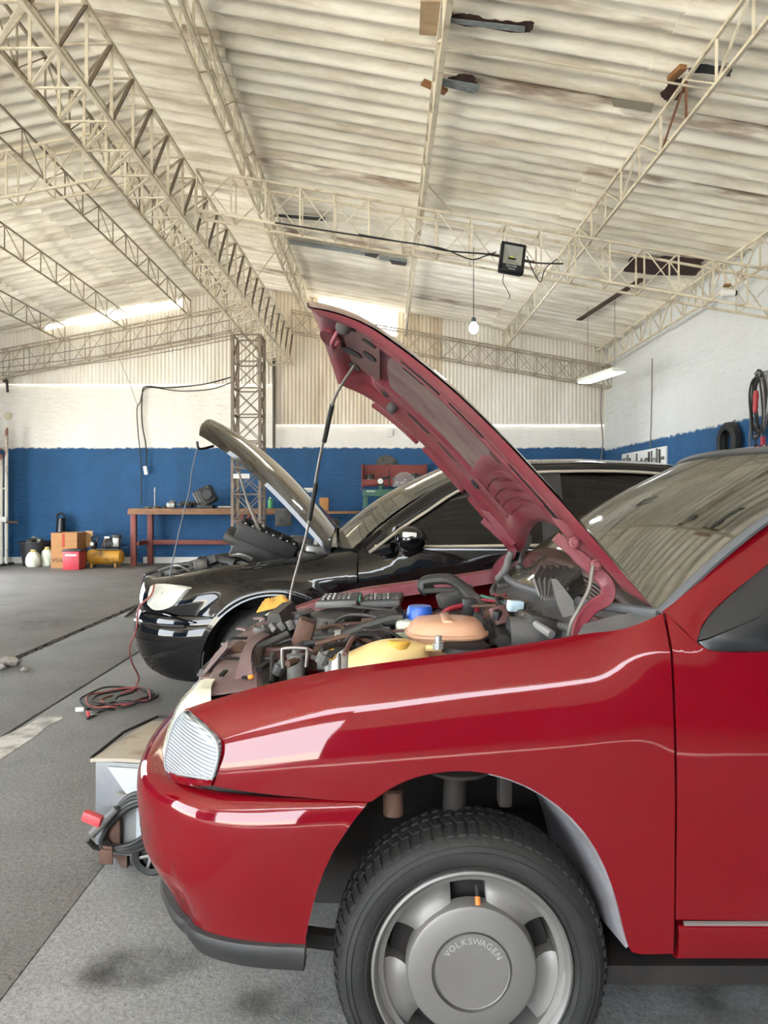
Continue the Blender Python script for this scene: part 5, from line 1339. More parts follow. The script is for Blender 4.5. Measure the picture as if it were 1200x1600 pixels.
MB().tube(spline([P(308, 690, 4.35), P(310, 700, 4.35), P(318, 701, 4.4), P(333, 697, 4.5)], 4), .008, 8).build('safety_catch', M_blk, kh_o)
kw = mat('thin_cord', '#5b5f66', .7)
# engine and stripped front
ec = P(412, 852, 4.75); ER = Matrix.Rotation(.42, 3, 'Y')@Matrix.Rotation(.15, 3, 'Z')
def ept(x, y, z): return ec+ER@Vector((x, y, z))
eg = MB().box(ept(0, 0, -.05), (.36, .40, .14), rot=ER, bev=.02).build('engine_block', M_rub, blk)
for (x, y, sx, sy) in ((0, -.20, .38, .03), (0, .20, .38, .03), (-.18, 0, .03, .40), (.18, 0, .03, .40)):
    MB().box(ept(x, y, .05), (sx, sy, .10), rot=ER, bev=.006).build('engine_wall', M_rub, eg)
for k in range(5):
    MB().lathe([(0, .05), (.026, .05), (.034, .03), (.034, -.04)], ept(-.20, -.17+.085*k, -.02), 'X', 14, ER@Matrix.Rotation(math.pi, 3, 'Z')).build('intake_runner', M_blkd, eg)
random.seed(21)
for k in range(26):
    x, y = random.uniform(-.15, .15), random.uniform(-.17, .17)
    if k % 3 == 0: MB().lathe([(0, .03), (.018, .03), (.022, .01), (.022, -.04)], ept(x, y, .05), 'Z', 12, ER).build('engine_boss', M_blk if k % 2 else M_gryp, eg)
    else: MB().box(ept(x, y, .05), (random.uniform(.02, .08), random.uniform(.02, .07), random.uniform(.04, .10)), rot=ER@Matrix.Rotation(random.uniform(0, 3), 3, 'Z'), bev=.006).build('engine_casting', (M_blk, M_blkd, M_dark)[k % 3], eg)
for k in range(8):
    MB().lathe([(0, .006), (.008, .006), (.008, -.01)], ept(-.16+.046*k, -.20, .105), 'Z', 6, ER).build('engine_bolt', M_alu, eg)
MB().ball(ept(-.05, .05, .11), .02, 10, 8).build('steel_plug', M_alu, eg)
MB().box((-.75, KC, .50), (1.2, 1.3, .25), bev=.02).build('bay_floor', M_dark, blk)
MB().box((-1.25, KC, .72), (.10, 1.2, .14), bev=.02).build('radiator_support', M_blkd, blk)
MB().box(P(325, 884, 4.6), (.12, .30, .05), rot=(0, -.25, .1), bev=.01).build('radiator_duct', M_gryp, blk)
random.seed(3)
for k in range(12):
    a = (random.uniform(245, 300), random.uniform(893, 908), random.uniform(4.4, 4.9)); b = (random.uniform(300, 380), random.uniform(870, 888), random.uniform(4.4, 5.0))
    c = ((a[0]+b[0])/2, (a[1]+b[1])/2-random.uniform(0, 8), (a[2]+b[2])/2)
    MB().tube(spline([P(*a), P(*c), P(*b)], 5), random.choice((.008, .012, .016)), 7).build('hose', M_hose if k % 3 else M_gryp, blk)
for (px, py, y, sx, sy, sz, m) in ((470, 850, 5.0, .14, .3, .10, M_gryp), (505, 845, 5.2, .10, .3, .12, M_alu), (495, 862, 4.6, .16, .14, .08, M_alu), (515, 822, 5.3, .12, .2, .12, M_blkd), (480, 868, 4.5, .12, .1, .05, M_blkd), (355, 885, 4.7, .18, .3, .04, M_blkd)):
    MB().box(P(px, py, y), (sx, sy, sz), rot=(0, .15, .2), bev=.02).build('bay_component', m, blk)
MB().box(P(512, 821, 5.0), (.06, .02, .015), rot=(0, .2, .2), bev=.004).build('yellow_dipstick', mat('yellow_plastic', '#d6c62c', .4), blk)
MB().ball(P(483, 847, 4.9), .02, 10, 8).build('red_cap', mat('red_cap', '#9c2a22', .4), blk)
random.seed(52)
for k in range(26):
    px = random.uniform(248, 372); py = interp([(245, 903), (300, 888), (372, 874)], px)-random.uniform(-4, 9); c = P(px, py, random.uniform(4.35, 4.8))
    if k % 2: MB().box(c, (random.uniform(.03, .10), random.uniform(.04, .12), random.uniform(.02, .05)), rot=(random.uniform(-.4, .4), random.uniform(-.4, .4), random.uniform(0, 3)), bev=.006).build('front_bracket', (M_blkd, M_blk, M_gryp)[k % 3], blk)
    else: MB().tube(spline([c+Vector((-.1, 0, 0)), c+Vector((0, .04, .03)), c+Vector((.1, -.03, 0))], 5), random.choice((.006, .010)), 7).build('front_pipe', (M_blk, M_gryp, M_alu)[k % 3], blk)
# ================================================================ things about the workshop
def RP(px, py, d=.07):
    """point under the right roof slope seen at a photo pixel"""
    y = (ZRIDGE+SLR*XR-d-EYE)/(-(py-HZ)/F+SLR*(px-600)/F); return P(px, py, y)
def FP(px, py): return P(px, py, F*EYE/(py-HZ))
M_hole2 = mat('rust_hole', '#2a1712', .9, col2='#4a2c20', nscale=12, namt=.8, world=True)
M_tar = mat('tar_patch', '#6f7678', .6, col2='#9aa2a2', nscale=18, namt=.8, world=True)
M_black2 = mat('black_tar', '#2b2c2e', .7)
M_board = mat('plywood', '#a58f73', .8, col2='#8a7358', nscale=4, namt=.7, world=True, stretch=(1, 5, 1))
M_wood = mat('brown_wood', '#8a5f38', .7, col2='#6b4526', nscale=8, namt=.7, world=True)
M_felt = mat('grey_felt', '#8e8677', .85)
def rpatch(pts, m, d=.07, th=.006, nm='roof_patch', jag=0):
    q = [RP(a, b, d) for a, b in pts]
    if jag:
        o = []
        for a, b in zip(q, q[1:]+q[:1]):
            for k in range(5): o.append(a.lerp(b, k/5)+Vector((random.uniform(-jag, jag), random.uniform(-jag, jag), 0)))
        q = [Vector((p.x, p.y, roofz(p.x)-d)) for p in o]
    return MB().prism(q, (0, 0, -th)).build(nm, m, roof, smooth=False)
random.seed(9)
rpatch([(706, 21), (735, 22), (760, 29), (800, 34), (832, 33), (834, 47), (820, 51), (706, 36)], M_hole2, .066, jag=.012)
rpatch([(704, 28), (820, 41), (820, 50), (704, 35)], M_tar, .075)
rpatch([(700, 121), (720, 116), (738, 116), (745, 128), (744, 134), (702, 124)], M_hole2, .066, jag=.012)
rpatch([(682, 120), (750, 132), (748, 143), (738, 145), (684, 132)], M_tar, .075)
rpatch([(1036, 140), (1045, 128), (1066, 122), (1070, 140), (1058, 155), (1040, 158), (1033, 150)], M_hole2, .066, jag=.015)
rpatch([(1075, 106), (1095, 100), (1146, 104), (1140, 119), (1075, 111)], M_black2, .066, jag=.008)
rpatch([(955, 152), (1022, 161), (1018, 175), (958, 165)], M_felt, .070)
rpatch([(430, 334), (508, 340), (508, 345), (430, 338)], M_black2, .066, jag=.006)
rpatch([(447, 375), (520, 384), (570, 395), (570, 399), (520, 391), (447, 380)], M_tar, .070, jag=.006)
rpatch([(570, 395), (592, 397), (588, 403), (570, 399)], M_black2, .072)
rpatch([(592, 400), (636, 405), (636, 412), (592, 405)], M_tar, .070)
rpatch([(608, 405), (636, 410), (634, 415), (612, 412)], M_black2, .072)
rpatch([(985, 402), (1040, 400), (1100, 404), (1090, 430), (1040, 430), (975, 424)], M_hole2, .066, jag=.02)
rpatch([(657, 0), (706, 0), (701, 55), (655, 52)], M_board, .085, .012)
# loose timber in the roof
def timber(a, b, w, t, label, m=M_wood):
    p, q = a, b; d = (q-p); R = d.to_track_quat('X', 'Z').to_matrix()
    o = MB().box((p+q)/2, (d.length, w, t), rot=R, bev=.004).build('timber_offcut', m); tag(o, label, 'wood', 'loose timber under the roof'); return o
timber(RP(660, 128, .12), RP(697, 144, .12), .07, .03, 'short brown wood block wedged behind the edge-on purlin')
timber(RP(1047, 124, .11), RP(1068, 104, .11), .06, .04, 'short yellow-ended wood block stuck in the rusty roof hole')
timber(RP(905, 500, .12), RP(1003, 436, .12), .10, .02, 'long dark brown board hanging slanted under the far right roof', mat('dark_board', '#4a3226', .8))
# thin bracing rods
M_rod = mat('thin_rod', '#b9ae9a', .6)
def cable(pts, r, m, label, cat='cable', group=None, nm='cable', n=8):
    o = MB().tube(spline(pts, n), r, 7).build(nm, m); return tag(o, label, cat, group)
cable([RP(600, 62, .16), RP(850, 96, .16), RP(1200, 156, .16)], .009, M_rod, 'thin pale bracing rod running across the upper roof', 'rod', nm='bracing_rod', n=3)
cable([P(380, 462, 13.5), P(440, 380, 10.5)], .008, M_rod, 'thin diagonal bracing rod beside the far end of the girder', 'rod', nm='bracing_rod', n=2)
cable([RP(660, 280, .3), P(710, 336, 8.0)], .008, M_rod, 'short diagonal rod between edge-on purlin and cross truss', 'rod', nm='bracing_rod', n=2)
M_cab = mat('black_cable', '#242220', .6)
M_cabg = mat('grey_cable', '#77706a', .6)
cable([P(430, 348, 7.9), P(520, 362, 7.9), P(600, 374, 7.9), P(660, 383, 7.9), P(700, 392, 7.9), P(770, 398, 7.9), P(830, 410, 7.9), P(880, 412, 7.9)], .009, M_cab, 'black cable lying along the bottom of the cross truss')
cable([P(560, 366, 7.85), P(640, 380, 7.85), P(690, 388, 7.85), P(735, 405, 7.85), P(758, 400, 7.85), P(775, 394, 7.85)], .007, M_cab, 'black cable sagging just left of the floodlight')
cable([P(823, 400, 7.85), P(835, 428, 7.85), P(845, 440, 7.85), P(852, 420, 7.85), P(870, 405, 7.85)], .006, M_cab, 'loop of black cable hanging right of the floodlight')
for k, (a, b, c) in enumerate((((0, 565), (160, 540), (360, 500)), ((0, 575), (180, 552), (380, 512)), ((0, 583), (200, 560), (400, 522)))):
    cable([P(*a, 13.8), P(*b, 13.8), P(*c, 13.6)], .008, M_cabg, ['topmost of three grey cables slung along the far left truss', 'middle of three grey cables slung along the far left truss', 'lowest of three grey cables slung along the far left truss'][k], group='cables on the far truss')
# --- floodlight
fl_ = empty('floodlight', P(800, 404, 7.9), 'black square floodlight with yellow chip on the cross truss', 'floodlight')
fc = P(800, 404, 7.88); FRt = Matrix.Rotation(math.radians(8), 3, 'Y')@Matrix.Rotation(math.radians(-12), 3, 'X')@Matrix.Rotation(math.radians(4), 3, 'Z')
def fpt(x, y, z): return fc+FRt@Vector((x, y, z))
M_fb = mat('floodlight_black', '#16181c', .4)
# housing as a frame: four rails round the reflector
for (x, z, sx, sz) in ((-.118, 0, .034, .34), (.118, 0, .034, .34), (0, .153, .27, .034), (0, -.128, .27, .085)):
    MB().box(fpt(x, 0, z), (sx, .07, sz), rot=FRt, bev=.008).build('housing', M_fb, fl_)
MB().box(fpt(0, .05, 0), (.25, .04, .32), rot=FRt, bev=.01).build('heat_sink', M_fb, fl_)
M_refl = mat('reflector_silver', '#c9ccc4', .3, .6)
A = [(-.101, -.03, .136), (.101, -.03, .136), (.101, -.03, -.085), (-.101, -.03, -.085)]; Bq = [(-.018, .03, .045), (.018, .03, .045), (.018, .03, .010), (-.018, .03, .010)]
for k in range(4):
    j = (k+1) % 4
    MB().slab([[fpt(*A[k]), fpt(*A[j])], [fpt(*Bq[k]), fpt(*Bq[j])]], FRt@Vector((0, .004, 0))).build('reflector_facet', M_refl, fl_, smooth=False)
MB().box(fpt(0, .028, .027), (.034, .006, .034), rot=FRt).build('led_chip', mat('led_yellow', '#e6e25a', .5), fl_)
MB().box(fpt(0, -.033, .026), (.205, .003, .225), rot=FRt).build('front_glass', mat('flood_glass', '#101010', .05, alpha=.06), fl_)
def text3d(word, size, loc, M3, m, par, nm='lettering', ext=.001, squash=1):
    cu = bpy.data.curves.new('t', 'FONT'); cu.body = word; cu.size = size; cu.extrude = ext; cu.align_x = 'CENTER'; cu.align_y = 'CENTER'; cu.resolution_u = 2
    to = bpy.data.objects.new('t', cu); COL.objects.link(to); dg = bpy.context.evaluated_depsgraph_get(); me = to.evaluated_get(dg).to_mesh()
    mb = MB(); R0 = Matrix.Rotation(math.pi/2, 3, 'X'); mb.add([Vector(loc)+M3@(R0@v.co) for v in me.vertices], [tuple(p.vertices) for p in me.polygons])
    bpy.data.objects.remove(to); bpy.data.curves.remove(cu); return mb.build(nm, m, par, smooth=False)
M_let = mat('pale_print', '#b9bcc0', .5)
text3d('SOLVER', .034, fpt(-.005, -.0362, -.112), FRt, M_let, fl_)
MB().box(fpt(0, -.0355, -.142), (.075, .001, .008), rot=FRt).build('small_print', M_let, fl_)
MB().box(fpt(0, .06, .04), (.52, .02, .022), rot=FRt).build('mounting_bar', M_rustbar, fl_)
MB().tube(spline([fpt(-.06, .05, -.17), fpt(-.06, .05, -.26), fpt(-.02, .05, -.32), fpt(.03, .05, -.40), fpt(.03, .05, -.44)], 4), .004, 6).build('flood_cable', M_cab, fl_)
# --- hanging bulb
bq = P(740, 513, 10.3)
bl = empty('hanging_bulb', bq, 'glowing white bulb hanging on a wire under the roof', 'bulb')
M_bulb = mat('bulb_glow', '#ffffff', .3, emit='#eef6ff', estr=90)
MB().lathe([(0, -.075), (.03, -.068), (.058, -.035), (.064, 0), (.055, .035), (.032, .07), (.028, .085)], bq, 'Z', 24).build('glass', M_bulb, bl)
MB().lathe([(.028, .08), (.032, .085), (.032, .13), (.022, .15), (.0, .15)], bq, 'Z', 18).build('socket', mat('bulb_socket', '#41474d', .5), bl)
MB().tube([bq+Vector((0, 0, .15)), Vector((bq.x, bq.y, roofz(bq.x)+.06))], .005, 6).build('wire', M_cab, bl)
pl = bpy.data.lights.new('bulb_light', 'POINT'); pl.energy = 12; pl.shadow_soft_size = .07; pl.color = (.93, .97, 1)
plo = bpy.data.objects.new('bulb_light', pl); COL.objects.link(plo); attach(plo, bl); plo.location = bq+Vector((0, 0, -.0)); plo.matrix_parent_inverse = Matrix.Translation(-bl.location)
plo.location = bq-Vector((0, 0, .16))
# --- led batten
b1, b2 = P(912, 597, 12.0), P(968, 580, 10.9)
z_ = (b1.z+b2.z)/2; b1.z = b2.z = z_
lt = empty('led_batten', (b1+b2)/2, 'lit white strip light hanging by the right wall', 'light')
RB = (b2-b1).to_track_quat('X', 'Z').to_matrix()
MB().box((b1+b2)/2+Vector((0, 0, .02)), ((b2-b1).length, .24, .06), rot=RB, bev=.008).build('tray', mat('batten_white', '#dcdcd6', .5), lt)
MB().box((b1+b2)/2+Vector((0, 0, -.014)), ((b2-b1).length-.03, .21, .012), rot=RB, bev=.003).build('diffuser', mat('batten_glow', '#ffffff', .4, emit='#f2f7ff', estr=4.5), lt)
for t in (.12, .88):
    q = b1.lerp(b2, t); MB().tube([q+Vector((0, 0, .05)), Vector((q.x, q.y, roofz(q.x)-.015))], .004, 6).build('hanger', M_cabg, lt)

# --- workbench along the back wall
M_bw = mat('bench_timber', '#8a6446', .75, col2='#5f4330', nscale=5, namt=.8, bump=.2, stretch=(1, 6, 6))
M_br = mat('red_oxide_steel', '#7a3a2e', .6, col2='#5b2a22', nscale=8, namt=.6)
bx0, bx1 = (200-600)*13.7/F, (452-600)*13.7/F; zb = 1.075
wbk = empty('workbench', ((bx0+bx1)/2, 14.0, 0), 'long workbench with rusty red legs against the blue wall', 'workbench')
for k in range(4):
    MB().box(((bx0+bx1)/2+random.uniform(-.02, .02), 13.72+.155*k, zb-.02), (bx1-bx0, .145, .045), bev=.006).build('plank', M_bw, wbk)
MB().box(((bx0+bx1)/2, 13.66, zb-.07), (bx1-bx0-.02, .03, .075), bev=.004).build('front_rail', M_bw, wbk)
for x in (bx0+.10, bx1-.9):
    for y in (13.72, 14.2):
        MB().box((x+(.16 if y > 14 else 0), y, (zb-.05)/2), (.10, .09, zb-.05), bev=.006).build('leg', M_br, wbk)
MB().box((bx0+1.1, 14.2, .42), (2.0, .05, .09), bev=.005).build('stretcher', M_br, wbk)
MB().box((bx0+.18, 13.95, .42), (.05, .5, .08), bev=.005).build('stretcher', M_br, wbk)
for s in (-1, 1): MB().tube([(bx1-.9, 13.7, .75), (bx1-.9+s*.22, 13.7, zb-.06)], .03, 6).build('brace', M_br, wbk)
# second bench, behind the black car
b2x0, b2x1 = (497-600)*13.9/F, (585-600)*13.9/F
wb2 = empty('workbench', ((b2x0+b2x1)/2, 14.1, 0), 'low wooden bench against the blue wall between black bonnet and green press', 'workbench')
for k in range(3): MB().box(((b2x0+b2x1)/2, 13.9+.15*k, 1.0), (b2x1-b2x0, .14, .05), bev=.006).build('plank', M_bw, wb2)
for x in (b2x0+.08, b2x1-.08):
    for y in (13.9, 14.2): MB().box((x, y, .4875), (.08, .07, .975), bev=.005).build('leg', M_br, wb2)
# things on the bench
def onb(px, y=13.9): return (px-600)*y/F
gb = empty('gearbox', (onb(322), 13.9, zb), 'black gearbox casting standing on the workbench', 'gearbox')
GR = Matrix.Rotation(-.45, 3, 'Y')
c = Vector((onb(322), 13.9, zb+.235))
MB().box(c, (.34, .30, .34), rot=GR, bev=.05).build('casing', M_blkd, gb)
MB().box(c+Vector((-.12, -.14, -.02)), (.14, .04, .22), rot=GR, bev=.02).build('front_cover', M_gryp, gb)
for k in range(6): MB().box(c+GR@Vector((-.14+.056*k, -.155, .02)), (.014, .02, .28), rot=GR, bev=.004).build('rib', M_blk, gb)
MB().lathe([(0, -.04), (.09, -.04), (.11, -.02), (.11, .04)], c+Vector((.06, -.16, .03)), 'Y', 22).build('flange', M_blk, gb)
MB().box((onb(322), 13.9, zb+.035), (.30, .26, .065), bev=.01).build('foot', M_blk, gb)
pb = empty('parts_pile', (onb(290), 13.88, zb), 'heap of small black parts left of the gearbox', 'parts')
for k in range(6): MB().box((onb(283+4*k), 13.86+.03*(k % 3), zb+.075+.02*(k % 2)), (.10, .10, .07), rot=(.2*k, .25*k, .4*k), bev=.02).build('part', M_blkd if k % 2 else M_blk, pb)
cb = empty('carburettor', (onb(269), 13.85, zb), 'small metal carburettor on the workbench', 'carburettor')
MB().box((onb(269), 13.85, zb+.06), (.16, .12, .11), bev=.02).build('body', M_alu, cb)
MB().lathe([(.03, 0), (.06, 0), (.065, .02), (.05, .04), (0, .04)], (onb(271), 13.85, zb+.115), 'Z', 18).build('throat', M_alu, cb)
MB().box((onb(263), 13.84, zb+.03), (.14, .1, .05), rot=(0, 0, .4), bev=.01).build('lever_plate', M_rust, cb)
vs_ = empty('valve_stand', (onb(242), 13.9, zb), 'thin upright rod on a little stand at the left bench end', 'stand')
MB().tube([(onb(242), 13.9, zb+.02), (onb(242), 13.9, zb+.40)], .012, 8).build('rod', M_alu, vs_)
MB().lathe([(0, 0), (.06, 0), (.06, .02), (.02, .04), (0, .04)], (onb(242), 13.9, zb+.003), 'Z', 16).build('base', M_alu, vs_)
MB().box((onb(242), 13.9, zb+.33), (.04, .03, .03), bev=.006).build('clamp', M_alu, vs_)
for k, (px, r, lb) in enumerate(((234, .05, 'rusty metal ring lying at the left end of the workbench'), (250, .03, 'greasy bearing ring lying beside the thin stand'))):
    o = MB().torus((onb(px), 13.82, zb+.02), r, .018, 'Z', 20, 8).build('bearing_ring', M_rust if k else M_alu); tag(o, lb, 'ring')
o = MB().tube([(onb(343), 13.8, zb+.03), (onb(365), 13.8, zb+.03)], .025, 10).build('drive_shaft', M_alu); tag(o, 'short steel shaft lying on the bench beside the column', 'shaft')
cn = empty('green_can', (onb(423), 13.85, zb), 'green spray can on the bench end', 'can')
MB().lathe([(0, 0), (.045, 0), (.045, .16), (.03, .18), (0, .18)], (onb(423), 13.85, zb+.003), 'Z', 18).build('body', mat('green_tin', '#4a9a55', .4), cn)
MB().lathe([(.02, .18), (.02, .21), (0, .21)], (onb(423), 13.85, zb+.003), 'Z', 12).build('cap', mat('cap_white', '#c9d2c4', .4), cn)
ob = MB().box((onb(446), 13.62, zb-.16), (.30, .02, .34), rot=(.1, 0, 0), bev=.008).build('cover_panel', M_blkd); tag(ob, 'dusty black panel hung at the bench edge behind the black bonnet', 'panel')
ob = MB().box((onb(506), 14.0, 1.155), (.17, .20, .25), bev=.005).build('cardboard_carton', mat('carton', '#a87848', .8)); tag(ob, 'small brown carton on the low bench behind the black bonnet', 'box')
sh = empty('white_tray', P(482, 768, 14.3), 'small white tray fixed to the blue wall above the carton', 'tray')
MB().box(P(482, 768, 14.3), (.26, .18, .02), bev=.004).build('base', M_white, sh)
for dx in (-.125, .125): MB().box(P(482, 766, 14.3)+Vector((dx, 0, .02)), (.012, .18, .06)).build('side', M_white, sh)
MB().box(P(482, 766, 14.3)+Vector((0, -.085, .02)), (.26, .012, .05)).build('lip', M_white, sh)
wm = MB().box((-2.28, 11.77, 1.62), (.26, .012, .075), bev=.003).build('white_plate', M_white); tag(wm, 'small white plate tied to the lattice column', 'plate')
# --- red wall shelf with things on it
M_rs = mat('red_shelf_paint', '#7c2f25', .6, col2='#5f231b', nscale=6, namt=.5)
s0, s1 = P(565, 760, 14.25), P(667, 760, 14.25); sz0 = s0.z; sz1 = P(565, 726, 14.25).z
rs = empty('wall_shelf', ((s0.x+s1.x)/2, 14.25, sz0), 'open red box shelf on the blue back wall', 'shelf')
xm = (s0.x+s1.x)/2; wx = s1.x-s0.x
MB().box((xm, 14.24, sz0+.012), (wx, .24, .024)).build('bottom', M_rs, rs)
MB().box((xm, 14.355, (sz0+sz1)/2), (wx, .014, sz1-sz0)).build('back', M_rs, rs)
for x in (s0.x+.012, s1.x-.012): MB().box((x, 14.25, (sz0+sz1)/2+.012), (.024, .24, sz1-sz0)).build('side', M_rs, rs)
MB().box((xm, 14.13, sz0+.07), (wx-.05, .02, .12)).build('front_lip', M_rs, rs)
MB().tube([(s0.x+.02, 14.12, sz0), (s0.x+.0, 14.12, sz0-.10)], .01, 6).build('bracket', M_rs, rs)
for px, r, h, m, lb in ((578, .08, .20, M_blkd, 'dark tin at the left end of the red shelf'), (602, .055, .17, M_blk, 'small black tin in the middle of the red shelf'), (616, .05, .15, M_gryp, 'small grey tin right of the gauge on the red shelf'), (647, .07, .22, M_gryp, 'grey tin at the right end of the red shelf'), (657, .05, .20, M_blkd, 'narrow dark tin furthest right on the red shelf')):
    e = empty('tin', ((px-600)*14.26/F, 14.26, sz0+.026), lb, 'tin', 'tins on the red shelf')
    MB().lathe([(0, 0), (r, 0), (r, h*.7), (r*.96, h*.72), (r*.96, h), (0, h)], e.location, 'Z', 20).build('body', m, e)
    MB().lathe([(r*.97, h*.86), (r*1.06, h*.88), (r*1.06, h*.98), (0, h*1.0)], e.location, 'Z', 20).build('lid', M_blk, e)
    MB().lathe([(r*1.01, h*.2), (r*1.01, h*.6)], e.location, 'Z', 20).build('paper_label', mat('tin_label', '#8d8a82', .7), e)
dsk = empty('clutch_disc', P(604, 724, 14.3), 'dark round disc leaning on top of the red shelf', 'disc')
dc = Vector((P(604, 724, 14.28).x, 14.383, sz1-.03))
MB().lathe([(.05, -.008), (.21, -.006), (.225, 0), (.225, .010), (.05, .005)], dc, 'Y', 36).build('disc', M_blkd, dsk)
MB().lathe([(0, -.012), (.05, -.012), (.06, -.008), (.06, .0)], dc, 'Y', 20).build('hub', M_rust, dsk)
# --- green press with gauge
M_grn = mat('green_enamel', '#2c5b48', .5, col2='#234636', nscale=7, namt=.5)
gp = empty('shop_press', (P(592, 800, 13.6).x, 13.6, 0), 'green hydraulic press with round white gauge', 'press')
gx0, gx1 = P(571, 0, 13.6).x, P(628, 0, 13.6).x; gzt = P(0, 765, 13.6).z
for x in (gx0, gx1): MB().box((x, 13.6, gzt/2), (.09, .10, gzt), bev=.006).build('post', M_grn, gp)
MB().box(((gx0+gx1)/2, 13.6, gzt-.06), (gx1-gx0+.1, .14, .13), bev=.008).build('head_beam', M_grn, gp)
MB().box((gx0+.10, 13.525, gzt-.03), (.16, .004, .03)).build('maker_plate', mat('pale_plate', '#9fb0a6', .5), gp)
MB().box(((gx0+gx1)/2, 13.6, .5), (gx1-gx0, .12, .12), bev=.008).build('bed_beam', M_grn, gp)
MB().box(((gx0+gx1)/2, 13.6, .02), (gx1-gx0+.2, .5, .04), bev=.006).build('base', M_grn, gp)
jx = P(596, 0, 13.6).x
MB().lathe([(.05, 0), (.06, .02), (.06, .30), (.04, .32)], (jx, 13.58, gzt-.45), 'Z', 20).build('ram', M_grn, gp)
MB().lathe([(.02, -.02), (.022, .10)], (jx-.06, 13.58, gzt-.40), 'Z', 10).build('pump_rod', M_alu, gp)
MB().lathe([(.05, 0), (.05, .06), (.03, .08), (.03, .2)], (jx, 13.58, gzt+.005), 'Z', 16).build('valve_block', M_grn, gp)
gg = MB().lathe([(0, -.02), (.055, -.02), (.06, -.012), (.06, .03), (0, .03)], (jx-.02, 13.48, P(0, 752, 13.5).z), 'Y', 28).build('gauge', M_blk, gp)
MB().lathe([(0, -.0215), (.05, -.0215)], (jx-.02, 13.48, P(0, 752, 13.5).z), 'Y', 28).build('dial', mat('dial_white', '#e6e6e0', .5), gg)
MB().box((jx-.01, 13.456, P(0, 752, 13.5).z+.012), (.004, .002, .035), rot=(0, .5, 0)).build('needle', M_rub, gg)
MB().tube([(jx+.14, 13.55, gzt), (jx+.14, 13.55, gzt+.36)], .012, 8).build('pump_lever', M_blk, gp)
# --- clear visor on its stand
vz = P(631, 755, 13.0); vr = empty('visor_stand', (vz.x, 13.0, 0), 'clear domed face visor on a black stand beside the green press', 'visor')
MB().lathe([(.205*math.sin(a), .20*math.cos(a)) for a in [math.pi*k/14*.78+.0 for k in range(15)]], vz, 'Z', 32).build('dome', mat('clear_dome', '#9fa3a3', .05, alpha=.38, spec=1, coat=1), vr)
MB().lathe([(.14, -.17), (.15, -.15), (.15, -.12), (.13, -.11)], vz, 'Z', 28).build('band', mat('white_band', '#c8c8c4', .5), vr)
MB().lathe([(0, -.02), (.10, -.03), (.12, -.14), (.10, -.22), (.05, -.25), (.05, -vz.z+.04), (.16, -vz.z+.03), (.16, -vz.z)], vz, 'Z', 24).build('stand', M_blk, vr)
# --- boxes, bags, tub, compressor at the back left
M_card = mat('cardboard', '#a3764a', .8, col2='#8d6238', nscale=4, namt=.6, stretch=(1, 1, 6))
def lx(px, y): return (px-600)*y/F
bxo = empty('cardboard_box', (lx(101, 13.35), 13.5, 0), 'tall brown cardboard box with an open flap', 'box')
cw_, ch_ = .47, .64; cx_ = lx(101, 13.35)
MB().box((cx_, 13.33, ch_/2), (cw_, .012, ch_)).build('front_side', M_card, bxo)
for x in (cx_-cw_/2+.006, cx_+cw_/2-.006): MB().box((x, 13.55, ch_/2), (.012, .44, ch_)).build('side', M_card, bxo)
MB().box((cx_, 13.77, ch_/2), (cw_, .012, ch_)).build('back_side', M_card, bxo)
MB().box((cx_, 13.55, .006), (cw_, .44, .012)).build('bottom', M_card, bxo)
MB().box((cx_+cw_/2+.06, 13.72, ch_-.13), (.16, .012, .30), rot=(0, 0, -.3)).build('flap', mat('cardboard_inside', '#b58d62', .8), bxo)
text3d('VEGA', .095, (cx_-.10, 13.322, .15), Matrix.Rotation(math.pi, 3, 'Y'), mat('box_print', '#3c2a1c', .8), bxo)
MB().box((cx_-.01, 13.322, .50), (.05, .002, .24)).build('red_print', mat('box_red_print', '#9a3c26', .8), bxo)
rb = empty('red_box', (lx(111, 13.1), 13.15, 0), 'red box with a black lid in front of the cardboard box', 'box')
rx = lx(111, 13.0)
MB().box((rx, 13.14, .165), (.29, .30, .33), bev=.008).build('body', mat('red_print_card', '#b02c38', .5, col2='#8f7a5a', nscale=3, nlo=.6, nhi=.75), rb)
MB().box((rx+.01, 13.14, .345), (.34, .33, .03), bev=.008).build('lid', M_blk, rb)
MB().box((rx, 12.988, .26), (.2, .002, .03)).build('white_print', M_let, rb)
tb = empty('black_tub', (lx(56, 13.95), 13.95, 0), 'black plastic tub full of scrap by the blue wall', 'tub')
tx = lx(56, 13.95)
MB().lathe([(.0, .0), (.22, .0), (.29, .42), (.32, .43), (.32, .45), (.28, .45), (.22, .03), (0, .03)], (tx, 13.95, 0), 'Z', 30).build('body', M_blk, tb)
random.seed(31)
for k in range(9):
    a = random.uniform(0, 6.28); r = random.uniform(0, .2)
    MB().box((tx+r*math.cos(a), 13.95+r*math.sin(a), .44+random.uniform(0, .05)), (.16, .1, .05), rot=(random.uniform(-.5, .5), random.uniform(-.5, .5), a), bev=.01).build('scrap_piece', (M_gal, M_blkd, M_alu)[k % 3], tb)
def bag(px, y, w, h, label, m, tie, dark=False):
    e = empty('bag', (lx(px, y), y, 0), label, 'bag'); rows = []
    for i in range(11):
        t = i/10; r = []
        for k in range(25):
            a = 2*math.pi*k/24; rad = w/2*interp([(0, .75), (.1, .95), (.5, 1), (.8, .7), (.92, .22), (1, .3)], t)*(1+.07*math.sin(5*a+7*t)+.04*math.sin(11*a-5*t))
            r.append(Vector((lx(px, y)+rad*math.cos(a), y+rad*.8*math.sin(a), .003+h*t)))
        rows.append(r)
    MB().grid(rows).build('sack', m, e, ang=60)
    MB().torus((lx(px, y), y, h*.92), w*.13, .02, 'Z', 16, 6).build('tie', tie, e)
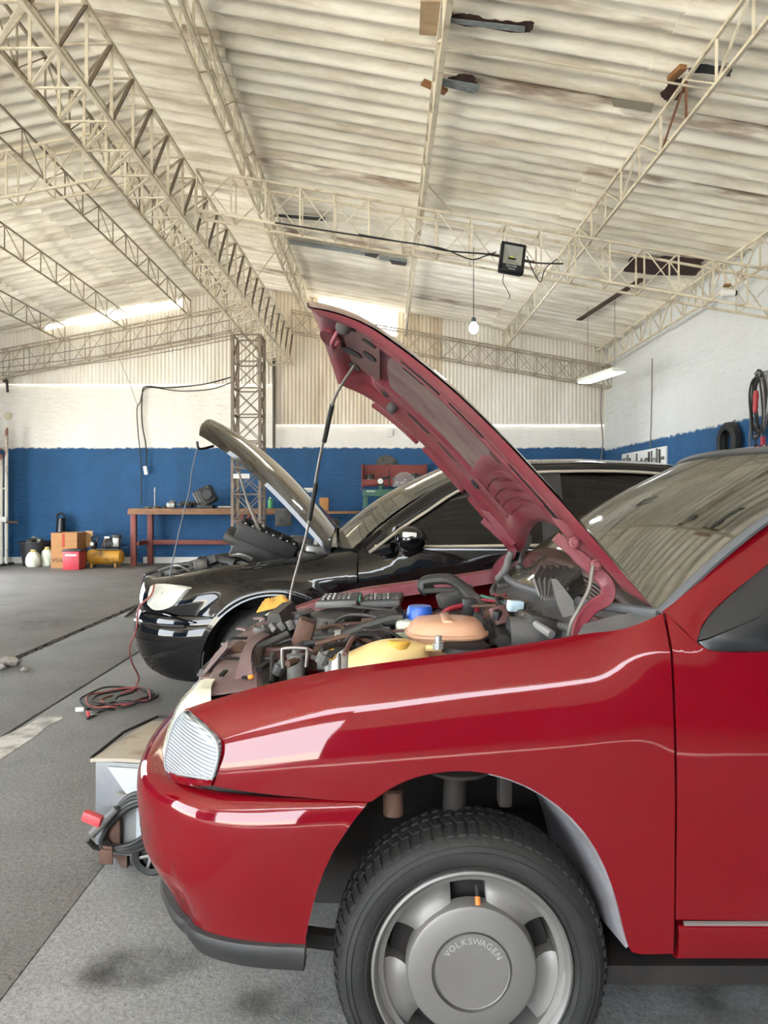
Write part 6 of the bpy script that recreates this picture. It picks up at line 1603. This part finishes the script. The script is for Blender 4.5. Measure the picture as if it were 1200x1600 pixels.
M_bag = mat('white_bag', '#c3c6b4', .55, col2='#a9ab97', nscale=8); M_tie = mat('yellow_tie', '#b9a13a', .6)
bag(52, 13.55, .26, .32, 'small white bag with yellow knot, left one beside the tub', M_bag, M_tie)
bag(74, 13.70, .25, .36, 'small white bag with yellow knot against the cardboard box', M_bag, M_tie)
e = empty('black_bag', (lx(95, 14.18), 14.18, 0), 'black plastic bag stuffed behind the cardboard box', 'bag'); rows = []
for i in range(11):
    t = i/10
    rows.append([Vector((lx(93+3*t, 14.18)+.15*(1-.55*t)*(1+.1*math.sin(4*a+6*t))*math.cos(a), 14.18+.13*(1-.4*t)*math.sin(a), .003+.88*t)) for a in [2*math.pi*k/20 for k in range(21)]])
MB().grid(rows).build('sack', mat('black_bin_bag', '#141416', .3), e, ang=60)
MB().torus((lx(95, 14.18), 14.18, .91), .07, .022, 'Y', 18, 8).build('handle', mat('black_bin_bag', '#141416', .3), e)
cp = empty('air_compressor', (lx(165, 13.6), 13.6, 0), 'air compressor with a grimy orange tank', 'compressor')
M_or = mat('grimy_orange', '#c08a2e', .5, col2='#4a3420', nscale=4, nlo=.52, nhi=.68, namt=.9)
cx_ = lx(164.5, 13.55); cy_ = 13.55
MB().lathe([(0, -.33), (.09, -.325), (.13, -.29), (.14, -.24), (.14, .24), (.13, .29), (.09, .325), (0, .33)], (cx_, cy_, .19), 'X', 30).build('tank', M_or, cp)
for x in (-.22, .22):
    for y in (-.1, .1): MB().box((cx_+x, cy_+y, .04), (.04, .03, .08), bev=.006).build('foot', M_or, cp)
MB().box((cx_+.08, cy_, .335), (.40, .22, .02)).build('platform', M_blkd, cp)
mt_ = MB().lathe([(0, -.11), (.08, -.11), (.09, -.09), (.09, .08), (.07, .11), (0, .11)], (cx_+.10, cy_, .44), 'X', 24).build('motor', M_gryp, cp)
for k in range(10): MB().torus((cx_+.03+.014*k, cy_, .44), .092, .004, 'X', 24, 6).build('cooling_fin', M_blkd, mt_)
MB().box((cx_+.22, cy_-.02, .46), (.12, .13, .18), bev=.02).build('pump_head', M_alu, cp)
MB().box((cx_+.22, cy_-.02, .57), (.14, .12, .06), bev=.015).build('head_cover', M_blk, cp)
MB().box((cx_+.04, cy_, .545), (.1, .08, .04), bev=.015).build('switch_box', M_white, cp)
MB().lathe([(.03, 0), (.05, .03), (.05, .12), (.02, .16)], (cx_-.20, cy_, .33), 'Z', 16).build('regulator', M_blk, cp)
MB().lathe([(0, -.012), (.035, -.012), (.04, .02)], (cx_-.22, cy_-.06, .43), 'Y', 18).build('pressure_gauge', M_alu, cp)
MB().tube(spline([(cx_+.18, cy_-.05, .52), (cx_+.05, cy_-.13, .50), (cx_-.02, cy_-.12, .36)], 5), .012, 7).build('pipe', M_rust, cp)
MB().torus((cx_-.19, cy_, .52), .06, .018, 'Y', 18, 8).build('air_hose', M_blk, cp)
# --- pipe rack at the far left
M_pole = mat('worn_white_pole', '#c9c2b6', .6, col2='#7a4a3a', nscale=3, nlo=.5, nhi=.6, namt=1, stretch=(1, 1, .6))
pr = empty('pipe_rack', (lx(8, 14.0), 14.0, 0), 'worn white pipe stand with hooks at the left end of the wall', 'stand')
for px, z1 in ((10, 2.6), (2, 2.1), (-9, 2.6)): MB().tube([(lx(px, 13.9), 13.9, .01), (lx(px, 13.9), 13.9, z1)], .032, 10).build('pole', M_pole, pr)
for z in (.85, 1.45, 2.2): MB().tube([(lx(-9, 13.9), 13.9, z), (lx(10, 13.9), 13.9, z)], .02, 8).build('rung', M_pole, pr)
MB().tube([(lx(10, 13.9), 13.88, .82), (lx(29, 13.9), 13.88, .81)], .022, 8).build('arm', M_rust, pr)
MB().box((lx(3, 13.9), 13.86, .87), (.22, .05, .10), bev=.006).build('shelf_plate', M_white, pr)
for px in (-6, 8): MB().box((lx(px, 13.9), 13.9, .02), (.1, .5, .04), bev=.006).build('foot', M_blk, pr)
rf = MB().lathe([(0, -.03), (.05, -.03), (.055, -.01), (.07, -.008), (.07, .02)], P(12, 650, 14.36), 'Y', 24).build('wall_socket', mat('cream_fitting', '#cfc3ae', .6)); tag(rf, 'round cream fitting on the white wall at the far left', 'fitting')
hk = MB().tube(spline([P(6, 596, 14.3), P(10, 594, 14.22), P(11, 600, 14.2), P(12, 613, 14.2)], 4), .025, 8).build('wall_hook', M_blk); tag(hk, 'dark hooked pipe end high on the wall at the far left', 'pipe')
# --- wall cables with the extension socket
WY = 14.33
cable([P(365, 588, WY), P(320, 600, WY), P(260, 606, WY), P(228, 604, WY), P(222, 618, WY), P(222, 660, WY), P(227, 690, WY), P(229, 712, WY), P(228, 730, WY)], .012, M_cab, 'black cable drooping from the column and down to the white socket')
cable([P(365, 596, WY), P(330, 608, WY), P(280, 611, WY), P(230, 606, WY), P(219, 628, WY), P(214, 640, WY), P(216, 680, WY), P(220, 720, WY), P(221, 790, WY)], .010, M_cab, 'black cable running down the blue wall behind the bench')
es = MB().box(P(227.5, 735, 14.3), (.07, .04, .17), rot=(0, -.2, 0), bev=.012).build('extension_socket', M_white); tag(es, 'white extension socket hanging on a cable on the blue wall', 'socket')
cable([P(186, 560, 14.2), P(203, 600, 14.3), P(215, 635, 14.33)], .005, M_cabg, 'thin grey wire slanting down the white wall to the cable knot')
dp = MB().tube([P(428, 560, 14.3), P(428, 700, 14.3)], .03, 8).build('down_pipe', mat('dark_pipe', '#4f473f', .6)); tag(dp, 'dark vertical pipe on the back wall right of the column', 'pipe')
cable([P(940, 600, 14.25), P(939, 650, 14.3), P(942, 690, 14.3), P(939, 720, 14.3)], .012, M_cabg, 'grey conduit running down the corner of the two walls')
o = MB().box(P(610, 675, 14.38), (.12, .03, .16), bev=.02).build('junction_box', M_white); tag(o, 'small white junction box on the white band of the back wall', 'box')
# --- right wall
def RW(px, py, d=.03):
    x = XWR-d; y = x*F/(px-600); return Vector((x, y, EYE-(py-HZ)*y/F))
tbd = empty('tool_board', RW(1006, 712), 'white pegboard with hand tools on the blue right wall', 'tool board')
yA, yB = RW(972, 712).y, RW(1041, 712).y; zt_, zb_ = 2.06, 1.35
MB().box((XWR-.02, (yA+yB)/2, (zt_+zb_)/2), (.03, yA-yB, zt_-zb_), bev=.004).build('board', mat('pegboard_white', '#cfd2d2', .6), tbd)
random.seed(17)
for k in range(17):
    y = yB+.12+(yA-yB-.24)*k/16; z = 1.88+.06*random.uniform(-1, 1)
    if k % 4 == 3: MB().torus((XWR-.045, y, z), .05, .010, 'X', 16, 6).build('ring_tool', M_alu, tbd)
    else:
        t = MB().box((XWR-.045, y, z), (.02, .05 if k % 3 else .13, .22 if k % 3 else .05), bev=.006).build('tool', M_blk if k % 2 else M_gryp, tbd)
        MB().box((XWR-.045, y, z-.13), (.018, .03, .10), bev=.005).build('handle', (M_rub, M_alu)[k % 2], t)
tr_ = empty('worn_tire', RW(1136, 690, .14), 'black tyre carcass hanging on the blue right wall', 'tyre')
tc_ = Vector((XWR-.075, 9.05, 1.95))
MB().lathe([(.15, -.05), (.18, -.062), (.22, -.06), (.245, -.04), (.25, 0), (.245, .04), (.22, .06), (.18, .062), (.15, .05), (.165, .042), (.21, .042), (.23, 0), (.21, -.042), (.165, -.042), (.15, -.05)], tc_, 'X', 40).build('carcass', M_rub, tr_)
MB().tube([tc_+Vector((.075, 0, .27)), tc_+Vector((-.02, 0, .215))], .012, 8).build('hook', M_gal, tr_)
cbn = empty('cable_bundle', RW(1186, 640, .1), 'tangled black cables with a red handle hung high on the right wall', 'cable')
hc = RW(1187, 628, .10)
for k in range(7):
    r1, r2 = .20+.02*(k % 3), .33+.02*(k % 4)
    MB().tube([hc+Vector((-.012*k+.03, r1*.72*math.cos(a)+.02*math.sin(3*a+k), r2*math.sin(a)*.95+.02*math.cos(2*a+k)-.03*k*.3)) for a in [2*math.pi*j/28 for j in range(28)]], .011, 7, close=True).build('cable_loop', (M_cab, M_cab, M_cabg)[k % 3], cbn)
MB().lathe([(0, -.13), (.022, -.12), (.03, -.06), (.026, .0), (.033, .06), (.022, .12), (0, .13)], hc+Vector((-.055, -.02, .0)), 'Z', 16, Matrix.Rotation(.1, 3, 'X')).build('red_handle', mat('red_grip', '#b0333a', .5), cbn)
for k, (dy, l) in enumerate(((.16, .62), (.02, .55), (-.1, .45))):
    MB().tube(spline([hc+Vector((-.02, dy, -.25)), hc+Vector((-.02, dy+.03, -.4)), hc+Vector((-.02, dy-.01, -.3-l*.6))], 5), .008, 6).build('hanging_lead', (M_cabg, M_cab, M_cabg)[k], cbn)
MB().box(hc+Vector((-.03, .02, -.50)), (.03, .04, .05), bev=.008).build('connector', M_red, cbn)
MB().box(hc+Vector((-.03, -.13, -.46)), (.04, .05, .12), bev=.012).build('red_plug', mat('red_grip', '#b0333a', .5), cbn)
MB().box(hc+Vector((-.03, .03, -.73)), (.03, .045, .15), rot=(.15, 0, 0), bev=.01).build('white_tag', M_white, cbn)
MB().tube([hc+Vector((.10, 0, .34)), hc+Vector((-.06, 0, .32))], .015, 8).build('peg', M_gal, cbn)
cable([RW(1019, 560, .012), RW(1018, 630, .012), RW(1016, 700, .012)], .008, M_cabg, 'thin wire hanging straight down the white right wall above the tool board', n=3)
cm = empty('wall_camera', P(1136, 458, 7.85), 'small white camera under the right end of the cross truss', 'camera')
MB().lathe([(0, -.07), (.035, -.07), (.04, -.05), (.04, .06), (0, .07)], P(1138, 458, 7.85), 'X', 18).build('body', M_white, cm)
MB().lathe([(0, -.006), (.028, -.006), (.03, .01)], P(1138, 458, 7.85)+Vector((.074, 0, 0)), 'X', 16).build('lens', M_blk, cm)
MB().box(P(1136, 446, 7.85), (.07, .05, .03), bev=.006).build('mount', M_wood, cm)

# --- welding machine in front of the bumper
wd_ = empty('welding_machine', (-.78, 2.6, 0), 'battered grey welding machine on wheels in front of the red bumper', 'welder')
WR = Matrix.Rotation(math.radians(-10), 3, 'Z'); wc = Vector((-.795, 2.69, 0))
def wp_(x, y, z): return wc+WR@Vector((x*.70, y, z*.97))
M_wg = mat('scuffed_grey_steel', '#6b6f74', .5, .2, col2='#8d8a86', nscale=5, namt=.8, bump=.1)
M_wt = mat('beige_top_paint', '#a09889', .6, col2='#74604c', nscale=7, nlo=.55, nhi=.7, namt=.9)
M_ww = mat('white_panel_paint', '#a9afb3', .5, col2='#a9adb0', nscale=6)
MB().box(wp_(0, 0, .205), (.32, .42, .32), rot=WR, bev=.012).build('casing', M_wg, wd_)
top = MB(); rows = []
for i in range(9):
    y = -.215+.43*i/8; rows.append([wp_(x, y, .372+.028*math.cos(y*5)*(1-(x/.27)**4)) for x in (-.245, -.22, -.1, 0, .1, .22, .245)])
MB().slab(rows, (0, 0, -.012)).build('lid', M_wt, wd_)
MB().tube([wp_(-.245, -.21, .378), wp_(-.245, .0, .40), wp_(-.20, .21, .40), wp_(.2, .23, .40)], .006, 8).build('lid_gasket', M_rub, wd_)
MB().prism([wp_(-.15, -.216, .355), wp_(.20, -.216, .355), wp_(.13, -.216, .24), wp_(.05, -.216, .205), wp_(.02, -.216, .06), wp_(.0, -.216, .06), wp_(.0, -.216, .22), wp_(-.08, -.216, .29)], WR@Vector((0, -.004, 0))).build('painted_panel', M_ww, wd_, smooth=False)
for (x, z) in ((-.11, .13), (.10, .27)):
    b = MB().box(wp_(x, -.228, z), (.055, .02, .11), rot=WR, bev=.004).build('cable_hook', M_rust, wd_)
    MB().box(wp_(x-.004, -.25, z-.035), (.05, .05, .008), rot=WR, bev=.002).build('hook_lip', M_rust, b)
    MB().box(wp_(x-.004, -.272, z-.055), (.05, .006, .06), rot=WR, bev=.002).build('hook_plate', M_rust, b)
for k in range(4):
    o_ = .012*k
    MB().tube(spline([wp_(.11, -.255-.004*k, .285-o_*.5), wp_(.0, -.25-.006*k, .275-o_), wp_(-.10-o_*.5, -.25, .20-o_), wp_(-.14, -.25-.006*k, .12-o_*.4), wp_(-.06, -.255, .085+o_*.3), wp_(.06, -.25-.004*k, .10+o_), wp_(.16, -.24, .17+o_*1.5)], 7), .0095, 8).build('welding_lead', M_rub if k % 2 else M_hose, wd_)
hd = MB().tube([wp_(-.06, -.27, .235), wp_(-.17, -.29, .15)], [.012, .014], 10).build('electrode_holder', M_gryp, wd_)
MB().box(wp_(-.165, -.29, .205), (.07, .03, .035), rot=WR@Matrix.Rotation(.3, 3, 'Y'), bev=.008).build('red_clamp', mat('red_clamp', '#c0444a', .5), wd_)
MB().tube([wp_(-.19, -.29, .13), wp_(-.17, -.275, .10), wp_(-.12, -.26, .085)], .009, 8).build('holder_lead', M_rub, hd)
MB().tube(spline([wp_(-.10, -.225, .27), wp_(-.04, -.23, .265), wp_(.04, -.23, .285)], 4), .004, 6).build('earth_wire', M_cabg, wd_)
MB().prism([wp_(-.225, -.205, .05), wp_(-.06, -.205, .05), wp_(-.06, -.205, .0), wp_(-.09, -.205, .0), wp_(-.12, -.205, .03)], WR@Vector((0, .02, 0))).build('foot', M_rust, wd_)
MB().box(wp_(.0, .18, .025), (.2, .03, .05), rot=WR, bev=.004).build('rear_foot', M_rust, wd_)
MB().tube([wp_(-.235, -.1, .075), wp_(-.265, -.1, .08)], .006, 6).build('earth_peg', M_gal, wd_)
for y, nm in ((-.235, 'wheel'), (.20, 'wheel')):
    c = Vector((-.772 if y < 0 else -.73, 2.69+y, .066))
    t = MB().lathe([(.042, -.014), (.060, -.018), (.066, -.012), (.066, .012), (.060, .018), (.042, .014)], c, 'Y', 30).build(nm, M_rub, wd_)
    for k in range(6):
        a = k*math.pi/3+.2; MB().box(c+Vector((.024*math.cos(a), -.006, .024*math.sin(a))), (.042, .012, .010), rot=(0, -a, 0), bev=.002).build('spoke', M_alu, t)
    MB().lathe([(0, -.018), (.010, -.018), (.012, 0)], c, 'Y', 14).build('hub', M_gal, t)
    MB().lathe([(.0, .004), (.043, .004)], c, 'Y', 24).build('wheel_disc', M_blk, t)
MB().tube([Vector((-.772, 2.455, .066)), Vector((-.73, 2.89, .066))], .007, 6).build('axle', M_gal, wd_)
# --- test leads on the floor and up to the black car
ld = empty('test_leads', FP(178, 1098), 'tangled red and black test leads lying on the floor by the black car', 'cable')
M_rw = mat('red_wire', '#8f4a48', .6)
random.seed(4)
for k in range(5):
    cx, cy = FP(178+6*k, 1094+2*k)[0], FP(178, 1094)[1]; R1, R2 = .20-.022*k, .26-.03*k
    pts = [Vector((cx+R1*math.cos(a+k)+.03*math.sin(2*a+k), cy+R2*math.sin(a+k)+.02*math.cos(3*a), .008+.006*(j % 3)+.003*k)) for j, a in enumerate([2*math.pi*t/12*(.85+.03*k) for t in range(13)])]
    MB().tube(spline(pts, 5), .0065, 6).build('loop', M_cab if k % 2 == 0 else M_rw, ld)
for p0, p1 in (((205, 1098), (135, 1112)), ((225, 1098), (150, 1118)), ((215, 1082), (165, 1086))):
    a, b = FP(*p0), FP(*p1); a.z = b.z = .012; MB().tube(spline([a, a.lerp(b, .5)+Vector((0, .04, .004)), b], 6), .006, 6).build('tail', M_cab, ld)
q = FP(125, 1112); MB().box(q+Vector((0, 0, .014)), (.05, .025, .024), rot=(0, 0, .2), bev=.005).build('white_plug', M_white, ld)
for k, (px, py, m) in enumerate(((138, 1121, mat('red_clip', '#c43a40', .5)), (144, 1125, M_blk))):
    q = FP(px, py); cl2 = MB().box(q+Vector((0, 0, .02)), (.018, .07, .014), rot=(.15, 0, .5-k), bev=.004).build('crocodile_clip', m, ld)
    MB().box(q+Vector((.01, .01, .03)), (.014, .05, .008), rot=(-.2, 0, .4-k), bev=.003).build('clip_jaw', M_gal, cl2)
g1 = FP(207, 1082); g1.z = .01
MB().tube(spline([P(241, 914, 4.05), P(236, 930, 4.02), P(217, 950, 4.05), P(213, 985, 4.15), P(203, 1010, 4.3), P(206, 1035, 4.45), P(217, 1060, 4.6), g1], 6), .0055, 6).build('rising_wire', M_rw, ld)
cr = MB().tube(spline([P(308, 702, 4.35), P(300, 735, 4.33), P(296, 765, 4.3), P(280, 830, 4.25), P(264, 905, 4.2)], 4), .004, 6).build('tie_cord', mat('thin_cord', '#5b5f66', .7)); tag(cr, 'thin grey cord tied from the black bonnet down to its front', 'cord')
# --- rubble by the joint
M_rock = mat('pale_rubble', '#9b968f', .9, col2='#7d766c', nscale=15, namt=.8, bump=.6)
random.seed(12)
for k, (px, py, r, lb) in enumerate(((-2, 1046, .06, 'lump of pale rubble at the left picture edge by the joint'), (17, 1041, .08, 'largest lump of pale rubble beside the dark floor joint'), (38, 1048, .03, 'small rust-stained rubble bit right of the larger lumps'))):
    q = FP(px, py); rows = []
    o = MB().ball(q+Vector((0, 0, r*.42)), (r, r*.8, r*.5), 10, 7)
    o.v = [tuple(Vector(v)+Vector((random.uniform(-1, 1), random.uniform(-1, 1), random.uniform(-.6, .6)))*r*.12) for v in o.v]
    tag(o.build('rubble_lump', M_rock, smooth=False), lb, 'rubble', 'rubble by the floor joint')
sk = MB().tube([FP(196, 965)+Vector((0, 0, .012)), FP(216, 948)+Vector((0, 0, .012))], .012, 8).build('black_rod', M_blk); tag(sk, 'short black rod lying on the floor by the joint near the black bumper', 'rod')
